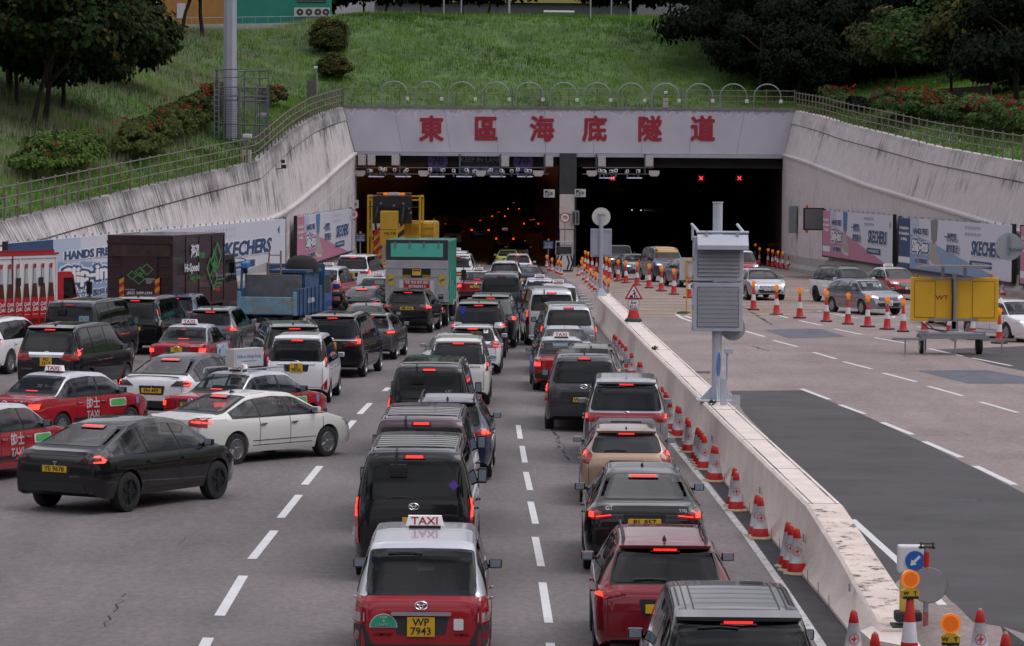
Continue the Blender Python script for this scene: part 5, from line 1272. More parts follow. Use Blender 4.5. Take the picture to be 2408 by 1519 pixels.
r, B = V('hiace', 'van', 'big black van with tall red lamps ahead of the boxy taxi, plate XU 7261', 'van', 975, 156, .6, 'black', plt='XU 7261', two=True, emb='ovals', ribs=True, rear_mirror=True, plz=.90, wheels='steel',
lamps=[[(.88, .62), (.995, .62), (.995, 1.36), (.925, 1.36)]], lit=[[(.905, 1.02), (.985, 1.02), (.985, 1.32), (.935, 1.32)]])
mb = MB(); B.px(mb, LCLR, 'rear', [(.835, .68), (.918, .68), (.918, .86), (.838, .86)], off=.026); mb.build('reverse_light', r)
decal(r, B, 'rear', [(-.60, 1.42), (-.68, 1.50), (-.60, 1.58), (-.52, 1.50)], mat('sticker_purple', (.09, .03, .30), .5), 'window_sticker', .016)
r, B = V('hiace', 'van', 'maroon van with ribbed roof reflecting green, ahead of the big black van', 'van', 991, 138, .6, 'maroon', plt='PF 316', two=True, ribs=True, rear_mirror=True, wheels='steel')
V('suv', 'suv', 'navy SUV with silver rails overlapping the maroon van', 'car', 1050, 117, 1, 'navy', plt='WH 903', rails=True)
r, B = V('hiace', 'van', 'black van with driver elbow out of the window, white sticker on rear glass', 'van', 1009, 109, 1, 'black', plt='SR 6', two=True, ribs=True, rear_mirror=True, wheels='steel')
rear_text(r, B, -.42, 1.44, '6%', .14, mat('sticker_pale', (.35, .45, .45), .5), .03, .02); rear_text(r, B, -.52, 1.33, 'ATM', .08, mat('sticker_pale', (.35, .45, .45), .5), .02, .02)
r, B = V('smallvan', 'minivan', 'cream white minivan with dark headrests in the rear window', 'minivan', 1077, 89, .5, 'cream', plt='KG 33', fin=False, lamps=[[(.86, .95), (.99, .95), (.99, 1.2), (.9, 1.2)]], lit=[[(.89, 1.08), (.97, 1.08), (.97, 1.16), (.9, 1.16)]], glass=GLASS2)
rear_text(r, B, -.45, 1.04, 'SEDONA', .07, BLK, .01)
V('sedan', 'sedan', 'silver saloon hidden ahead of the cream white minivan, only mirrors and flank out', 'car', 1062, 82.5, 1, 'silver', plt='NZ 42', brake=False)
r, B = V('hatch', 'hatchback', 'white hatchback with black spoiler and P plate in its window', 'car', 1110, 77, 1, 'white', plt='UY 7', lamps=[[(.55, .92), (.70, .84), (.99, .84), (.99, 1.02), (.7, 1.03)]], lit=[[(.72, .88), (.94, .86), (.94, .89), (.72, .91)]])
decal(r, B, 'rear', [(-.34, 1.25), (-.48, 1.25), (-.48, 1.39), (-.34, 1.39)], WHT, 'learner_plate', .02); rear_text(r, B, -.41, 1.32, 'P', .12, RINK, .03, .03)
r, B = V('minivan', 'minivan', 'black minivan with blue heart and ALVELL lettering on rear glass', 'minivan', 1124, 71, 1, 'black', plt='AL 77', lamps=[[(.55, 1.02), (.99, 1.02), (.99, 1.22), (.6, 1.20)]], tmat=LCLR, lit=[[(.84, 1.05), (.96, 1.05), (.96, 1.12), (.84, 1.12)]])
BLU = mat('sticker_bright_blue', (.03, .06, .5), .5)
rear_text(r, B, .52, 1.58, '♥', .22, BLU, .01, .02); rear_text(r, B, .50, 1.36, 'ALVELL', .10, BLU, .02, .02, rot=-.9)
V('minivan', 'minivan', 'black minivan with pleated curtain behind its rear glass', 'minivan', 1152, 67, 1.5, 'black', plt='BD 81', glass=mat('curtain_glass', (.12, .13, .115), .1, coat=.8), lamps=[[(.55, .98), (.99, .98), (.99, 1.22), (.84, 1.16)]], lit=[[(.82, 1.02), (.97, 1.02), (.97, 1.12), (.84, 1.12)]])
V('hiace', 'van', 'dark teal van ahead of the curtained minivan', 'van', 1177, 57.5, 1.5, 'teal', plt='HX 90', two=True, emb='ovals', lamps_on=False, wheels='steel', rear_mirror=False)
V('suv', 'suv', 'white SUV with black rear window tight before the dark teal van', 'car', 1185, 46.5, 2, 'white', plt='GM 5', rails=True, lamps_on=False)
V('suv', 'suv', 'white SUV carrying a flat roof rack near the tunnel mouth', 'car', 1216, 39.5, 1, 'white', plt='GH 71', rails=True)
V('sedan', 'sedan', 'navy saloon wedged between the teal van and the taxi signs', 'car', 1237, 46.5, 1, 'navy', plt='FR 2', brake=False)
V('hatch', 'hatchback', 'lime green hatchback sliver beside the roof-racked SUV', 'car', 1192, 34, 1, 'green', plt='TG 8', far=True, lamps_on=False)
V('suv', 'suv', 'black SUV just inside the tunnel mouth', 'car', 1217, 31, 0, 'black', plt='PO 12', far=True, lamps_on=False)
V('minivan', 'minivan', 'black minivan with grooved sky-lit roof cut by the bottom of the frame, ribbed roof', 'minivan', 1748, 231, .5, 'black', up='dgrey', plt=None, ribs=False, fin=False, grooves=True)  # grey upper paint stands in for sky reflected on a black roof
r, B = V('suv', 'suv', 'candy red SUV with black aerial and blue-tinted mirrors', 'car', 1572, 185, .5, 'red', plt='VD 5', rails=True, lamps=[[(.55, .98), (.86, .92), (.99, .93), (.99, 1.06), (.84, 1.06)]], lit=[[(.86, .95), (.96, .95), (.96, 1.01), (.87, 1.01)]])
r, B = V('crossover', 'hatchback', 'black sloping-roof hatchback with plate RL 857', 'car', 1520, 150, .8, 'black', plt='RL 857', emb='disc', lamps=[[(.50, .94), (.80, .90), (.99, .92), (.99, 1.06), (.84, 1.07)]], lit=[[(.83, .94), (.90, .94), (.90, 1.02), (.84, 1.02)], [(.55, .965), (.80, .94), (.80, .955), (.55, .98)]], plz=.86)
rear_text(r, B, .56, 1.07, 'GT', .09, CHR, .01, .02); rear_text(r, B, -.60, 1.04, '528i', .07, CHR, .01, .02)
V('hatch', 'hatchback', 'bronze gold hatchback with pointed tail lamps', 'car', 1476, 124.5, 1, 'gold', plt='JR 4', lamps=[[(.72, 1.0), (.82, .84), (.99, .84), (.99, 1.10), (.86, 1.12)]], lit=[[(.84, 1.0), (.96, .98), (.96, 1.07), (.86, 1.08)]], glass=GLASS2)
r, B = V('minivan', 'minivan', 'silver minivan with one red light band across the tail', 'minivan', 1474, 109, 1.5, 'silver', plt='ES 70', fin=True, lamps=[[(0, 1.06), (.6, 1.06), (.72, .96), (.99, .96), (.99, 1.16), (0, 1.15)]], lit=[[(.88, 1.04), (.97, 1.04), (.97, 1.13), (.89, 1.13)]], emb='ovals')
r, B = V('starex', 'van', 'dark grey van with wire cage behind the rear glass, plate WS 5', 'van', 1374, 97, 1.5, 'dgrey', plt='WS 5210', ribs=True, wheels='steel', emb='slant', plz=.80)
rear_text(r, B, .50, 1.06, 'HYUNDAI', .065, CHR, .01)
decal(r, B, 'rear', rpoly([(-.42, 1.27), (-.62, 1.27), (-.62, 1.41), (-.42, 1.41)], .06), mat('sticker_pale_blue', (.25, .48, .62), .5), 'window_sticker', .016)
V('suv', 'suv', 'black SUV with thin aerial peeking over the dark grey van', 'car', 1389, 88, 2, 'black', plt='UV 20', lamps_on=False)
r, B = redtaxi('red taxi with blue side graphics and white banner across its rear glass', px=1326, s=82.5, hd=-1.5, plt='NF 2014')
rear_text(r, B, 0, 1.37, '立即下載 高德打車', .09, mat('advert_text', (.16, .18, .28)), .01, .02)
decal(r, B, 'lside', [(1.0, .4), (3.6, .4), (3.6, .92), (1.0, .92)], mat('sticker_bright_blue2', (.06, .12, .45), .4), 'door_advert', .01)
V('sedan', 'sedan', 'silver saloon with shark-fin aerial between the taxi and the silver van', 'car', 1334, 76.5, -2, 'paper', plt='BM 1', brake=False)
V('starex', 'van', 'silver van with wire cage rear window and red lamps', 'van', 1338, 71, -2.5, 'silver', plt='PL 55', ribs=True, wheels='steel')
r, B = V('hiace', 'van', 'white van with tall red lamps ahead of the silver van', 'van', 1297, 65.5, -3, 'paper', plt='NX 18', rear_mirror=True, ribs=True, wheels='steel', lamps=[[(.86, .80), (.99, .80), (.99, 1.32), (.90, 1.32)]])
V('hybrid', 'taxi', 'silver-topped boxy taxi beyond the white van', 'taxi', 1316, 58.5, -2, 'taxired', up='paper', taxi=True, plt='YC 3', brake=False)
redtaxi('silver-roofed taxi furthest up the median queue', px=1272, s=53, hd=-2, plt='TR 6', far=True)
redtaxi('red taxi with yellow banner in its rear window before the tunnel', px=1117, s=50.5, hd=3, plt='LT 2')
V('minivan', 'minivan', 'white minivan beyond the aqua lorry, dark flank', 'minivan', 1072, 46, 2, 'white', plt='PA 3', far=True)
V('hybrid', 'taxi', 'silver-roofed boxy taxi entering the tunnel behind the white van', 'taxi', 1068, 41, 3, 'taxired', up='paper', taxi=True, plt='WA 1', brake=False, far=True)
V('hiace', 'van', 'beige van rolling into the tube under dim lamps', 'van', 1062, 26.5, 0, 'gold', plt='RA 3', far=True, lamps_on=False)
for px, s_, kd, cl, lb in [(1127, 24, 'hiace', 'softblack', 'dark van deep in the tube, lamps glowing red, beside the tunnel wall'), (1185, 27, 'hybrid', 'taxired', 'taxi inside the tube centred between two glowing vans'), (1247, 21, 'sedan', 'black', 'black saloon deep in the tube near the dividing pillar'), (1170, 18.5, 'suv', 'softblack', 'small dark SUV deeper in the tube behind the taxi'), (1205, 15.5, 'hiace', 'softblack', 'last visible van far down the tube')]:
 V(kd, {'hiace': 'van', 'hybrid': 'taxi', 'sedan': 'sedan', 'suv': 'suv'}[kd], lb, 'van' if kd == 'hiace' else 'car', px, s_, 0, cl, plt='', far=True, taxi=kd == 'hybrid', lit=[[(.80, .92), (.97, .92), (.97, 1.06), (.80, 1.06)]])
r, B = V('sedan', 'sedan', 'champagne silver saloon coming out of the tunnel, plate VN 5422', 'car', 1809, 50.6, 170, 'silver', face=True, plt='VN 5422', emb='ovals')
r, B = V('hatch', 'hatchback', 'lilac grey crossover steering round the cones, plate VC 3839', 'car', 2090, 56, 157, 'lilac', face=True, plt='VC 3839', two=True, emb='ovals', hon=True)
V('suv', 'suv', 'white SUV with black bonnet and roof rails behind the lilac crossover', 'car', 2040, 51.8, 160, 'white', up='black', face=True, plt='XD 8', rails=True, wheels='dark', dark_low=True)
r, B = redtaxi('oncoming red taxi with green 4 SEATS badge on its bumper', px=2136, s=50, hd=166, face=True, plt='JL 2901', two=True, emb=None)
decal(r, B, 'front', [(-.22+.16*math.cos(a), .64+.12*math.sin(a)) for a in np.linspace(0, math.pi, 10)], GB2, 'seat_badge', .03, .2); rear_text(r, B, -.22, .69, '4', .09, WHT, .03, .045, ax='front')
V('sedan', 'coupe', 'white coupe entering from the frame edge beside the yellow trailer', 'car', loc=(2330/1, 0, 0) if False else (16.55, 122.9, 0), hd=160, col='white', face=False, loc_dummy=None) if False else None
fw = Vector((math.sin(R(160)), math.cos(R(160)), 0)); rv = Vector((math.cos(R(160)), -math.sin(R(160)), 0))
pa = Vector((17.75, 118.5, 0))+Vector((-rv.x, -rv.y, 0))*.80-fw*3.89
V('sedan', 'coupe', 'white coupe entering from the frame edge beside the yellow trailer', 'car', loc=(pa.x, pa.y, 0), hd=160, col='white', plt=None, hon=True, emb=None)
V('sedan', 'sedan', 'dark saloon hidden behind the yellow trailer, tyres below its board', 'car', 2290, 60.5, 174, 'navy', face=True, plt=None)
V('hybrid', 'taxi', 'boxy red taxi oncoming, half hidden by the louvred signal cabinet', 'taxi', 1752, 42.5, 176, 'taxired', up='paper', face=True, plt='WR 9', hon=True)
V('starex', 'van', 'navy security van with orange-yellow roof', 'van', 1581, 42.8, 172, 'navy', up='amber_roof', face=True, plt=None) if False else None
PAINTS['ochre'] = ((.42, .22, .03), 0)
r, B = V('starex', 'van', 'navy security van with ochre roof reading Guardforce', 'van', 1579, 42.5, 171, 'navy', up=None, face=True, plt=None, wheels='steel')
mb = MB(); B.patch(mb, paint('ochre', *PAINTS['ochre']), 'top', rpoly([(.2, -.70), (3.6, -.66), (3.6, .66), (.2, .70)], .1), off=.012, cell=.25); mb.build('ochre_roof', r, True)
rear_text(r, B, .15, 1.16, 'Guardforce', .15, mat('gold_ink', (.5, .36, .2), .5), .02, .02, ax='front')
V('sedan', 'sedan', 'midnight blue saloon half behind the white sign panel', 'car', 1646, 45.5, 168, 'navy', face=True, plt=None)
V('sedan', 'electric_car', 'blue electric saloon leaving the tube, plate YK 909', 'car', 1503, 40, 172, 'navy', face=True, plt='YK 909', emb='tee')
V('jeep', 'jeep', 'boxy dark off-roader with round lamp behind the pole sign', 'car', 1462, 35, 176, 'dgrey', face=True, plt='WP 7', hon=True, far=True)
for px, s_, kd, lb in [(1494, 15.5, 'hiace', 'oncoming van deep in the far tube with paired white headlamps'), (1508, 13.0, 'hiace', 'oncoming van farther up the far tube, small white headlamps'), (1632, 19, 'hiace', 'oncoming dark van by the tube wall with one bright lamp')]:
 V(kd, 'van', lb, 'van', px, s_, 180, 'softblack', face=True, plt='', far=True, hon=True)
def lorry(name, label, p, hd, L_, W, H, z0, box_m, side_m, cab_m, cabL=1.9, cabH=2.4, rear_m=None, wheels=((1.2,), (-1.2,)), roof_m=None):
 root = empty(name, (p[0], p[1], gz(p[0], p[1])), math.pi/2-R(hd)); tag(root, label, 'truck')
 bl = L_-cabL-.15
 mb = MB(); mb.rbox((bl/2, 0, (z0+H)/2), (bl, W, H-z0), box_m, b=.03); cb = mb.build('cargo_box', root)
 mb = MB(); e = .012
 for x in np.arange(.0, bl+.01, bl/4):
  for sy in (1, -1): mb.box((min(max(x, .04), bl-.04), sy*(W/2+e), (z0+H)/2), (.06, .03, H-z0-.05), side_m)
 for sy in (1, -1):
  for z in (z0+.04, H-.05): mb.box((bl/2, sy*(W/2+e), z), (bl, .035, .09), side_m)
 mb.build('edge_trim', cb)
 mb = MB(); mb.box((bl/2, 0, z0-.16), (L_-.4, .85, .18), BLK); mb.box((.1, 0, z0-.32), (.10, W*.9, .12), PLA); mb.build('chassis', root)
 c = MB(); x0 = bl+.15
 prof = [(x0, z0-.25), (L_-.02, z0-.25), (L_, z0+.45), (L_-.12, z0+.75), (L_-.45, cabH-.12), (L_-.62, cabH), (x0, cabH)]
 c.prism(prof, 1, -W*.46, W*.46, cab_m); ca = c.build('cab', root)
 g = MB()
 for sy in (1, -1):
  pr = [(x0+.35, z0+.75), (L_-.18, z0+.78), (L_-.50, cabH-.2), (x0+.35, cabH-.2)]
  g.prism(pr, 1, sy*(W*.46-.005), sy*(W*.46+.008), GLASS)
 g.prism([(-W*.40, z0+.85), (W*.40, z0+.85), (W*.37, cabH-.18), (-W*.37, cabH-.18)], 0, L_-.34, L_-.20, GLASS)
 g.build('cab_window', ca)
 for sy in (1, -1):
  m_ = MB(); m_.tube([(L_-.3, sy*W*.46, cabH-.15), (L_+.05, sy*(W*.46+.28), cabH-.2), (L_+.05, sy*(W*.46+.28), cabH-.95)], .02, BLK); m_.rbox((L_+.04, sy*(W*.46+.28), cabH-.55), (.08, .2, .42), BLK, b=.03); m_.build('mirror', ca)
 for x in (1.25, L_-1.15):
  for sy in (1, -1):
   add_wheel(root, x, sy*(W/2-.18), .42, .28, 'steel')
 for sy in (1, -1):
  m_ = MB(); m_.rbox((-.01, sy*(W/2-.28), z0-.22), (.06, .40, .16), BLK, b=.01); m_.rbox((-.04, sy*(W/2-.22), z0-.22), (.03, .13, .12), LRED, b=.01); tl_ = m_.build('tail_light', root)
  m_ = MB(); m_.box((-.058, sy*(W/2-.22), z0-.22), (.012, .10, .09), LON2); m_.box((-.045, sy*(W/2-.36), z0-.22), (.02, .09, .09), AMB); m_.build('lit_lens', tl_)
 return root
AQ = mat('aqua_paint', (.04, .36, .27), .35, coat=.6, var=.1, vs=2); TIN = mat('tail_lift_aluminium', (.50, .49, .51), .42, .55, var=.14, vs=2.5, dirt=((.32, .30, .28), .66))
r = lorry('box_lorry', 'aqua box lorry with silver tail lift and removals phone number 97366911', ((979-CX)/60.2, FPX/60.2), 3, 6.6, 2.40, 3.40, .95, AQ, mat('aqua_trim', (.03, .27, .21), .4), mat('cab_white', (.6, .6, .6), .4))
mb = MB(); mb.rbox((-.03, 0, 2.98), (.06, 2.42, .86), PLA, b=.01); mb.quad((-.065, 1.02, 2.75), (-.065, -1.02, 2.75), (-.065, -1.02, 3.28), (-.065, 1.02, 3.28), mat('aqua_panel', (.10, .52, .40), .4))
for y in (-.85, -.28, .28, .85): mb.box((-.075, y, 3.22), (.03, .06, .22), ALU)
mb.build('rear_header', r)
tg = MB(); tg.rbox((-.09, 0, 1.80), (.09, 2.44, 1.62), TIN, b=.01);
for z in (2.28, 1.95): tg.box((-.137, 0, z), (.006, 2.4, .012), PLA)
tg.rbox((-.14, .60, 1.42), (.02, .16, .82), mat('lift_strip', (.58, .58, .58), .5), b=.005); tg.rbox((-.14, -.60, 1.42), (.02, .16, .82), mat('lift_strip', (.58, .58, .58)), b=.005)
tl_ = tg.build('tail_lift', r)
s = MB(); RS = mat('sign_red', (.48, .02, .025), .5); YS = mat('sign_yellow', (.62, .50, .05), .5)
s.box((-.142, 0, 2.12), (.01, 1.10, .36), BLK); s.box((-.150, 0, 2.15), (.006, .34, .24), YS); s.box((-.154, 0, 2.22), (.004, .28, .07), RS)
for y in (.40, -.40): s.box((-.150, y, 1.99), (.006, .32, .10), YS)
s.box((-.143, 0, 1.67), (.012, 1.0, .34), RS)
for y in (1.0, -1.0): s.prism([(y-.14, 2.05), (y+.14, 2.05), (y+.08, 1.62), (y-.08, 1.62)], 0, -.15, -.138, mat('flag_yellow', (.55, .42, .03), .6))
s.box((-.143, -.95, 1.20), (.008, .2, .2), BLK); s.box((-.143, .95, 1.25), (.008, .18, .14), mat('sticker_orange', (.6, .25, .03), .6)); s.build('notice', tl_)
s = MB(); F_ = lambda y, z: frame((-.156, y, z), (0, -1, 0), (0, 0, 1))
s.text('搬家 搬仓 租车 装修', .145, WHT, F_(0, 1.75), ext=.002, bold=.015, sx=.72); s.text('97366911', .17, WHT, F_(-.03, 1.59), ext=.002, bold=.02, sx=1.0)
s.text('保持车距', .07, INK, F_(.40, 1.99), ext=.002, bold=.01); s.text('保持车距', .07, INK, F_(-.40, 1.99), ext=.002, bold=.01); s.text('LEECI', .09, INK, F_(1.0, 1.85) @ Matrix.Rotation(.35, 4, 'Z'), ext=.002, bold=.02); s.text('LEECI', .09, INK, F_(-1.0, 1.85) @ Matrix.Rotation(.35, 4, 'Z'), ext=.002, bold=.02); s.text('DCH', .07, WHT, F_(-.95, 1.24), ext=.002, bold=.02)
s.build('lettering', tl_)
s = MB(); s.box((-.06, -.95, .62), (.02, .42, .16), mat('mudflap_red', (.20, .02, .03), .6)); s.text('ISUZU', .11, WHT, frame((-.075, -.95, .62), (0, -1, 0), (0, 0, 1)), ext=.002, bold=.02); s.build('mudflap', r)
MR = mat('maroon_box', (.040, .014, .018), .38, .2, coat=.4, var=.25, vs=1.5); GN = mat('logo_green', (.05, .30, .07), .5)
mx0 = Vector(((328-CX)/64.5, FPX/64.5))
r = lorry('box_lorry', 'dark maroon box lorry with green diamond logo and white phone number', mx0, 12, 8.6, 2.45, 3.62, .95, MR, mat('maroon_trim', (.05, .022, .03), .4), MR, cabL=2.0, cabH=2.75)
s = MB(); s.box((-.03, 0, 3.05), (.05, 2.3, .42), mat('rusty_steel', (.06, .035, .028), .7, .2, var=.4, vs=4)); s.rbox((-.05, 0, 1.95), (.05, 1.35, 1.75), MR, b=.01)
for z in (1.3, 1.7, 2.1, 2.5):
 for y in (.92, -.92): s.box((-.02, y, z), (.05, .42, .05), mat('maroon_trim', (.05, .022, .03)))
s.box((-.03, 0, 3.36), (.08, 2.5, .10), MR); tg = s.build('tailgate', r)
s = MB()
for y in (.68, -.68):
 for k in range(6):
  z = 1.05+k*.155; s.add([(-.08, y+.09, z), (-.08, y-.09, z+.10), (-.08, y-.09, z+.255), (-.08, y+.09, z+.155)], [(0, 1, 2, 3)], mat('marker_orange', (.65, .30, .02), .5) if k % 2 else mat('marker_red', (.42, .02, .02), .5))
s.build('marker_board', tg)
def diamond(s, c, a, b, wd, m, O, U, W_):
 pts = [(c[0]-a, c[1]), (c[0], c[1]+b), (c[0]+a, c[1]), (c[0], c[1]-b)]; k = (a-wd)/a
 inn = [(c[0]+(p[0]-c[0])*k, c[1]+(p[1]-c[1])*k) for p in pts]
 vs = [O+U*p[0]+W_*p[1] for p in pts+inn]; s.add(vs, [(i, (i+1) % 4, 4+(i+1) % 4, 4+i) for i in range(4)], m)
s = MB(); O = Vector((-.082, 0, 2.15)); U = Vector((0, -1, 0)); Z = Vector((0, 0, 1))
for c, a, b in (((.28, .22), .26, .22), ((.02, .14), .20, .17), ((-.28, .0), .2, .17), ((-.02, -.13), .25, .21), ((.02, .03), .1, .1)): diamond(s, c, a, b, .05, GN, O, U, Z)
for k in range(3): s.box((-.083, -.42+.03*k, 2.02-.07*k), (.004, .36-.08*k, .018), WHT)
s.build('logo', tg)
s = MB(); s.text('(852) 2499 6399', .145, WHT, frame((-.085, 0, 1.50), (0, -1, 0), (0, 0, 1)), ext=.002, bold=.02, shear=.15); s.text('www.hi-speed.hk', .15, WHT, frame((-.085, 0, 1.31), (0, -1, 0), (0, 0, 1)), ext=.002, bold=.02, shear=.15); s.text('Service Hotline:', .06, WHT, frame((-.085, .35, 1.63), (0, -1, 0), (0, 0, 1)), ext=.002, bold=.01); s.build('lettering', tg)
s = MB(); O = Vector((4.95, -1.275, 2.3)); U = Vector((1, 0, 0))
for c, a, b in (((.45, .45), .55, .55), ((.05, .25), .45, .45), ((-.45, .0), .45, .42), ((.0, -.35), .5, .52), ((.0, .05), .22, .25)): diamond(s, c, a, b, .10, GN, O, U, Z)
for k in range(3): s.box((5.75-.12*k, -1.276, 1.85-.14*k), (1.0-.25*k, .004, .035), GN)
s.build('logo', r)
s = MB(); Fr = lambda x, z: frame((x, -1.28, z), (1, 0, 0), (0, 0, 1))
s.text('海迅', .52, WHT, Fr(2.6, 2.95), ext=.002, bold=.03); s.text('Hi-Speed', .42, WHT, Fr(2.2, 2.38), ext=.002, bold=.03, sx=1.15); s.text('Supply Chain', .24, GN, Fr(2.6, 2.02), ext=.002, bold=.01); s.text('供應鏈', .25, GN, Fr(3.4, 2.8), ext=.002, bold=.01); s.build('lettering', r)
RD = mat('drinks_red', (.42, .008, .014), .35, coat=.5, var=.06); WB = mat('drinks_white', (.66, .66, .67), .4, coat=.4, var=.05)
hd = 29; h_ = Vector((math.sin(R(hd)), math.cos(R(hd)))); rr_ = Vector((math.cos(R(hd)), -math.sin(R(hd))))
LL = 9.5; fr_ = Vector((-14.3, 110.6)); cc = fr_-h_*LL-rr_*1.15
r = lorry('drinks_lorry', 'red drinks lorry with a row of cola bottles on its white side', cc, hd, LL, 2.35, 3.2, .55, WB, WB, RD, cabL=1.35, cabH=2.62)
s = MB(); yy = -1.195; bl = LL-1.5
s.box((bl/2, yy, .95), (bl, .02, .85), RD); s.box((bl/2, 0, 3.24), (bl+.1, 2.45, .07), RD); s.box((bl/2, -1.1, 3.32), (bl*.98, .06, .10), mat('drinks_dark_red', (.22, .01, .015), .5)); s.box((bl-2.4, yy-.012, 1.9), (.05, .02, 2.6), mat('drinks_dark_red', (.22, .01, .015))); s.build('side_panel', r)
COLA = mat('cola_brown', (.085, .022, .012), .3); CLB = mat('bottle_glass', (.40, .42, .45), .25); WL2 = mat('label_red', (.44, .012, .02), .4)
for k in range(16):
 x = bl-.35-k*.44; s = MB(); y = yy-.014; z0 = 1.0; K = 1.15
 pr = [(a_*K, b_*1.12) for a_, b_ in [(.0, .155), (.30, .165), (.55, .165), (.75, .14), (1.0, .10), (1.25, .07), (1.45, .058), (1.62, .058), (1.64, .07)]]
 def band(a, b, m, dy):
  zs = sorted(set([a, b]+[p_[0] for p_ in pr if a < p_[0] < b])); zz = [z_ for z_ in zs]
  ws = [float(np.interp(z_, [p_[0] for p_ in pr], [p_[1] for p_ in pr])) for z_ in zz]
  vs = [(x-w_, y-dy, z0+z_) for z_, w_ in zip(zz, ws)]+[(x+w_, y-dy, z0+z_) for z_, w_ in zip(zz, ws)]; n = len(zz)
  s.add(vs, [(q, n+q, n+q+1, q+1) for q in range(n-1)], m)
 band(0, 1.29, COLA, 0); band(1.29, 1.78, CLB, 0); band(1.78, 1.93, mat('cap_red', (.4, .02, .03), .4), .002); band(.14, .83, WL2, .003)
 bt = s.build('printed_bottle', r)
 s = MB(); s.text('Coca', .19, WHT, Matrix.Translation((x, y-.008, z0+.62)) @ Matrix.Rotation(math.pi/2, 4, 'X') @ Matrix.Rotation(.15, 4, 'Z'), ext=.001, bold=.015, shear=.35, sx=.8)
 s.text('Cola', .19, WHT, Matrix.Translation((x, y-.008, z0+.45)) @ Matrix.Rotation(math.pi/2, 4, 'X') @ Matrix.Rotation(.15, 4, 'Z'), ext=.001, bold=.015, shear=.35, sx=.8)
 s.text('ORIGINAL TASTE', .045, WHT, Matrix.Translation((x, y-.008, z0+.28)) @ Matrix.Rotation(math.pi/2, 4, 'X'), ext=.001, sx=.8); s.build('lettering', bt)
for k, x in enumerate((bl-.9, bl-2.1, bl-3.2)):
 s = MB(); s.rbox((x, yy-.02, 2.35), (.22, .03, .26), BLK, b=.05); s.build('panel_handle', r)
TB = mat('tipper_blue', (.03, .09, .20), .55, var=.35, vs=2, dirt=((.16, .13, .10), .54)); TBL = mat('tailgate_blue', (.17, .33, .42), .55, var=.3, vs=1.4, dirt=((.26, .24, .22), .50)); TGR = mat('bare_steel', (.16, .165, .18), .5, .3, var=.3, vs=2, dirt=((.13, .09, .06), .6))
hd = 9; pt = Vector(((627-CX)/66, FPX/66))
root = empty('tipper_lorry', (pt.x, pt.y, gz(pt.x, pt.y)), math.pi/2-R(hd)); tag(root, 'weathered blue tipper lorry with rust-stained tailgate', 'truck')
s = MB(); s.rbox((0, 0, 1.22), (.10, 2.15, .62), TBL, b=.02)
for y in (1.02, -1.02): s.rbox((-.04, y, 1.30), (.12, .12, .85), TBL, b=.02)
s.build('tailgate', root)
s = MB()
for sy in (1, -1): s.rbox((2.1, sy*1.06, 1.35), (4.2, .08, .95), TB, b=.02)
for x in np.arange(.3, 4.2, .65):
 for sy in (1, -1): s.box((x, sy*1.12, 1.35), (.1, .06, .95), TB)
s.box((2.1, 0, .92), (4.2, 2.1, .08), TB); s.build('bed', root)
s = MB(); s.rbox((.85, -.02, 1.90), (.06, 2.08, .80), TGR, b=.01); s.build('steel_board', root)
s = MB(); s.rbox((4.6, 0, 1.75), (.10, 2.2, 1.7), TB, b=.02); s.prism([(4.7, .7), (6.3, .7), (6.35, 1.4), (6.0, 2.3), (4.7, 2.35)], 1, -1.0, 1.0, mat('tipper_cab_blue', (.03, .10, .30), .4, coat=.5)); s.build('cab', root)
s = MB(); s.prism([(5.0, 1.5), (6.1, 1.5), (5.9, 2.15), (5.0, 2.15)], 1, -1.01, -1.0, GLASS); s.build('cab_window', root)
s = MB(); s.text('6131 8984', .26, WHT, frame((2.0, -1.165, 1.35), (1, 0, 0), (0, 0, 1)), ext=.002, bold=.01); s.build('lettering', root)
s = MB(); s.tube([(.2, 1.0, 1.6), (.15, .95, 2.7)], .05, TB); s.tube([(.15, .95, 2.7), (.6, .8, 2.75)], .06, mat('crane_blue', (.04, .2, .5), .4)); s.rbox((.2, .85, 2.65), (.3, .25, .22), mat('crane_blue', (.04, .2, .5)), b=.05); s.tube([(.2, .8, 2.5), (.2, .8, 2.0)], .015, BLK); s.build('hoist', root)
for x in (1.0, 5.5):
 for sy in (1, -1): add_wheel(root, x, sy*.9, .42, .28, 'steel')
s = MB(); s.box((2.2, 0, .7), (4.5, .8, .2), BLK); s.build('chassis', root)
def onb(x, y, z):
 th = R(hd); f_ = Vector((math.sin(th), math.cos(th), 0)); l_ = Vector((-math.cos(th), math.sin(th), 0)); return Vector((pt.x, pt.y, gz(pt.x, pt.y)))+f_*x+l_*y+Vector((0, 0, z))
o = empty('skip_bin', onb(3.0, -.35, 1.0), math.pi/2-R(hd)); tag(o, 'blue steel skip riding in the tipper bed', 'skip'); s = MB(); s.prism([(-1.0, 0), (1.0, 0), (1.25, 1.38), (-1.25, 1.38)], 1, -.62, .62, TB); s.box((0, 0, 1.40), (2.6, 1.4, .10), TB); s.build('bin', o)
o = empty('wooden_ladder', onb(1.15, .05, 1.0), math.pi/2-R(hd)); tag(o, 'wooden ladder standing up in the tipper bed', 'ladder'); s = MB(); WD = mat('ladder_wood', (.24, .14, .08), .7, var=.2)
for y in (.28, -.28): s.tube([(0, y, 0), (.3, y*.75, 2.15)], .035, WD)
s.build('stile', o); s = MB()
for k in range(6): t = .15+k*.155; s.tube([(.3*t, .28*(1-.25*t), 2.15*t), (.3*t, -.28*(1-.25*t), 2.15*t)], .022, WD)
s.build('rung', o)
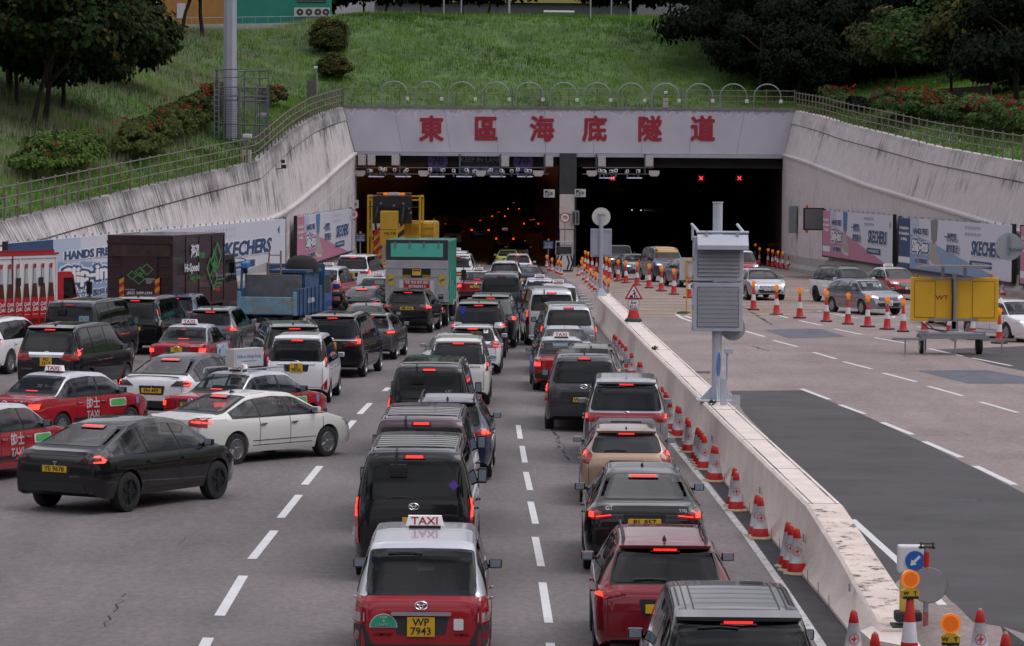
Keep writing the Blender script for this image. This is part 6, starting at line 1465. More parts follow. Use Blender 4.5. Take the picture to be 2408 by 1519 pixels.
o = empty('netting_roll', onb(3.2, -.55, 2.42), math.pi/2-R(hd)); tag(o, 'rolled black netting lying on top of the skip', 'netting'); s = MB(); s.lathe([(.62, -.02), (.62, .12), (.5, .38), (.3, .5), (.05, .54)], mat('net_black', (.02, .02, .02), .9, var=.5, vs=30, bump=.8, bs=40), n=16); s.build('roll', o, True)
YM = mat('machine_yellow', (.52, .30, .015), .42, coat=.3, var=.12, vs=2, dirt=((.12, .08, .04), .68))
pt2 = Vector(((920-CX)/44.5, FPX/44.5)); gz2 = gz(pt2.x, pt2.y)
root = empty('crash_cushion_lorry', (pt2.x, pt2.y, gz2), math.pi/2-R(4)); tag(root, 'yellow roadworks lorry with raised crash cushion and light frame', 'truck')
def zz(py): return atY(920, py, pt2.y).z-gz2
zt2 = zz(459)
s = MB()
for y in (1.38, -1.38): s.box((1.0, y, zt2/2+.3), (.12, .12, zt2-.6), YM); s.box((2.6, y, zt2/2+.3), (.10, .10, zt2-.6), YM); s.box((1.8, y, zt2-.05), (1.7, .1, .1), YM); s.tube([(1.0, y, zt2-1.7), (1.0, y*.8, zt2-2.6), (1.0, y*.9, 1.3)], .05, YM)
for z in (zt2-.05, zt2-.25, zz(521), zz(556)): s.box((1.0, 0, z), (.1, 2.75, .09), YM)
s.build('light_frame', root)
s = MB(); s.rbox((.95, .1, zz(494)), (.08, 2.1, 1.45), BLK, b=.03); s.box((.8, 0, zz(487)), (.10, 2.7, .06), BLK)
for y, py in ((.7, 479), (-.5, 479), (.7, 500), (-.9, 500), (.9, 493), (-.8, 490), (0, 484)): s.cyl((.90, y, zz(py)), (.86, y, zz(py)), .06, ALU, n=8)
s.build('arrow_board', root)
s = MB()
for y, c_ in ((.75, LREDD), (-.75, LREDD), (.45, AMB), (-.45, AMB)): s.rbox((.95, y, zt2+.06), (.2, .35 if abs(y) > .6 else .25, .13), c_, b=.03)
s.build('beacon_bar', root); s = MB(); s.rbox((.95, 0, zt2+.06), (.2, .6, .14), WHT, b=.02); s.text('HIGHWAY MAINTENANCE', .07, RINK, frame((.84, 0, zt2+.06), (0, -1, 0), (0, 0, 1)), ext=.002, bold=.01, sx=.7); s.build('notice', root)
yc = -(908-920)/44.5*-1
s = MB(); zA, zB = zz(496), zz(578); s.rbox((.25, .17, (zA+zB)/2), (.7, .92, zA-zB), YM, b=.04); s.box((-.105, .17, zz(540)), (.012, .90, .02), BLK); cu = s.build('crash_cushion', root)
s = MB(); s.text('VALTIR', .20, INK, frame((-.11, .10, zz(549)), (0, -1, 0), (0, 0, 1)), ext=.002, bold=.015); s.build('lettering', cu)
s = MB()
for y in (.85, -.55): s.tube([(.6, y, zz(487)), (.35, y+.1, zz(520)), (.4, y-.05, zz(575))], .07, BLK)
s.build('lift_arm', root)
s = MB()
for k in range(7):
 z = 1.0+k*.26; s.add([(.2, -.02, z), (.2, -.62, z+.45), (.2, -.62, z+.68), (.2, -.02, z+.22)], [(0, 1, 2, 3)], BLK if k % 2 else YM)
 s.add([(.2, 1.0, z), (.2, .55, z+.45), (.2, .55, z+.68), (.2, 1.0, z+.22)], [(0, 1, 2, 3)], mat('chevron_orange', (.6, .25, .02), .5) if k % 2 else mat('chevron_red', (.4, .02, .02), .5))
s.build('chevron_board', root)
s = MB(); s.rbox((2.6, -1.2, zz(556)), (2.5, 1.9, 1.6), YM, b=.15)
for z in (zz(535), zz(552), zz(568)): s.box((1.3, -1.2, z), (.05, 2.0, .05), YM)
for y in (-.3, -.9, -1.5, -2.1): s.box((1.28, y, zz(556)), (.04, .04, 1.9), YM)
s.build('engine_cover', root)
s = MB(); s.prism([(3.6, 1.0), (5.4, 1.0), (5.2, 2.9), (3.6, 3.0)], 1, -1.1, 1.1, mat('cab_white', (.6, .6, .6))); s.rbox((3.1, .6, zz(530)), (.3, 1.6, .7), mat('cab_white', (.6, .6, .6)), b=.05); s.build('cab', root)
s = MB(); s.box((2.6, 0, 1.0), (5, 2.2, .3), YM); s.build('flatbed', root)
for x in (1.2, 4.5):
 for sy in (1, -1): add_wheel(root, x, sy*.95, .45, .3, 'steel')
def skin(name, par, pts, edges, rad, m, sub=2):
 me = bpy.data.meshes.new(name); me.from_pydata(pts, edges, []); me.materials.append(m); o = bpy.data.objects.new(name, me); C.objects.link(o); o.parent = par
 o.modifiers.new('s', 'SKIN'); o.modifiers.new('u', 'SUBSURF').levels = sub; o.modifiers['u'].render_levels = sub
 for v, r_ in zip(me.skin_vertices[0].data, rad): v.radius = r_ if isinstance(r_, tuple) else (r_, r_)
 me.skin_vertices[0].data[0].use_root = True
 for p in me.polygons: p.use_smooth = True
 return o
pm_ = Vector(((790-CX)/62, FPX/62, 0)); pm_.z = gz(pm_.x, pm_.y)
mc = empty('motorcycle', pm_, math.pi/2-R(6)); tag(mc, 'motorcycle under the rider in the dark shirt, blue top box behind', 'motorcycle')
s = MB(); s.lathe([(.18, -.06), (.29, -.05), (.31, 0), (.29, .05), (.18, .06)], RUB, n=20); ty = s.build('wheel', mc, True); ty.rotation_euler = (R(90), 0, 0); ty.location = (-.45, 0, .31)
inst(ty, mc, (.85, 0, .31))
s = MB(); s.tube([(-.45, 0, .33), (0, 0, .55), (.5, 0, .55), (.72, 0, .95), (.85, 0, .33)], .05, BLK); s.rbox((.05, 0, .62), (.5, .28, .35), PLA, b=.08); s.build('frame', mc, True)
s = MB(); s.rbox((-.2, 0, .80), (.75, .28, .12), BLK, b=.04); s.rbox((.35, 0, .88), (.45, .3, .25), paint('black', *PAINTS['black']), b=.1); s.build('seat', mc, True)
s = MB(); s.tube([(.55, .36, 1.05), (.68, .1, 1.02), (.68, -.1, 1.02), (.55, -.36, 1.05)], .018, BLK); s.tube([(.6, .3, 1.05), (.62, .38, 1.2)], .01, BLK); s.tube([(.6, -.3, 1.05), (.62, -.38, 1.2)], .01, BLK); s.build('handlebar', mc)
for sy in (1, -1): s = MB(); s.rbox((.62, sy*.38, 1.22), (.04, .14, .08), BLK, b=.02); s.build('mirror', mc)
s = MB(); s.rbox((-.55, .30, 1.0), (.34, .22, .42), mat('topbox_blue', (.05, .16, .30), .4), b=.04); s.build('top_box', mc); s = MB(); s.rbox((-.60, 0, .68), (.04, .2, .07), LON2, b=.01); s.build('tail_light', mc)
pr_ = empty('person', pm_, math.pi/2-R(6)); tag(pr_, 'motorcyclist in dark T-shirt and blue, white and orange helmet, seen from behind', 'person')
SKN = mat('skin', (.30, .15, .10), .6); SHT = mat('navy_shirt', (.012, .015, .030), .9, var=.2, vs=8)
pts = [(-.15, 0, .92), (-.14, 0, 1.12), (-.10, 0, 1.32), (-.06, 0, 1.46), (-.03, 0, 1.56), (-.03, 0, 1.66),
 (-.07, .20, 1.40), (.10, .30, 1.18), (.36, .33, 1.08), (-.07, -.20, 1.40), (.10, -.30, 1.18), (.36, -.33, 1.08),
 (.0, .15, .88), (.32, .20, .78), (.28, .2, .38), (.38, .2, .34), (.0, -.15, .88), (.32, -.20, .78), (.28, -.2, .38), (.38, -.2, .34), (.46, .34, 1.06), (.46, -.34, 1.06)]
ed = [(0, 1), (1, 2), (2, 3), (3, 4), (4, 5), (3, 6), (6, 7), (7, 8), (3, 9), (9, 10), (10, 11), (0, 12), (12, 13), (13, 14), (14, 15), (0, 16), (16, 17), (17, 18), (18, 19), (8, 20), (11, 21)]
rd = [(.17, .14), (.17, .13), (.19, .12), (.13, .10), .06, .07, .085, .055, .042, .085, .055, .042, .11, .085, .06, .05, .11, .085, .06, .05, .04, .04]
skin('body', pr_, pts, ed, rd, SKN)
sh = [(-.15, 0, .90), (-.14, 0, 1.12), (-.10, 0, 1.32), (-.06, 0, 1.45), (-.07, .20, 1.40), (.02, .27, 1.26), (-.07, -.20, 1.40), (.02, -.27, 1.26)]
skin('shirt', pr_, sh, [(0, 1), (1, 2), (2, 3), (3, 4), (4, 5), (3, 6), (6, 7)], [(.22, .19), (.23, .19), (.26, .18), (.21, .17), .14, .10, .14, .10], SHT)
skin('trousers', pr_, [(-.1, 0, .9), (.0, .16, .88), (.32, .20, .78), (.28, .2, .42), (.0, -.16, .88), (.32, -.20, .78), (.28, -.2, .42)], [(0, 1), (1, 2), (2, 3), (0, 4), (4, 5), (5, 6)], [.17, .13, .105, .08, .13, .105, .08], mat('dark_denim', (.02, .022, .03), .9))
HB = mat('helmet_blue', (.02, .05, .30), .25, coat=1); HO = mat('helmet_orange', (.5, .12, .02), .25, coat=1); HW = mat('helmet_white', (.6, .6, .62), .25, coat=1)
s = MB(); s.lathe([(.10, 1.60), (.135, 1.63), (.155, 1.72), (.152, 1.78), (.145, 1.81), (.12, 1.87), (.07, 1.905), (.01, 1.915)], HB, c=(-.02, 0, 0), n=18, ms=[BLK, HB, HB, HW, HO, HO, HO]); s.build('helmet', pr_, True)
pe = Vector(((1116-CX)/105.5, FPX/105.5, 0)); pe.z = gz(pe.x, pe.y)
pe2 = empty('person', pe); tag(pe2, 'driver whose bare elbow rests out of the black van window', 'person')
skin('body', pe2, [(-.35, -.05, 1.25), (-.16, -.05, 1.22), (.02, -.08, 1.08), (-.06, .12, 1.16), (-.10, .2, 1.18)], [(0, 1), (1, 2), (2, 3), (3, 4)], [.07, .06, .05, .035, .04], SKN, 1)
BC = mat('barrier_concrete', (.68, .585, .52), .85, var=.12, vs=1.2, dirt=((.20, .15, .12), .70), bump=.25, bs=14)
BT = mat('barrier_top', (.72, .63, .57), .85, var=.12, vs=1.5, dirt=((.17, .14, .12), .68), bump=.2, bs=14)
BD = mat('barrier_top_stained', (.68, .57, .50), .85, var=.15, vs=1.5, dirt=((.07, .06, .06), .53), bump=.2, bs=14)
br = empty('median_barrier', (0, 0, 0)); tag(br, 'cream concrete barrier with flat top dividing the two carriageways', 'barrier', kind='thing')
XL = [(44, 5.0), (47, 5.0), (50, 4.97), (54.5, 4.88), (64, 4.74), (71.5, 4.62), (91, 4.38), (104, 4.19), (120, 3.99), (146, 3.64)]
XR = [(44, 5.7), (47, 5.62), (50, 5.55), (54.5, 5.48), (60, 5.42), (72, 5.25), (91, 5.02), (120, 4.66), (146, 4.32)]
ZT = [(44, .16), (44.9, .17), (45.2, .20), (46.8, .30), (50, .55), (54.5, .86), (146, .86)]
fi = lambda P, Y: float(np.interp(Y, [p[0] for p in P], [p[1] for p in P]))
Ys = [44.6, 45.0]+[float(v) for v in np.arange(45.5, 54.5, .5)]+[float(v) for v in np.arange(54.5, 146.2, 1.5)]; vs = []
for Y in Ys:
 a, b, z = fi(XL, Y), fi(XR, Y), fi(ZT, Y); g1 = gz(a-.25, Y)-.15; g2 = gz(b+.2, Y)-.15; h = z-g1
 vs += [(a-.24, Y, g1), (a-.24, Y, g1+.20), (a-.08, Y, g1+.30+h*.12), (a-.01, Y, z-.04), (a+.04, Y, z), (b-.03, Y, z), (b+.01, Y, z-.04), (b+.08, Y, g2)]
n = 8; fs = []; fm = []
for i in range(len(Ys)-1):
 for k in range(n-1): fs.append((i*n+k, i*n+k+1, (i+1)*n+k+1, (i+1)*n+k)); fm.append((1 if Ys[i] > 54 else 2) if k == 4 else 0)
fs += [tuple(range(n)), tuple(range((len(Ys)-1)*n+n-1, (len(Ys)-1)*n-1, -1))]; fm += [0, 0]
mesh_obj('wall', vs, fs, [BC, BT, BD], br, fm, True, 30)
s = MB(); cut = mat('joint_black', (.06, .05, .05), .9)
for Y in (54.6, 61, 67.5, 76, 88, 101, 118, 134):
 a, b, z = fi(XL, Y), fi(XR, Y), fi(ZT, Y); s.box(((a+b)/2, Y, z+.001), (b-a-.06, .02, .006), cut)
for e in (.10, -.10):
 for Y in np.arange(54.5, 144, 1.4):
  Y = float(Y); x0 = (fi(XL, Y)+e) if e > 0 else (fi(XR, Y)+e); Y1 = Y+1.4; x1 = (fi(XL, Y1)+e) if e > 0 else (fi(XR, Y1)+e); w_ = rnd.uniform(.004, .014)
  s.quad((x0-w_, Y, .865), (x0+w_, Y, .865), (x1+w_, Y1, .865), (x1-w_, Y1, .865), cut)
for Y in np.arange(49, 140, 1.5):
 Y = float(Y); a = fi(XL, Y); z = fi(ZT, Y); g1 = gz(a-.25, Y)-.15; s.box((a-.245, Y, g1+.25), (.012, .02, .2), mat('joint_pale', (.36, .29, .25), .9))
s.build('joint', br)
s = MB()
for Y in (47.6, 54, 62, 74): s.box((fi(XL, Y)-.10, Y, .36), (.02, .12, .12), mat('reflector_pad', (.28, .27, .26), .5))
s.build('reflector', br)
ni = MB(); P0 = [(5.0, 45.3), (4.75, 44.7), (4.8, 43.9), (5.2, 43.3), (5.9, 43.0), (6.5, 43.3), (6.6, 44.0), (6.2, 45.2), (5.75, 46.6), (5.0, 46.4)]
pz_ = [(x, y, .13) for x, y in P0]; pb_ = [(x+(x-5.6)*.05, y+(y-45)*.05, -.2) for x, y in P0]; n = len(P0)
ni.add(pb_+pz_, [tuple(range(n, 2*n))]+[(k, (k+1) % n, n+(k+1) % n, n+k) for k in range(n)], BT); o = ni.build('traffic_island'); tag(o, 'low cream kerbed island at the nose of the concrete barrier', 'island', kind='thing')
def weed(px, py, h, lab):
 p = gnd(px, py, 1.0 if px < 1760 else .0); r = empty('weed', p); tag(r, lab, 'plant'); np_mesh('foliage', leaf_cloud(int(px), 160, .22, .18, h, .10, 12, .4, .1, .3)+np.array([0, 0, h*.6]), 4, [LM], parent=r)
for px, py, Y, h, lab in [(1412, 775, 118, .35, 'weed sprouting at the barrier foot beside the silver van'), (1680, 948, 105.5, .06, 'weeds on the barrier top at the foot of the signal pole'), (1530, 822, 101, .10, 'thin weed growing from the barrier top joint')]:
 z = .87 if h < .3 else gz(3.8, Y); x = (fi(XL, Y)+.15) if h < .3 else fi(XL, Y)-.3
 r = empty('weed', (x, Y if px != 1680 else 77.5, z)); r.location.x = x if px != 1680 else fi(XL, 77)+.2; tag(r, lab, 'plant'); np_mesh('foliage', leaf_cloud(int(px), 50, .12, .2, h*.7, .06, 8, .4, .1, .3)+np.array([0, 0, h*.6]), 4, [LM], parent=r)
CRD = mat('cone_red', (.50, .012, .010), .45, var=.1, vs=6); CWH = mat('cone_white', (.66, .66, .68), .4, var=.08, vs=9); CSL = mat('cone_sleeve', (.50, .50, .52), .35, .1, var=.12, vs=9, bump=.35, bs=14)
CBK = mat('cone_base', (.03, .03, .032), .7); CCR = mat('cone_base_cream', (.42, .37, .24), .7, var=.2, vs=8); CLR = mat('cone_logo', (.50, .02, .03), .5)
def mk_tall(lamp, h=1.0):
 r = empty('traffic_cone'); s = MB(); s.rbox((0, 0, .03), (.44, .44, .06), CBK, b=.02); s.build('base', r)
 s = MB(); rr = lambda z: .155-.115*z/h
 s.lathe([(.17, .06), (rr(.10), .09), (rr(.42*h), .42*h), (rr(.68*h), .68*h), (rr(.98*h), .98*h), (.03, h)], CRD, n=14, ms=[CRD, CRD, CWH, CRD, CRD]); s.build('cone_body', r, True, 50)
 if lamp:
  s = MB(); s.rbox((0, 0, h+.03), (.14, .10, .11), mat('lamp_yellow', (.62, .38, .02), .5), b=.02); l_ = s.build('lamp_box', r)
  s = MB(); s.cyl((0, -.05, h+.17), (0, .05, h+.17), .092, AMB, n=16); s.cyl((0, -.058, h+.17), (0, -.05, h+.17), .075, AMB, n=16); s.build('lens', l_)
 return r
def mk_sleeve(lamp):
 r = empty('traffic_cone'); s = MB(); s.lathe([(.235, 0), (.235, .02), (.21, .04), (.15, .05)], CCR, n=8); s.build('base', r)
 s = MB(); h = .74; rr = lambda z: .165-.125*z/h
 s.lathe([(rr(.05), .05), (rr(.19), .19), (rr(.20)-.002, .195), (rr(.58), .58), (rr(.58)+.003, .585), (rr(.72), .72), (.03, h)], CRD, n=14, ms=[CRD, CSL, CSL, CSL, CRD, CRD]); s.lathe([(.025, .735), (.02, .76)], CCR, n=8); s.build('cone_body', r, True, 50)
 s = MB(); y0 = -rr(.38)-.006; sl = .125/.74
 P = lambda x, z: (x, -rr(.38+z)*math.sqrt(max(0, 1-(x/rr(.38+z))**2))-.004, .38+z)
 n_ = 20
 for k in range(n_):
  a, b = 2*math.pi*k/n_, 2*math.pi*(k+1)/n_
  s.add([P(.068*math.cos(a), .068*math.sin(a)), P(.068*math.cos(b), .068*math.sin(b)), P(.060*math.cos(b), .060*math.sin(b)), P(.060*math.cos(a), .060*math.sin(a))], [(0, 1, 2, 3)], CLR)
 s.add([P(-.05, -.015), P(.012, -.012), P(.012, .02), P(-.02, .01)], [(0, 1, 2, 3)], CLR); s.add([P(.05, .015), P(-.012, .012), P(-.012, -.02), P(.02, -.01)], [(0, 1, 2, 3)], CLR)
 s.add([P(-.012, .012), P(.012, .02), P(.006, .055), P(-.004, .04)], [(0, 1, 2, 3)], CLR); s.add([P(.012, -.012), P(-.012, -.02), P(-.006, -.055), P(.004, -.04)], [(0, 1, 2, 3)], CLR); s.build('logo', r)
 if lamp:
  s = MB(); s.rbox((0, 0, h+.04), (.14, .10, .11), mat('lamp_yellow', (.62, .38, .02), .5), b=.02); l_ = s.build('lamp_box', r)
  s = MB(); s.cyl((0, -.05, h+.18), (0, .05, h+.18), .09, AMB, n=16); s.build('lens', l_)
 return r
PROTO = {}
def cone(kind, p, label, group=None, rz=0.):
 if kind not in PROTO:
  PROTO[kind] = {'tl': lambda: mk_tall(True), 't': lambda: mk_tall(False), 's': lambda: mk_sleeve(False), 'sl': lambda: mk_sleeve(True)}[kind](); r = PROTO[kind]
 else: r = copy_tree(PROTO[kind])
 r.location = (p[0], p[1], p[2] if len(p) > 2 and p[2] is not None else gz(p[0], p[1])); r.rotation_euler = (0, 0, rz); r['label'] = label; r['category'] = 'traffic cone'
 if group: r['group'] = group
 return r
def run(pts, conv, fmt, group):
 for k, q in enumerate(pts):
  p = gnd(*conv(q[0], q[1])); cone(q[2], (p.x, p.y, p.z), fmt % ORD[k], group, rnd.uniform(-.4, .4))
z3 = lambda x, y: (1146+x*.1953, 440.8+y*.1953); t2 = lambda x, y: (1584+x*.3482, 440.8+y*.3482); z1 = lambda x, y: (1528+x*.2197, 470+y*.2197)
G1 = 'cones curving out of the tube'
run([(1175, 968, 'tl'), (1208, 984, 'tl'), (1258, 1002, 't'), (1313, 1025, 't'), (1388, 1048, 't'), (1428, 1072, 'tl'), (1468, 1098, 'tl'), (1570, 1130, 'tl'), (1665, 1153, 'tl'), (1797, 1180, 'tl'), (1943, 1212, 'tl'), (2090, 1250, 'tl'), (2242, 1290, 'tl')], z3, 'red and white cone in the long curved row, %s counting from the pillar', G1)
run([(100, 746, 'tl'), (537, 828, 'tl'), (692, 861, 'tl'), (849, 884, 'tl'), (1029, 907, 'tl'), (1175, 925, 'tl'), (1307, 943, 'tl'), (1439, 960, 'tl'), (1547, 975, 'tl'), (1690, 992, 't'), (1860, 1008, 't'), (2018, 1028, 't'), (2196, 1054, 'tl')], t2, 'orange-lamped red and white cone in the row past the signal cabinet, %s from the cabinet', 'cones across the oncoming lanes')
run([(1030, 560, 'tl'), (1125, 640, 'tl'), (1170, 688, 'tl'), (1262, 702, 'tl'), (1310, 717, 'tl'), (1345, 708, 't'), (1368, 730, 'tl'), (1420, 740, 'tl'), (1480, 750, 't'), (1557, 757, 'sl')], z1, 'red and white cone along the far tunnel wall, %s counting out of the tube', 'cones along the tube wall')
run([(2062, 480, 't')], lambda x, y: (x, 728), 'single cone behind the yellow trailer, against the wall, %s of its kind there', None) if False else None
p = gnd(2357, 697); cone('s', (p.x, p.y, p.z), 'lone cone against the wall beyond the white coupe')
p = gnd(2420, 855);
G3 = 'sleeved cones clustered before the pillar'
run([(1095, 1075, 's'), (1130, 1053, 'sl'), (1140, 1010, 'sl'), (1165, 1125, 'sl'), (1195, 1158, 's'), (1240, 1193, 'sl'), (1265, 1220, 's'), (1300, 1250, 'sl'), (1340, 1275, 's'), (1395, 1300, 'sl'), (1415, 1330, 's'), (1455, 1345, 'sl')], z3, 'sleeved cone in the slanting cluster beside the pole sign, %s from the pillar', G3)
run([(712, 980, 'sl'), (740, 1012, 's'), (775, 1022, 'sl'), (830, 1040, 's'), (850, 1050, 'sl'), (885, 1065, 'sl'), (1100, 822, 's'), (755, 800, 's'), (1140, 812, 's')], z3, 'sleeved cone around the pillar foot and dark sign, %s of that group', 'sleeved cones round the pillar foot')
tips = [(1444, 785), (1448, 789), (1457, 798), (1463, 806), (1471, 813), (1485, 829), (1502, 850), (1506, 851), (1526, 875), (1556, 908), (1565, 920), (1569, 926), (1575, 942), (1593, 953), (1597, 956), (1616, 980), (1619, 987), (1640, 1004), (1646, 1010), (1651, 1016), (1656, 1023), (1678, 1046), (1683, 1048), (1727, 1099), (1731, 1109), (1780, 1162), (1788, 1167), (1853, 1226), (1860, 1234), (1874, 1241)]
for k, (px, py) in enumerate(tips):
 p = gnd(px, py, .75); cone('s', (p.x, p.y, gz(p.x, p.y)), 'white-sleeved red cone at the barrier foot, %s counting from the tunnel end' % ORD[k], 'sleeved cones along the barrier foot', rnd.uniform(-.1, .1))
for k, (px, py, lb) in enumerate([(2007, 1434, 'sleeved cone standing before the island nose, taller of the two there'), (2057, 1487, 'sleeved cone whose red tip only just enters the frame before the island'), (2304, 1432, 'sleeved cone alone on the dark road at the frame bottom'), (2364, 1487, 'red cone tip at the corner of the frame')]):
 p = gnd(px, py, .75 if k < 4 else 1.0)
 cone('s', (p.x, p.y, gz(p.x, p.y)), lb)
p = gnd(2139, 1403, 1.0); cn = cone('t', (p.x, p.y, gz(p.x, p.y)), 'tall cone with white band carrying the big orange WT lamp')
WTY = mat('lamp_yellow', (.62, .38, .02), .5)
def wt_lamp(par, z, yaw):
 s = MB(); s.prism([(-.10, 0), (.10, -.0), (.115, .10), (.04, .14), (-.04, .14), (-.115, .10)], 1, -.05, .05, WTY); s.box((0, 0, .015), (.2, .11, .035), BLK); b_ = s.build('lamp_box', par); b_.location = (0, 0, z); b_.rotation_euler = (0, 0, yaw)
 s = MB(); s.text('W', .07, INK, frame((-.06, -.055, .07), (1, 0, 0), (0, 0, 1)), ext=.002, bold=.02); s.text('T', .07, INK, frame((.06, -.055, .07), (1, 0, 0), (0, 0, 1)), ext=.002, bold=.02); s.build('lettering', b_)
 s = MB(); s.cyl((0, -.035, .25), (0, .035, .25), .115, AMB, n=24); s.cyl((0, -.045, .25), (0, -.035, .25), .09, mat('amber_lens_deep', (.6, .12, .01), .3, emit=(1, .2, .01), es=.15), n=24); s.build('lens', b_)
wt_lamp(cn, .98, .1)
p = gnd(2234, 1512, 1.02); rr = empty('beacon_post', (p.x, p.y, gz(p.x, p.y))); tag(rr, 'orange flashing lamp marked W T on a short post at the frame bottom', 'warning lamp'); s = MB(); s.cyl((0, 0, 0), (0, 0, 1.02), .04, CRD); s.box((0, 0, .03), (.44, .44, .06), CBK); s.build('post', rr); wt_lamp(rr, 1.0, -.1)
SG = mat('sign_grey', (.42, .43, .45), .5, .2, var=.06, vs=3); STL = mat('galvanised', (.36, .37, .40), .4, .7, var=.12, vs=6); PG = mat('post_grey', (.40, .42, .50), .5, .2, var=.05)
CAB = mat('cabinet_grey', (.46, .49, .55), .5, var=.07, vs=2, dirt=((.20, .20, .21), .70)); LOU = mat('louvre_grey', (.29, .30, .325), .55, var=.08, vs=2)
Yc = 7800/99.;
def PX(px, py, Y=Yc): return atY(px, py, Y)
base = PX(1684, 938); sc_ = FPX/Yc
rt = empty('signal_cabinet', (base.x, Yc, .86)); tag(rt, 'tall pale steel pole carrying two stacked louvred signal cabinets', 'signal cabinet')
zl_ = lambda py: PX(1690, py).z-.86; xl_ = lambda px: PX(px, 700).x-base.x
s = MB(); s.cyl((0, 0, 0), (0, 0, zl_(770)), .115, CAB, n=18); s.build('pole', rt, True); s = MB(); s.cyl((.0, .25, zl_(560)), (.0, .25, zl_(476)), .115, CAB, n=18); s.cyl((0, .25, zl_(478)), (0, .25, zl_(475)), .13, CAB, n=18); s.build('pole_top', rt, True)
s = MB()
for a in range(4):
 c_, s_ = math.cos(a*math.pi/2), math.sin(a*math.pi/2); s.add([(c_*.1-s_*.01, s_*.1+c_*.01, .02), (c_*.42-s_*.01, s_*.42+c_*.01, .02), (c_*.1-s_*.01, s_*.1+c_*.01, .36), (c_*.1+s_*.01, s_*.1-c_*.01, .02), (c_*.42+s_*.01, s_*.42-c_*.01, .02), (c_*.1+s_*.01, s_*.1-c_*.01, .36)], [(0, 1, 2), (3, 5, 4), (1, 4, 5, 2), (0, 3, 4, 1)], CAB)
s.rbox((0, 0, .02), (.95, .8, .04), CAB, b=.01); s.build('base_plate', rt)
def cabinet(y0, y1, nl, hood):
 xa, xb = xl_(1628), xl_(1745); z0, z1 = zl_(y1), zl_(y0); s = MB()
 s.rbox(((xa+xb)/2, .02, (z0+z1)/2), (xb-xa, .5, z1-z0), CAB, b=.015); c_ = s.build('cabinet', rt)
 s = MB(); m_ = .10; h = (z1-z0-2.2*m_)/nl
 s.box(((xa+xb)/2, -.235, (z0+z1)/2), (xb-xa-2*m_, .012, z1-z0-2*m_), BLK)
 for k in range(nl):
  zc_ = z0+m_+h*(k+.5)+.01; yo = -.275 if hood else -.252; s.add([(xa+m_+.01, yo, zc_-h*.49), (xb-m_-.01, yo, zc_-h*.49), (xb-m_-.01, -.245, zc_+h*.50), (xa+m_+.01, -.245, zc_+h*.50)], [(0, 1, 2, 3)], LOU)
  s.add([(xa+m_+.01, yo, zc_-h*.49), (xb-m_-.01, yo, zc_-h*.49), (xb-m_-.01, -.24, zc_-h*.5), (xa+m_+.01, -.24, zc_-h*.5)], [(0, 1, 2, 3)], BLK)
 s.build('louvre', c_)
 s = MB()
 for z in (z0+.08, (z0+z1)/2, z1-.08): s.cyl((xa-.01, -.22, z-.05), (xa-.01, -.22, z+.05), .018, STL, n=6)
 s.build('hinge', c_)
 if hood:
  s = MB(); s.add([(xa+.08, -.26, z1+.05), (xb+.1, -.26, z1+.05), (xb+.1, -.55, z1-.20), (xa+.08, -.55, z1-.20), (xa+.08, -.55, z1-.30), (xb+.1, -.55, z1-.30), (xa+.08, -.26, z1-.30), (xb+.1, -.26, z1-.30)], [(0, 1, 2, 3), (3, 2, 5, 4), (4, 5, 7, 6), (0, 3, 4, 6), (1, 7, 5, 2)], CAB)
  s.tube([(xa+.06, -.2, z1+.10), (xb+.12, -.2, z1+.10)], .035, CAB, n=8); s.tube([(xa-.02, .3, z1+.28), (xa+.12, -.2, z1+.10)], .035, CAB, n=8); s.tube([(xb-.12, .3, z1+.28), (xb, -.2, z1+.10)], .035, CAB, n=8); s.tube([(xa-.0, .3, z1+.28), (xa, .3, z1-.1)], .03, CAB, n=8)
  for x in (xa+.3, xb-.15): s.box((x, -.30, z1+.04), (.05, .06, .18), SG)
  s.build('hood', c_)
cabinet(556, 660, 9, True); cabinet(664, 778, 9, False)
s = MB(); s.cyl((xl_(1725), .2, zl_(772)), (xl_(1725), .215, zl_(772)), .30, mat('disc_back', (.36, .42, .44), .5), n=32); s.box((xl_(1700), .1, zl_(785)), (.5, .05, .08), STL); s.build('round_sign_back', rt)
b2 = atY(1695, 935, 77); bo = empty('bollard', (b2.x+.02, 77.4, .86)); tag(bo, 'white post with blue round sign edge-on beside the signal pole', 'bollard')
s = MB(); s.rbox((.06, 0, .32), (.14, .14, .64), CAB, b=.02); s.tube([(.14, 0, .6), (.14, 0, 1.25), (.22, 0, 1.25)], .025, CAB); s.rbox((.17, 0, 1.27), (.2, .12, .12), CAB, b=.01); s.box((.35, 0, .12), (.2, .03, .24), CAB); s.build('post', bo)
s = MB(); s.lathe([(.28, -.01), (.28, .01)], mat('sign_blue', (.02, .13, .45), .4), n=28); d_ = s.build('disc', bo); d_.location = (-.06, 0, .95); d_.rotation_euler = (R(90), 0, R(78))
Y = 143.5; pS = atY(1412, 690, Y); rt = empty('pole_sign', (pS.x, Y, .86)); tag(rt, 'grey pole with pale round disc above a square sign, both seen from behind', 'road sign')
zq = lambda py: atY(1412, py, Y).z-.86
s = MB(); s.cyl((0, .05, 0), (0, .05, zq(508)), .085, PG, n=12); s.cyl((0, .05, 0), (0, .05, .35), .28, PG, r1=.09, n=6); s.build('pole', rt)
WD2 = mat('sign_back_speckled', (.62, .59, .57), .6, var=.1, vs=8, dirt=((.3, .24, .2), .72)); s = MB(); s.cyl((0, .16, zq(510)), (0, .19, zq(510)), .40, WD2, n=32); s.box((0, .1, zq(505)), (.34, .05, .06), STL); s.build('round_disc', rt)
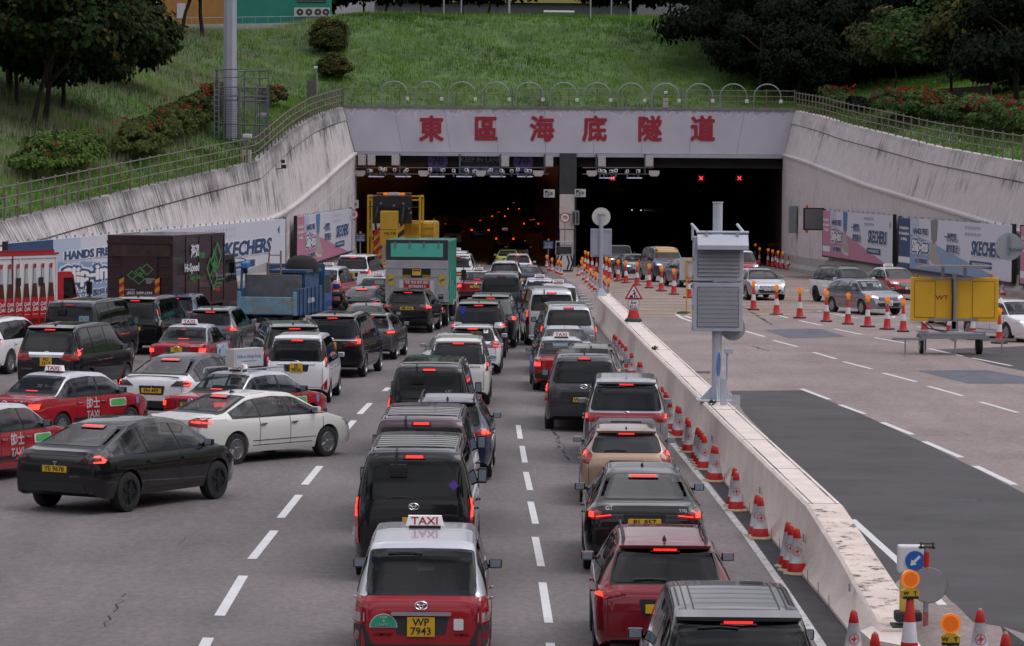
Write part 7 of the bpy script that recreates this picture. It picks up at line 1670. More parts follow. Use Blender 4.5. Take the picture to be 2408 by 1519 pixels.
s = MB(); s.rbox((0, .17, zq(571)), (.92, .04, 1.22), mat('sign_back_blue', (.42, .44, .52), .5, var=.05), b=.02); s.box((0, .13, zq(543)), (.86, .03, .04), PG); s.box((0, .13, zq(599)), (.86, .03, .04), PG); s.box((-.40, .13, zq(571)), (.03, .03, 1.05), PG); s.box((.40, .13, zq(571)), (.03, .03, 1.05), PG); s.build('square_sign', rt)
Y = FPX/65.; Y = 119.5; pT = atY(1478, 750, Y); z0 = .86; rt = empty('roadworks_sign', (fi(XL, Y)+.38, Y, z0)); tag(rt, 'red triangle men-at-work sign reading End 終止 on a weighted cone', 'road sign')
sx = FPX/Y; X0 = rt.location.x
zq = lambda py: atY(1478, py, Y).z-z0
s = MB(); s.lathe([(.30, 0), (.33, .05), (.28, .12), (.18, .15)], mat('sandbag_green', (.012, .06, .045), .8, bump=.4, bs=8), n=12); s.build('sandbag', rt, True); s = MB(); s.lathe([(.24, .1), (.19, .30), (.16, .42)], CRD, n=14); s.build('cone_stand', rt, True)
def sgn(z, pts, m, y): q = MB(); q.prism(pts, 1, y, y+.015, m); return q
RR = mat('sign_rim_red', (.50, .02, .03), .45); zb, zt = zq(704), zq(665); hw = .34
s = MB(); s.prism(rpoly([(-hw, zb), (hw, zb), (0, zt)], .06), 1, -.03, -.01, RR); zc_ = zb+(zt-zb)*.36; k = .70
s.prism([(x*k, zc_+(z-zc_)*k) for x, z in [(-hw, zb), (hw, zb), (0, zt)]], 1, -.04, -.02, WHT); tr_ = s.build('triangle_plate', rt)
s = MB(); f = lambda x, z: (x*.62, zb+.07+z*.62*.95)
for poly in ([(-.26, 0), (-.02, 0), (-.10, .16), (-.2, .14)], [(.02, 0), (.07, 0), (.10, .17), (.12, .33), (.02, .33), (.0, .2), (.05, .16)], [(.09, .14), (.15, .14), (.24, 0), (.18, 0)], [(-.08, .13), (.03, .25), (.1, .32), (.07, .35), (-.1, .16)]): s.prism([f(*q) for q in poly], 1, -.045, -.038, INK)
s.cyl((f(.01, .41)[0], -.045, f(.01, .41)[1]), (f(.01, .41)[0], -.038, f(.01, .41)[1]), .032, INK, n=12); s.build('pictogram', tr_)
s = MB(); s.rbox((0, -.02, zq(716.5)), (.40, .03, .36), INK, b=.01); s.rbox((0, -.037, zq(716.5)), (.37, .012, .33), WHT, b=.006); pl = s.build('text_plate', rt); s = MB(); s.text('End', .13, INK, frame((0, -.05, zq(711.5)), (1, 0, 0), (0, 0, 1)), ext=.002, bold=.015); s.text('終止', .15, INK, frame((0, -.05, zq(722.5)), (1, 0, 0), (0, 0, 1)), ext=.002, bold=.01); s.build('lettering', pl)
Y = 45.2; p = atY(2140, 1480, Y); rt = empty('keep_side_bollard', (5.55, Y-.3, .13)); tag(rt, 'white bollard head with blue downward arrow on a yellow post', 'bollard')
Yb = Y-.3; xx_ = lambda px: atY(px, 1300, Yb).x-5.55; zz_ = lambda py: atY(2140, py, Yb).z-.13
s = MB(); s.rbox((xx_(2134), 0, (zz_(1360)+zz_(1445))/2), (.20, .16, zz_(1360)-zz_(1445)), mat('post_yellow', (.62, .48, .10), .5), b=.02); s.rbox((xx_(2136), 0, zz_(1448)), (.36, .3, .14), CBK, b=.04); s.rbox((xx_(2140), 0, .03), (.5, .4, .08), CBK, b=.03); s.build('post', rt)
s = MB(); s.rbox((xx_(2141), 0, zz_(1313)), (.36, .22, .37), mat('bollard_white', (.72, .72, .73), .35), b=.03); hd_ = s.build('head', rt)
s = MB(); cx_, cz_ = xx_(2149), zz_(1316); s.cyl((cx_, -.125, cz_), (cx_, -.11, cz_), .135, mat('sign_blue', (.02, .13, .45), .4), n=28); s.build('blue_disc', hd_)
s = MB(); a = R(-135); ar = [(-.09, .018), (.02, .018), (.02, .05), (.095, 0), (.02, -.05), (.02, -.018), (-.09, -.018)]; an = R(225); s.prism([(cx_+x*math.cos(an)-z*math.sin(an), cz_+x*math.sin(an)+z*math.cos(an)) for x, z in ar], 1, -.13, -.124, WHT); s.build('arrow', hd_)
Yd = 44.2; rt = empty('disc_sign', (atY(2183, 1480, Yd).x, Yd, .13)); tag(rt, 'rusty rimmed grey disc on a red and white post, seen from behind', 'road sign')
xd = lambda px: atY(px, 1300, Yd).x-rt.location.x; zd = lambda py: atY(2183, py, Yd).z-.13; RG = mat('disc_grey', (.30, .29, .31), .55, .2, var=.1, vs=4); RU = mat('rust_brown', (.10, .055, .035), .8, var=.4, vs=9)
s = MB(); s.lathe([(.235, -.015), (.245, 0), (.235, .015)], RG, n=36); dd_ = s.build('disc', rt, True); dd_.rotation_euler = (R(90), 0, 0); dd_.location = (xd(2186), .08, zd(1377)); s = MB(); s.tube([Vector((a.y, a.z*0, a.z)) for a in [Vector((0, .24*math.cos(t), .24*math.sin(t))) for t in np.linspace(0, 6.283, 30)]], .008, RU, n=5); rm = s.build('rim', rt); rm.location = dd_.location
s = MB(); s.cyl((xd(2180), .1, 0), (xd(2180), .1, zd(1290)), .035, STL, n=10); s.cyl((xd(2180), .1, zd(1335)), (xd(2180), .1, zd(1300)), .038, CRD, n=10); s.cyl((xd(2180), .1, .1), (xd(2180), .1, .32), .038, mat('worn_red', (.32, .10, .10), .7, var=.3), n=10); s.box((xd(2181), .1, zd(1289)), (.22, .05, .03), RU); s.box((xd(2181), .1, zd(1280)), (.2, .04, .02), RU); s.box((xd(2167), .1, zd(1284)), (.02, .05, .09), RU); s.box((xd(2195), .1, zd(1284)), (.02, .05, .09), RU); s.build('post', rt)
Yt = 7800/69.; pt = gnd(2238, 832); Yt = pt.y; rt = empty('message_trailer', (pt.x, pt.y, pt.z), 0); tag(rt, 'yellow message-board trailer seen from behind, marked WT, solar panel on top', 'trailer')
xq = lambda px: atY(px, 750, Yt).x-pt.x; zq = lambda py: atY(2238, py, Yt).z-pt.z; YB = mat('board_yellow', (.80, .46, .02), .42, coat=.2, var=.05, vs=3)
s = MB(); s.rbox(((xq(2140)+xq(2345))/2, 0, (zq(652)+zq(755))/2), (xq(2345)-xq(2140), .28, zq(652)-zq(755)), YB, b=.02); bd = s.build('board', rt)
for a, b in ((2148, 2196), (2284, 2336)):
 s = MB(); s.box(((xq(a)+xq(b))/2, -.145, (zq(661)+zq(746))/2), (xq(b)-xq(a), .012, zq(661)-zq(746)), YB)
 for x_ in (a, b): s.box((xq(x_), -.150, (zq(661)+zq(746))/2), (.012, .01, zq(661)-zq(746)), INK)
 for z_ in (661, 746): s.box(((xq(a)+xq(b))/2, -.150, zq(z_)), (xq(b)-xq(a), .01, .012), INK)
 s.build('access_door', bd)
s = MB(); s.text('WT', .20, mat('stencil_red', (.45, .03, .02), .6), frame((xq(2212), -.150, zq(700)), (1, 0, 0), (0, 0, 1)), ext=.002, bold=.02, sx=1.3); s.build('lettering', bd)
s = MB(); s.box((xq(2240), -.2, (zq(640)+zq(775))/2), (.13, .12, zq(648)-zq(778)), STL); s.box((xq(2215), -.16, zq(655)), (.75, .05, .07), STL); s.box((xq(2265), -.16, zq(655)), (.5, .05, .07), STL); s.box((xq(2240), -.16, zq(751)), (1.6, .05, .08), STL); s.add([(xq(2228), -.26, zq(778)), (xq(2252), -.26, zq(778)), (xq(2245), -.26, zq(755)), (xq(2235), -.26, zq(755))], [(0, 1, 2, 3)], STL); s.build('mast', rt)
s = MB(); s.tube([(xq(2235), -.28, zq(655)), (xq(2236), -.30, zq(700)), (xq(2236), -.28, zq(752))], .03, BLK); s.tube([(xq(2165), -.1, zq(757)), (xq(2180), -.2, zq(772)), (xq(2225), -.2, zq(778))], .025, BLK); s.tube([(xq(2175), -.1, zq(757)), (xq(2195), -.25, zq(775)), (xq(2230), -.2, zq(783))], .02, BLK); s.build('cable', rt)
s = MB(); s.add([(xq(2158), -.9, zq(621)), (xq(2322), -.9, zq(621)), (xq(2322), .7, zq(629)), (xq(2158), .7, zq(629)), (xq(2158), -.9, zq(623.5)), (xq(2322), -.9, zq(623.5)), (xq(2322), .7, zq(631)), (xq(2158), .7, zq(631))], [(0, 1, 2, 3), (7, 6, 5, 4), (0, 4, 5, 1), (1, 5, 6, 2), (2, 6, 7, 3), (3, 7, 4, 0)], mat('solar_pale', (.45, .47, .50), .3)); s.build('solar_panel', rt)
s = MB()
for x_ in (2215, 2267): s.box((xq(x_), 0, (zq(628)+zq(655))/2), (.10, .08, zq(628)-zq(652)), STL)
s.build('panel_post', rt)
for x_ in (2153, 2329):
 s = MB(); s.cyl((xq(x_), 0, zq(652)), (xq(x_), 0, zq(644)), .05, mat('beacon_orange', (.65, .18, .02), .3), n=10); s.build('beacon', rt)
s = MB();
for y in (-.55, .55): s.box((xq(2240), y, zq(792)), (xq(2320)-xq(2160), .08, .10), STL)
s.rbox((xq(2240), 0, zq(786)), (1.9, .9, .14), STL, b=.02); s.box((xq(2240), 0, zq(797)), (.08, 1.4, .1), STL)
for sg_ in (1, -1): s.box((sg_*1.5+xq(2238), -.55, zq(796)), (1.1, .07, .08), STL)
s.build('chassis', rt)
for px in (2124, 2165, 2241, 2350):
 s = MB(); yy_ = -.55 if px != 2165 else -1.0; s.cyl((xq(px), yy_, zq(794)), (xq(px), yy_, .02), .028, STL, n=8); s.cyl((xq(px), yy_, 0), (xq(px), yy_, .02), .08, STL, n=10); s.build('jack_leg', rt)
for sg_, px in ((-1, 2169), (1, 2302)):
 w_ = add_wheel(rt, xq(px), 0, .30, .19, 'silver'); w_.rotation_euler = (0, R(-90 if sg_ < 0 else 90), 0); w_.location = (xq(px), 0, .30)
 s = MB(); s.rbox((xq(px), 0, zq(779)), (.34, .75, .05), STL, b=.02); s.rbox((xq(px), -.38, zq(784)), (.34, .05, .20), STL, b=.02); s.build('mudguard', rt)
Yw = 152.; p = gnd(1621, 738); Yw = p.y; rt = empty('panel_stand', p); tag(rt, 'white square panel on a yellow A-frame beside the signal cabinet', 'road sign')
xq2 = lambda px: atY(px, 650, Yw).x-p.x; zq2 = lambda py: atY(1621, py, Yw).z-p.z
s = MB(); s.rbox(((xq2(1597)+xq2(1640))/2, 0, (zq2(606)+zq2(659))/2), (xq2(1640)-xq2(1597), .04, zq2(606)-zq2(659)), mat('panel_offwhite', (.50, .47, .46), .6), b=.01); s.build('panel', rt)
YF = mat('frame_yellow', (.55, .33, .02), .5); s = MB(); s.box((xq2(1614), -.05, zq2(676)), (.06, .05, zq2(613)-.02), YF); s.box((xq2(1627), -.05, zq2(614)), (.5, .05, .05), YF); s.box((xq2(1627), -.05, zq2(652)), (.5, .05, .05), YF); s.box((xq2(1621), -.05, .02), (.4, .4, .05), YF); s.build('frame', rt)
s = MB(); s.lathe([(.3, 0), (.3, .06), (.15, .1)], CBK, n=10, c=(-.25, 0, 0)); s.build('sandbag', rt)
p = gnd(1768, 702); rt = empty('round_sign', p); tag(rt, 'translucent grey round sign on the road before the oncoming silver saloon', 'road sign'); s = MB(); s.lathe([(.46, -.01), (.46, .01)], mat('disc_smoky', (.25, .24, .25), .5), n=30); d_ = s.build('disc', rt); d_.rotation_euler = (R(90), 0, 0); d_.location = (0, 0, .50)
s = MB(); s.box((0, .06, .05), (.5, .3, .06), CBK); s.build('base', rt)
RAIL = mat('railing_brown', (.19, .155, .13), .5, .3, var=.15, vs=4)
def railing(name, label, pts, h=1.33, base_z=0, sp=2.1, pipe=.028):
 P = [Vector(p) for p in pts]; L_ = [0]
 for a, b in zip(P[:-1], P[1:]): L_.append(L_[-1]+(b-a).length)
 def at(d):
  for i in range(len(P)-1):
   if d <= L_[i+1] or i == len(P)-2: t = (d-L_[i])/(L_[i+1]-L_[i]); return P[i].lerp(P[i+1], t)
 rt = empty(name, P[0]); tag(rt, label, 'railing', kind='thing'); n = max(2, round(L_[-1]/sp)); q = [at(L_[-1]*k/n)-P[0] for k in range(n+1)]
 s = MB()
 for hh in (h-.04, h*.66, h*.36): s.tube([v+Vector((0, 0, hh)) for v in q], pipe, RAIL, n=6)
 s.build('rail', rt); s = MB(); s.cyl((0, 0, -.1), (0, 0, h), .042, RAIL, n=8); s.cyl((0, 0, h), (0, 0, h+.05), .055, STL, n=8); p0 = s.build('post', rt); p0.location = q[0]
 for v in q[1:]:
  c = p0.copy(); C.objects.link(c); c.parent = rt; c.location = v
 return rt
railing('bank_railing', 'brown three-bar railing along the stained wall on the grass bank side', [(a[3]-.12, a[0], a[4]) for a in WL if a[0] >= 100])
railing('bank_railing', 'brown three-bar railing running above the ribbed wall beside the flower hedge', [(a[3]+.12, a[0], a[4]) for a in WR[::-1] if a[0] >= 140])
railing('portal_railing', 'straight brown railing on top of the lavender fascia', [(-12.5, 243.95, 10.88), (20.6, 243.95, 10.88)])
HP = mat('hoop_steel', (.30, .33, .40), .4, .6)
hoop = None
for k, px in enumerate((895, 975, 1054, 1134, 1213, 1293, 1372, 1452, 1533, 1612, 1692, 1772)):
 p = atY(px, 250, 243.5)
 if hoop is None:
  hoop = empty('hoop_lamp'); s = MB(); r_ = .98; zc_ = .88
  s.tube([(0, 0, 0), (0, 0, zc_)]+[(r_-r_*math.cos(a), 0, zc_+.93*r_*math.sin(a)) for a in np.linspace(0, math.pi, 16)][1:]+[(2*r_, 0, zc_-.18)], .042, HP, n=8); s.build('hoop_pipe', hoop, True)
  s = MB(); s.rbox((2*r_, 0, zc_-.34), (.24, .24, .26), mat('lamp_white', (.62, .62, .66), .4), b=.03); s.tube([(2*r_-.05, 0, zc_-.1), (2*r_+.02, 0, zc_-.3)], .03, BLK); lb_ = s.build('lamp_head', hoop); lb_.rotation_euler = (0, 0, 0)
  h_ = hoop
 else: h_ = copy_tree(hoop)
 h_.location = (p.x, 243.4, 10.85); tag(h_, 'arched pipe lamp on the fascia railing, %s from the trailing-vine wall end near the mast' % ORD[k], 'hoop lamp', 'arched pipe lamps above the fascia')
YG = 242.9
def GP(px, py): return atY(px, py, YG)
r2x = lambda x, y: ((1380+x*.5066)/1.7013, (550+y*.5066)/1.7013)
WBX = mat('cabinet_white', (.50, .46, .44), .6, var=.08, vs=4); GRY = mat('gantry_grey', (.10, .10, .11), .6)
gt = empty('camera_gantry', (0, YG, 0)); tag(gt, 'dark pipe gantry under the fascia carrying cameras and light bars', 'gantry', kind='thing')
s = MB()
for a, b in ((75, 1610), (1875, 2900)):
 for y in (240, 290):
  p0, p1 = GP(*r2x(a, y)), GP(*r2x(b if b < 2500 else 2440, y)); s.cyl((p0.x, .5, p0.z), (p1.x, .5, p1.z), .05, GRY, n=6)
for x in (165, 430, 905, 1225, 1575, 1985, 2370): p0 = GP(*r2x(x, 130)); p1 = GP(*r2x(x, 290)); s.box((p0.x, .5, (p0.z+p1.z)/2), (.12, .1, p0.z-p1.z), GRY)
s.build('frame', gt)
for k, x in enumerate((132, 208, 398, 1264, 1612, 2027, 2402)):
 p = GP(*r2x(x, 180 if x < 500 else 190)); o = empty('equipment_box', p); tag(o, 'pale steel equipment box under the fascia, %s from the streaked wall' % ORD[k], 'equipment box', 'equipment boxes under the fascia'); s = MB(); s.rbox((0, 0, 0), (.56, .35, .74), WBX, b=.03); s.box((.2, -.18, .2), (.04, .02, .07), BLK); s.build('housing', o)
for k, x in enumerate((118, 620, 1070, 1525, 1948, 2440)):
 p = GP(*r2x(x, 283)); o = empty('antenna_plate', p); tag(o, 'pale cut-corner antenna plate on the gantry, %s from the streaked wall' % ORD[k], 'antenna', 'antenna plates on the gantry'); s = MB(); s.prism([(-.38, .2), (.38, .2), (.38, -.05), (.24, -.22), (-.24, -.22), (-.38, -.05)], 1, -.06, .0, WBX); s.build('plate', o)
cam0 = None
for k, (x, y) in enumerate([(197, 262), (283, 252), (310, 258), (390, 255), (480, 264), (672, 256), (771, 258), (858, 268), (962, 262), (1021, 268), (1144, 262), (1240, 268), (1314, 264), (1361, 260), (1435, 268), (1461, 264), (2015, 268), (2048, 272), (2102, 268), (2136, 268), (2225, 274), (2315, 266)]):
 p = GP(*r2x(x, y))
 if cam0 is None:
  cam0 = empty('gantry_camera'); s = MB(); s.rbox((0, 0, 0), (.24, .5, .24), mat('camera_white', (.66, .66, .68), .4), b=.06); s.build('housing', cam0, True); s = MB(); s.cyl((0, 0, -.12), (0, 0, -.42), .06, GRY, n=6); s.cyl((0, -.26, 0), (0, -.25, 0), .08, BLK, n=10); s.build('bracket', cam0); cq = cam0
 else: cq = copy_tree(cam0)
 cq.location = p; cq.rotation_euler = (R(-20 if k % 3 else 0), 0, rnd.uniform(-.5, .5)); tag(cq, 'small white camera on the gantry, %s counting from the streaked wall' % ORD[k], 'camera', 'cameras on the gantry')
lb0 = None
for k, x in enumerate((246, 458, 725, 940, 1205, 1420, 2068, 2282)):
 p = GP(*r2x(x, 309 if x < 1500 else 320))
 if lb0 is None:
  lb0 = empty('light_bar'); s = MB(); s.rbox((0, 0, 0), (1.15, .15, .09), mat('light_bar_face', (.60, .60, .85), .4, emit=(.75, .72, 1), es=.08), b=.02); s.build('tube', lb0); s = MB(); s.box((0, .1, .15), (.05, .05, .3), GRY); s.build('bracket', lb0); cq = lb0
 else: cq = copy_tree(lb0)
 cq.location = p; tag(cq, 'slim violet-white light bar hanging from the gantry, %s from the streaked wall' % ORD[k], 'light bar', 'light bars on the gantry')
YS_ = 243.92
for px, lb in ((1029, 'dim purple 70 roundel beside the KEEP IN LANE panel, nearer the streaked wall'), (1230, 'dim purple 70 roundel between the KEEP IN LANE panel and the pillar')):
 p = atY(px, 380, YS_); o = empty('speed_roundel', p); tag(o, lb, 'speed sign'); s = MB(); s.cyl((0, -.06, 0), (0, 0, 0), .74, mat('roundel_purple', (.055, .03, .12), .5, emit=(.25, .1, .6), es=.015), n=36); s.build('disc', o); s = MB(); s.text('70', .85, mat('roundel_ink', (.008, .008, .012), .6), frame((0, -.07, 0), (1, 0, 0), (0, 0, 1)), ext=.005, bold=.02); s.build('lettering', o)
p = atY(1130, 388, YS_); o = empty('lane_sign', p); tag(o, 'dark overhead panel reading KEEP IN LANE 不准換綫', 'road sign'); s = MB(); s.box((0, 0, .35), (2.95, .06, .85), mat('sign_dark', (.012, .012, .014), .6)); s.box((0, 0, -.42), (2.95, .06, .70), mat('sign_dark_blue', (.012, .03, .09), .6)); s.build('panel', o)
s = MB(); DW = mat('dim_white', (.22, .22, .25), .6); s.text('KEEP IN LANE', .52, DW, frame((0, -.04, .36), (1, 0, 0), (0, 0, 1)), ext=.005, bold=.01, sx=.93); s.text('不 准 換 綫', .60, DW, frame((0, -.04, -.40), (1, 0, 0), (0, 0, 1)), ext=.005, bold=.01, sx=.93); s.build('lettering', o)
XR_ = mat('signal_red_on', (.8, .02, .02), .4, emit=(1, .03, .03), es=2.5)
for k, (px, py) in enumerate(((1440, 419), (1648, 419), (1738, 419))):
 p = atY(px, py, 247); o = empty('lane_signal', p); tag(o, 'lit red cross lane signal in the oncoming tube, %s counting from the pillar' % ORD[k], 'lane signal', 'red cross lane signals'); s = MB(); s.rbox((0, .1, 0), (.6, .15, .6), BLK, b=.03); s.build('housing', o); s = MB()
 for a in (R(45), R(-45)): s.box((0, 0, 0), (.36, .03, .045), XR_, M=Matrix.Rotation(a, 3, 'Y'))
 s.build('cross', o)
def s70(px, py, Y, lb, post=None):
 p = atY(px, py, Y); o = empty('speed_sign', p); tag(o, lb, 'road sign'); s = MB(); s.cyl((0, -.03, 0), (0, 0, 0), .375, RR, n=32); s.cyl((0, -.04, 0), (0, -.03, 0), .30, WHT, n=32); s.build('disc', o); s = MB(); s.text('70', .36, INK, frame((0, -.045, 0), (1, 0, 0), (0, 0, 1)), ext=.004, bold=.02); s.build('lettering', o)
 if post:
  s = MB(); s.cyl((0, .04, -.3), (0, .04, post), .035, STL, n=8)
  for sx_ in (-.5, .5): s.cyl((0, .04, post+1.0), (sx_, .04, post+.1), .03, STL, n=6)
  s.build('post', o)
 else: s = MB(); s.box((0, .15, -.4), (.5, .4, .06), STL); s.build('bracket', o)
s70(830, 505, 241, 'round 70 speed sign on the streaked wall side of the portal'); s70(1328, 512, 241.5, 'round 70 speed sign on a tripod post before the pillar', -3.6)
for px, py, lb in ((830, 480, 'white camera symbol plate above the 70 sign by the streaked wall'), (1291, 455, 'white camera symbol plate on the near-tube side of the pillar'), (1364, 454, 'white camera symbol plate on the oncoming-tube side of the pillar')):
 p = atY(px, py, 242.6); o = empty('camera_sign', p); tag(o, lb, 'road sign'); s = MB(); s.rbox((0, 0, 0), (.80, .04, .58), mat('camera_plate', (.55, .55, .57), .5), b=.01); s.build('plate', o); s = MB(); s.box((-.15, -.03, 0), (.32, .01, .42), INK); s.cyl((-.17, -.04, -.07), (-.17, -.035, -.07), .11, WHT, n=16); s.cyl((-.17, -.045, -.07), (-.17, -.04, -.07), .06, INK, n=16); s.cyl((-.06, -.04, .12), (-.06, -.035, .12), .05, WHT, n=12)
 for q in range(4): s.box((.10+.05*q, -.03, 0), (.03, .01, .32-.06*q), INK)
 s.build('pictogram', o)
for px, py, lb in ((847, 559, 'small blue headlight reminder sign by the yellow lorry'), (1289, 576, 'small dim blue headlight reminder sign by the pillar')):
 p = atY(px, py, 240.5); o = empty('reminder_sign', p); tag(o, lb, 'road sign'); s = MB(); s.rbox((0, 0, 0), (.72, .05, .58), mat('reminder_blue', (.02, .07, .17), .5), b=.01); s.cyl((0, .02, -.29), (0, .02, gz(p.x, 240)-p.z), .04, STL, n=8); s.cyl((0, 0, .3), (0, 0, .45), .08, mat('beacon_orange', (.65, .18, .02), .3), n=10); s.build('panel', o); s = MB(); s.text('Use dipped', .13, WHT, frame((0, -.03, .15), (1, 0, 0), (0, 0, 1)), ext=.002); s.text('headlights', .13, WHT, frame((0, -.03, .0), (1, 0, 0), (0, 0, 1)), ext=.002); s.text('請用低燈', .15, WHT, frame((0, -.03, -.17), (1, 0, 0), (0, 0, 1)), ext=.002); s.build('lettering', o)
p = gnd(1325, 640); o = empty('chevron_cushion', (p.x+.05, p.y, p.z)); tag(o, 'crash cushion before the pillar, black and white chevron face', 'crash cushion'); s = MB(); s.rbox((0, 1.0, .62), (1.22, 2.0, 1.1), BLK, b=.08); s.build('cushion', o)
s = MB(); s.rbox((0, -.02, .66), (1.12, .04, 1.0), mat('chevron_white', (.6, .6, .6), .5), b=.01)
for sg_ in (1, -1):
 for x0 in (.12, .36): s.add([(sg_*x0, -.045, .18), (sg_*(x0+.13), -.045, .18), (sg_*(x0+.13-.10), -.045, .0+1.14), (sg_*(x0-.10), -.045, 1.14)], [(0, 1, 2, 3)], BLK) if False else s.add([(sg_*(x0), -.045, 1.14), (sg_*(x0+.12), -.045, 1.14), (sg_*(x0+.26), -.045, .66), (sg_*(x0+.12), -.045, .18), (sg_*x0, -.045, .18), (sg_*(x0+.14), -.045, .66)], [(0, 1, 2, 5), (5, 2, 3, 4)], BLK)
s.build('chevron_face', o); s = MB()
s.tube([(-.6, .0, 1.2), (-.6, 0, 2.1), (.6, 0, 2.1), (.6, 0, 1.2)], .05, STL); s.box((0, .6, 1.5), (1.0, 1.0, .5), PLA); s.build('frame', o)
p = atY(1353, 512, 243); o = empty('lamp_housing', p); tag(o, 'grey twin-tube lamp housing beside the pillar', 'lamp'); s = MB(); s.rbox((0, 0, 0), (.52, .2, 1.05), STL, b=.02); s.box((-.12, -.11, 0), (.16, .02, .85), PLA); s.box((.12, -.11, 0), (.16, .02, .85), PLA); s.build('housing', o)
p = atY(1857, 516, 232); o = empty('wall_cabinet', (19.55, 232, p.z)); tag(o, 'grey wall cabinet on the ribbed wall nearest the portal', 'cabinet'); s = MB(); s.rbox((0, 0, 0), (.5, 1.2, 1.9), mat('cabinet_dull', (.22, .25, .27), .6, var=.1), b=.02); s.build('housing', o)
p = atY(1904, 515, 214.5); o = empty('wall_screen', (19.75, 214.6, p.z)); tag(o, 'grey square lane screen with orange beacon beside the pink advert', 'screen'); s = MB(); s.rbox((-.3, 0, 0), (1.35, .25, 1.45), BLK, b=.03); s.box((-.3, -.14, 0), (1.15, .02, 1.28), mat('screen_grey', (.16, .16, .175), .3)); s.cyl((-.75, 0, .72), (-.75, 0, .9), .09, mat('beacon_orange', (.65, .18, .02), .3)); s.cyl((-.75, 0, -.72), (-.75, 0, -.9), .09, mat('beacon_orange', (.65, .18, .02), .3)); s.build('housing', o)
p = atY(655, 400, 190); o = empty('wall_camera', (-13.65, 190, p.z-.3)); tag(o, 'black camera on a curved arm fixed to the streaked wall', 'camera'); s = MB(); s.rbox((-.1, 0, 0), (.25, .15, .3), WBX, b=.02); s.tube([(-.1, 0, 0), (.1, -.2, .35), (.45, -.3, .40)], .03, GRY); s.rbox((.55, -.3, .5), (.28, .3, .22), BLK, b=.04); s.rbox((.5, -.3, .8), (.22, .22, .2), BLK, b=.04); s.build('camera_arm', o)
Yk = 158.; p = atY(2372, 580, Yk); o = empty('disc_sign', p); tag(o, 'grey round sign back on an arm from the ribbed wall over the advert', 'road sign'); s = MB(); s.cyl((0, .05, 0), (0, .08, 0), .66, mat('disc_back', (.36, .42, .44), .5), n=36); s.box((.0, 0, .1), (.1, .06, .9), STL); s.box((.75, 0, -.1), (1.5, .06, .08), STL); s.build('disc', o)
NV = mat('advert_navy', (.018, .07, .19), .45); LB = mat('advert_lightblue', (.48, .56, .72), .45); PW = mat('advert_offwhite', (.66, .67, .76), .45); PK = mat('advert_pink', (.55, .22, .33), .45); BG_ = mat('advert_bluegrey', (.24, .36, .54), .45); CR_ = mat('advert_cream', (.78, .78, .78), .5); SHO = mat('shoe_beige', (.40, .36, .33), .6); SHW = mat('shoe_sole_white', (.6, .6, .62), .5); TRS = mat('trouser_grey', (.22, .22, .22), .7)
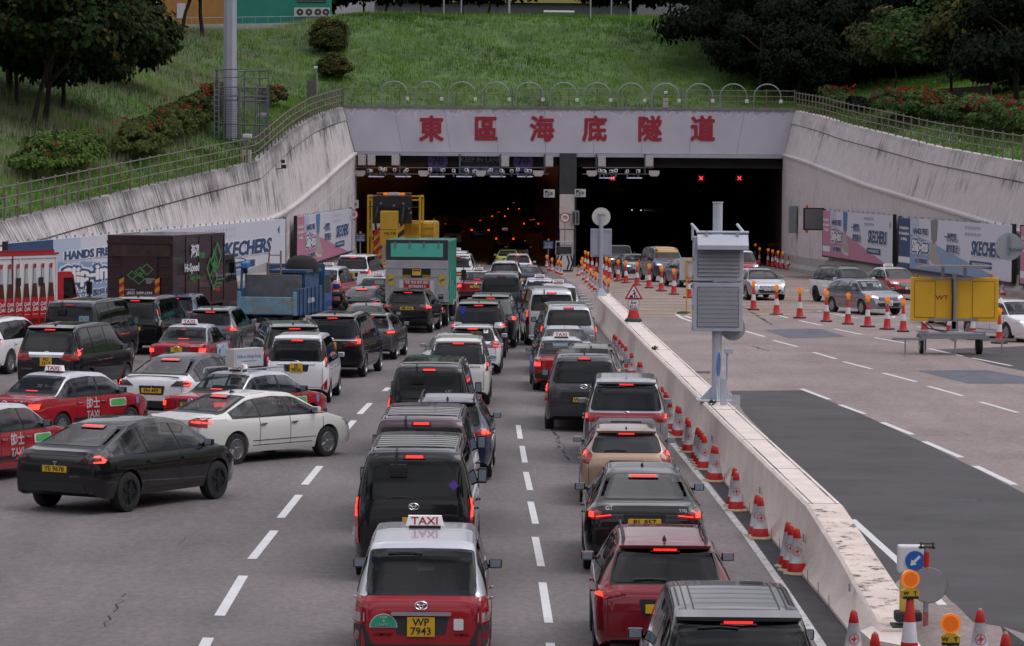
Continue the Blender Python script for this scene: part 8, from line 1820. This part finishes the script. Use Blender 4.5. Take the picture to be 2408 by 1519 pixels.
def advert(label, A, B_, z0, z1, accent, legm):
 """A,B_: (x,y) of the panel's start and end as read; z0,z1 pairs"""
 A3, B3 = Vector((*A, 0)), Vector((*B_, 0)); W_ = (B3-A3).length; u = (B3-A3)/W_; H_ = z1-z0
 n = Vector((u.y, -u.x, 0)); o = empty('advert_panel', (A[0], A[1], z0), math.atan2(u.y, u.x)); tag(o, label, 'billboard')
 s = MB(); s.box((W_/2, .06, H_/2), (W_, .10, H_), PW); s.build('board', o)
 sc = H_; s = MB(); y = -.003
 def q(pts, m, yy): s.add([(px*W_, yy, pz*H_) for px, pz in pts], [tuple(range(len(pts)))], m)
 q([(0, 0), (.115, 0), (.115, 1), (0, 1)], accent, y); q([(0, .10), (.115, .10), (.115, .22), (0, .22)], CR_, y-.003)
 q([(.115, 0), (.93, 0), (.38, .50), (.115, .72)], accent if accent is PK else BG_, y-.002)
 q([(.115, .70), (.19, .60), (.19, 1), (.115, 1)], LB, y-.004)
 s.build('print', o)
 s = MB()   # leg and shoe
 q([(.31, 1), (.375, 1), (.365, .60), (.318, .60)], legm, y-.006); q([(.325, .62), (.355, .62), (.352, .48), (.328, .48)], mat('ankle_skin', (.35, .18, .12), .6), y-.007)
 q([(.315, .50), (.345, .56), (.36, .50), (.385, .34), (.41, .22), (.40, .12), (.33, .15), (.30, .25), (.305, .40)], SHO, y-.008); q([(.30, .24), (.335, .15), (.40, .12), (.395, .07), (.33, .09), (.298, .16)], SHW, y-.010); s.build('print_shoe', o)
 s = MB(); k = H_/2.85; fx = W_/11.5/k
 def tt(t_, sz, m_, x, z, d, e=0, sx=.7, sh=0.):
  for j, (dx, dz) in enumerate([(0, 0)] if not e else [(0, 0), (e, 0), (-e, 0), (0, e), (0, -e), (e*.7, e*.7), (-e*.7, -e*.7), (e*.7, -e*.7), (-e*.7, e*.7)]):
   s.text(t_, sz*k, m_, frame((x*W_+dx*fx, y-.012-.008*d-.0006*j, z*H_+dz), (1, 0, 0), (0, 0, 1)), ext=.0004, shear=sh, sx=sx*fx)
 for i, t_ in enumerate(('No Bending Over.', 'No Touching Shoes.', 'No Kidding.')): tt(t_, .24, CR_, .058, .80-.11*i, 0, .008, .60)
 for m_, e, d in ((CR_, .075, 0), (NV, .02, 1)):
  tt('HANDS FREE', .46, m_, .215, .75, d, e, .62); tt('站立穿脫科技', .30, m_, .225, .17, d, e*.6, .72)
  tt('一秒閃穿，', .50, m_, .505, .68, d, e*.7, .62); tt('即穿即走!', .50, m_, .515, .46, d, e*.7, .62); tt('SKECHERS', 1.02, m_, .795, .52, d, e+.02, .60, .18)
 tt('Slip-ins', .86, CR_, .215, .46, 0, .2, .72); tt('Slip-ins', .86, NV, .215, .46, 1, .13, .72); tt('Slip-ins', .86, CR_, .215, .46, 2.4, .035, .72)
 s.build('lettering', o)
 s = MB(); s.quad(*[(a*W_, y-.012, b*H_) for a, b in ((.66, .18), (.84, .18), (.84, .30), (.66, .30))], NV); s.text('WWW.SKECHERS.COM.HK', .21*k, CR_, frame((.75*W_, y-.016, .24*H_), (1, 0, 0), (0, 0, 1)), ext=.001, bold=.01, sx=.62*fx); s.build('web_strip', o)
 s = MB()
 for r_ in (0, 1):
  for c_ in range(11):
   x_ = (.62+.0125*c_)*W_; z_ = (.90-.12*r_)*H_; s.add([(x_+.035*k*math.cos(a), y-.005, z_+.10*k*math.sin(a)) for a in np.linspace(0, 5.5, 8)], [tuple(range(8))], NV)
 s.add([(.955*W_, y-.005, .80*H_), (.965*W_, y-.005, .88*H_), (.965*W_, y-.005, .72*H_)], [(0, 1, 2)], NV); s.build('print_dots', o)
 s = MB()
 for x_ in (0, W_): s.box((x_, .08, H_/2), (.08, .2, H_+.15), BLK)
 s.box((W_/2, .03, -.05), (W_, .16, .08), BLK)
 for x_ in np.arange(.5, W_, 1.6): s.box((x_, .1, H_+.05), (.12, .05, .10), STL)
 s.build('frame', o)
fbl, fbr = ipl(WL, 1), ipl(WR, 1)
LX = lambda px, py, Y: atY(px, py, Y)
advert('long navy and white shoe advert behind the maroon lorry', (fbl(123)+.45, 123), (fbl(187)+.45, 187), .55, 3.42, NV, TRS)
advert('shorter pink shoe advert between the long one and the tunnel mouth', (fbl(193)+.45, 193), (fbl(235)+.45, 235), .45, 3.42, PK, mat('jeans_blue', (.05, .18, .38), .7))
advert('pink shoe advert on the far wall nearest the oncoming tube', (fbr(212)-.45, 212.5), (fbr(189.5)-.45, 189.5), .95, 3.82, PK, mat('jeans_blue', (.05, .18, .38)))
advert('navy shoe advert on the far wall above the yellow trailer', (fbr(188)-.45, 188), (fbr(163)-.45, 163), .95, 3.74, NV, TRS)
advert('next pink advert on the far wall, only its edge in view', (fbr(161.5)-.45, 161.5), (fbr(140)-.45, 140), .95, 3.72, PK, TRS)
def footing(P, sgn, name, label, off):
 fb = ipl(P, 1); vs = []; fs = []; Y_ = [float(v) for v in np.arange(P[0][0], 243.5, 1.5)]
 for Y in Y_:
  x = fb(Y)-sgn*off; g_ = gz(x, Y)-.1; vs += [(x-sgn*.42, Y, g_), (x-sgn*.40, Y, g_+.35), (x-sgn*.16, Y, g_+.6), (x-sgn*.10, Y, g_+1.12), (x+sgn*.35, Y, g_+1.14)]
 for i in range(len(Y_)-1):
  for k in range(4): fs.append((i*5+k, i*5+k+1, i*5+5+k+1, i*5+5+k))
 tag(mesh_obj(name, vs, fs, mat('footing_concrete', (.33, .31, .295), .85, var=.15, vs=1.5, dirt=((.09, .08, .08), .58)), smooth=True, sharp=30), label, 'barrier', kind='thing')
footing(WL, -1, 'wall_barrier', 'low concrete safety barrier under the adverts on the lorry side', .1)
footing(WR, 1, 'wall_barrier', 'low concrete safety barrier under the adverts on the oncoming side', .1)
p = terr(540, 333); Ym = p.y; rt = empty('lighting_mast', p); tag(rt, 'tall grey rust-streaked mast inside a wire maintenance cage', 'mast'); sm = FPX/Ym
MG = mat('mast_grey', (.40, .42, .49), .5, .2, var=.08, vs=.8, dirt=((.26, .16, .09), .60)); MGM = MG
s = MB(); s.lathe([(.44, 0), (.40, 4.5), (.36, 15)], MG, n=8); s.build('shaft', rt)
CG = mat('cage_steel', (.16, .17, .20), .5, .5); cg = empty('maintenance_cage', p); tag(cg, 'steel mesh cage with ladder round the foot of the mast', 'cage')
xc = (632+505)/2; cxm = (568-540)/sm
s = MB(); n_ = 10; Rr = 1.55; hh = 3.0; pts = [(cxm+Rr*math.cos(2*math.pi*k/n_+.3), Rr*math.sin(2*math.pi*k/n_+.3)) for k in range(n_)]
for x, y in pts: s.cyl((x, y, 0), (x, y, 4.0 if y > -.2 else hh), .045, CG, n=6)
for z in (.1, .9, hh-.75, hh-.5, hh):
 for a, b in zip(pts, pts[1:]+pts[:1]): s.cyl((*a, z), (*b, z), .03, CG, n=5)
for a, b in zip(pts, pts[1:]+pts[:1]): s.cyl((*a, 4.0), (*b, 4.0), .035, CG, n=5); s.cyl((*a, 3.55), (*b, 3.55), .025, CG, n=5)
s.build('frame', cg); s = MB()
for a, b in zip(pts, pts[1:]+pts[:1]):
 A_, B2 = Vector((*a, 0)), Vector((*b, 0))
 for k in range(1, 9): v = A_.lerp(B2, k/9); s.cyl((v.x, v.y, .1), (v.x, v.y, hh), .008, CG, n=3, cap=False)
 for z in np.arange(.2, hh, .14): s.cyl((a[0], a[1], z), (b[0], b[1], z), .007, CG, n=3, cap=False)
s.build('mesh', cg); s = MB(); xa = (508-540)/sm; xb_ = (519-540)/sm
for x in (xa, xb_): s.cyl((x, -1.3, -.1), (x, -1.3, 4.0), .03, STL, n=6)
for z in np.arange(.15, 3.1, .3): s.cyl((xa, -1.3, z), (xb_, -1.3, z), .022, STL, n=5)
s.build('ladder', cg)
p = terr(731, 235); o = empty('cabinet_post', p); tag(o, 'olive cabinet and camera post above the railing corner', 'cabinet'); s = MB(); s.rbox((0, 0, .65), (.62, .4, 1.5), mat('cabinet_olive', (.10, .10, .08), .6), b=.02); s.build('cabinet', o); s = MB(); s.cyl((.42, 0, 0), (.42, 0, 1.9), .07, STL, n=8); s.cyl((.42, 0, 1.9), (.42, 0, 2.3), .03, STL, n=6); s.rbox((.33, 0, 2.35), (.28, .2, .2), mat('camera_white', (.66, .66, .68), .4), b=.04); s.build('camera_post', o)
for px, py, lb in ((577, 385, 'white camera on a striped box by the railing below the mast'), (612, 330, 'white camera on a short pole beside the mast cage')):
 p = terr(px, py+4); o = empty('bank_camera', p); tag(o, lb, 'camera'); s = MB(); s.cyl((0, 0, 0), (0, 0, 1.5), .04, STL, n=6); s.rbox((.1, -.1, 1.55), (.5, .25, .22), mat('camera_white', (.66, .66, .68), .4), b=.04); s.build('camera_pole', o)
 if px == 577: s = MB(); s.rbox((.05, 0, .4), (.5, .4, .75), WBX, b=.02); s.box((-.12, -.21, .4), (.08, .01, .7), YS); s.box((-.04, -.212, .3), (.04, .01, .4), INK); s.build('striped_box', o)
p = atY(1567, 245, 243); o = empty('fascia_camera', (p.x, 244.6, 10.7)); tag(o, 'white camera on a small cabinet behind the fascia railing', 'camera'); s = MB(); s.rbox((0, 0, .45), (.38, .3, .9), WBX, b=.02); s.cyl((0, 0, .9), (0, 0, 1.2), .03, GRY); s.rbox((0, 0, 1.3), (.26, .35, .2), mat('camera_white', (.66, .66, .68), .4), b=.04); s.build('housing', o)
Yb = 292.
def bl(px, py, Y=Yb): return atY(px, py, Y)
HOA = mat('hoarding_orange', (.42, .20, .05), .6, var=.12, vs=1); GRN = mat('site_green', (.02, .23, .17), .5, var=.08, vs=1); WPT = mat('pale_parapet', (.42, .43, .47), .7, var=.1, vs=1)
a, b = bl(380, 52), bl(548, 52); o = empty('site_hoarding', (a.x, Yb, a.z)); tag(o, 'orange corrugated site hoarding behind the trees', 'hoarding'); s = MB(); W_ = b.x-a.x
for k in range(int(W_/.25)): s.box((k*.25+.12, .03 if k % 2 else 0, 2.5), (.25, .08, 5.5), HOA)
s.build('sheet', o); s = MB(); x_ = bl(501, 50).x-a.x; s.rbox((x_-.1+.5-3.2, -.1, .6+.4), (.75, .05, 1.3), mat('notice_white', (.55, .55, .6), .5), b=.01); s.build('notice', o)
a, b = bl(548, 50), bl(775, 50); o = empty('green_building', (a.x, Yb, a.z)); tag(o, 'green site building with dark louvres and air conditioners', 'building'); W_ = b.x-a.x
s = MB(); s.box((W_/2, 1.5, 2.6), (W_, 3, 6.0), GRN); s.build('wall', o)
for px in (715, 748):
 s = MB(); x_ = bl(px, 0).x-a.x; s.box((x_, -.03, 2.9), (1.3, .08, 2.4), BLK)
 for z in np.arange(1.8, 4.1, .22): s.box((x_, -.08, z), (1.2, .05, .05), STL)
 s.build('louvre_window', o)
ac = None
for k, px in enumerate((704, 725, 746, 765)):
 x_ = bl(px, 30)
 if ac is None:
  ac = empty('air_conditioner'); s = MB(); s.rbox((0, 0, 0), (.82, .35, .78), mat('ac_white', (.52, .50, .47), .5), b=.03); s.build('casing', ac); s = MB(); s.cyl((.1, -.19, 0), (.1, -.175, 0), .30, PLA, n=20); s.cyl((.1, -.2, 0), (.1, -.19, 0), .1, SG, n=12); s.build('fan', ac); q_ = ac
 else: q_ = copy_tree(ac)
 q_.location = (x_.x, Yb-.8, x_.z); tag(q_, 'white outdoor air-conditioner on the green building, %s from the drooping tree' % ORD[k], 'air conditioner', 'air conditioners on the green building')
a, b = bl(300, 60, 289), bl(800, 52, 289); o = empty('parapet', (a.x, 289, 0)); tag(o, 'long pale parapet with thin handrail along the top of the grass', 'parapet', kind='thing'); s = MB(); s.add([(0, 0, a.z-1.5), (b.x-a.x, 0, b.z-1.5), (b.x-a.x, 0, b.z), (0, 0, a.z), (0, .3, a.z), (b.x-a.x, .3, b.z)], [(0, 1, 2, 3), (3, 2, 5, 4)], WPT); s.tube([(0, 0, a.z+.55), (b.x-a.x, 0, b.z+.55)], .03, STL)
for t in np.arange(0, 1, .06): x_ = (b.x-a.x)*t; z_ = lerp(a.z, b.z, t); s.cyl((x_, 0, z_), (x_, 0, z_+.55), .02, STL, n=5)
s.build('wall', o)
LPL = [428, 652, 1038, 1079, 1191, 1388, 1437, 1482]
for k, px in enumerate(LPL):
 p = terr(px, 48 if px < 700 else (30 if px < 1300 else 42), 240); p = p if p.y < 300 else Vector(((px-CX)/FPX*296, 296, T((px-CX)/FPX*296, 296)))
 o = empty('lamp_post', p); tag(o, 'thin grey post standing on the crest, %s from the orange hoarding' % ORD[k], 'post', 'grey posts along the crest'); s = MB(); s.cyl((0, 0, -.3), (0, 0, 9), .10 if px in (428, 652, 1191) else .06, PG, n=8); s.build('shaft', o)
a, b = bl(880, 30, 330), bl(1680, 30, 330); o = empty('road_bridge', (a.x, 330, a.z)); tag(o, 'grey concrete flyover with yellow edge across the top of the frame', 'bridge', kind='thing'); s = MB(); s.box(((b.x-a.x)/2, 3, 1.9), (b.x-a.x, 6, 1.6), mat('flyover_yellow', (.40, .33, .12), .7)); s.box(((b.x-a.x)/2, 3.4, -.2), (b.x-a.x, 6, 3.0), mat('flyover_grey', (.10, .10, .11), .8, var=.2)); s.build('deck', o)  # yellow upper deck over a dark grey concrete lower deck
a, b = bl(1500, 55, 312), bl(1650, 55, 312); o = empty('abutment', (a.x, 312, a.z-1)); tag(o, 'grey concrete abutment wall beyond the crest', 'abutment', kind='thing'); s = MB(); s.box(((b.x-a.x)/2, 1, 2), ((b.x-a.x), 2, 5.5), mat('abutment_grey', (.26, .26, .28), .8, var=.12)); s.build('wall', o)
for (x0, x1, y0, y1, lb) in ((1278, 1350, 28, 29, 'short pale guard rail beyond the crest grass'), (1505, 1590, 58, 50, 'curving pale guard rail at the end of the crest')):
 a, b = bl(x0, y0, 288), bl(x1, y1, 288); o = empty('guard_rail', (a.x, 288, a.z)); tag(o, lb, 'guard rail'); s = MB(); s.cyl((0, 0, 0), (b.x-a.x, 0, b.z-a.z), .12, mat('rail_white', (.6, .6, .62), .5), n=8); s.build('rail', o); s = MB(); [s.cyl((t*(b.x-a.x), 0, -.9), (t*(b.x-a.x), 0, t*(b.z-a.z)), .05, STL) for t in (.05, .5, .95)]; s.build('post', o)
p = bl(1655, 35, 286); o = empty('direction_sign', p); tag(o, 'blue direction sign half hidden by the grove trees', 'road sign'); s = MB(); s.prism([(-.55, 0), (-.2, .42), (1.1, .5), (1.1, -.45), (-.2, -.42)], 1, -.03, .03, mat('sign_blue', (.02, .13, .45), .4)); s.cyl((.3, .05, -2.2), (.3, .05, 0), .05, STL); s.build('panel', o); s = MB(); s.text('Kwun Tong', .22, WHT, frame((.45, -.04, -.18), (1, 0, 0), (0, 0, 1)), ext=.002); s.build('lettering', o)
pth = MB(); P_ = [terr(*q) for q in ((1900, 222), (1950, 230), (2000, 237), (2060, 243), (2120, 250))]; PM = mat('path_brown', (.05, .042, .042), .9, var=.2)
for a, b in zip(P_[:-1], P_[1:]): pth.quad(*[(x, y, T(x, y)+.12) for x, y in ((a.x, a.y-1.0), (b.x, b.y-1.0), (b.x, b.y+1.0), (a.x, a.y+1.0))], PM)
tag(pth.build('footpath'), kind='structure')
a, b = terr(2045, 248), terr(2330, 228); o = empty('bank_wall', a); tag(o, 'low dark concrete wall behind the long red hedge', 'wall', kind='thing'); s = MB(); d = b-a; n_ = 12
for k in range(n_): u, v = d*(k/n_), d*((k+1)/n_); s.add([(u.x, u.y, u.z-.8), (v.x, v.y, v.z-.8), (v.x, v.y, v.z+.75), (u.x, u.y, u.z+.75), (u.x, u.y+.3, u.z+.75), (v.x, v.y+.3, v.z+.75)], [(0, 1, 2, 3), (3, 2, 5, 4)], mat('dark_wall', (.07, .065, .065), .9, var=.3))
s.build('wall_face', o)
a = terr(2330, 262); o = empty('handrail', a); tag(o, 'orange-brown handrail beside the dark bank wall', 'handrail'); s = MB(); OR_ = mat('handrail_ochre', (.25, .12, .03), .6); s.tube([(0, 0, 0), (0, 0, 1.6), (1.0, 0, 1.9)], .04, OR_); s.tube([(0, 0, .8), (1.2, 0, 1.2)], .035, OR_); s.build('rail', o)
TW = mat('tower_facade', (.12, .11, .11), .8, var=.2, vs=.05)
for k in range(9):
 x = -150+k*36+rnd.uniform(-8, 8); h = rnd.uniform(70, 150); y = -280+rnd.uniform(-30, 30); o = empty('tower_block', (x, y, -4)); tag(o, 'tall housing tower across the harbour road, %s in the row' % ORD[k], 'tower block', 'towers opposite the tunnel'); s = MB(); s.box((0, 0, h/2), (24, 22, h), TW); s.box((0, 0, h+2), (8, 8, 4), TW); s.build('wall', o)
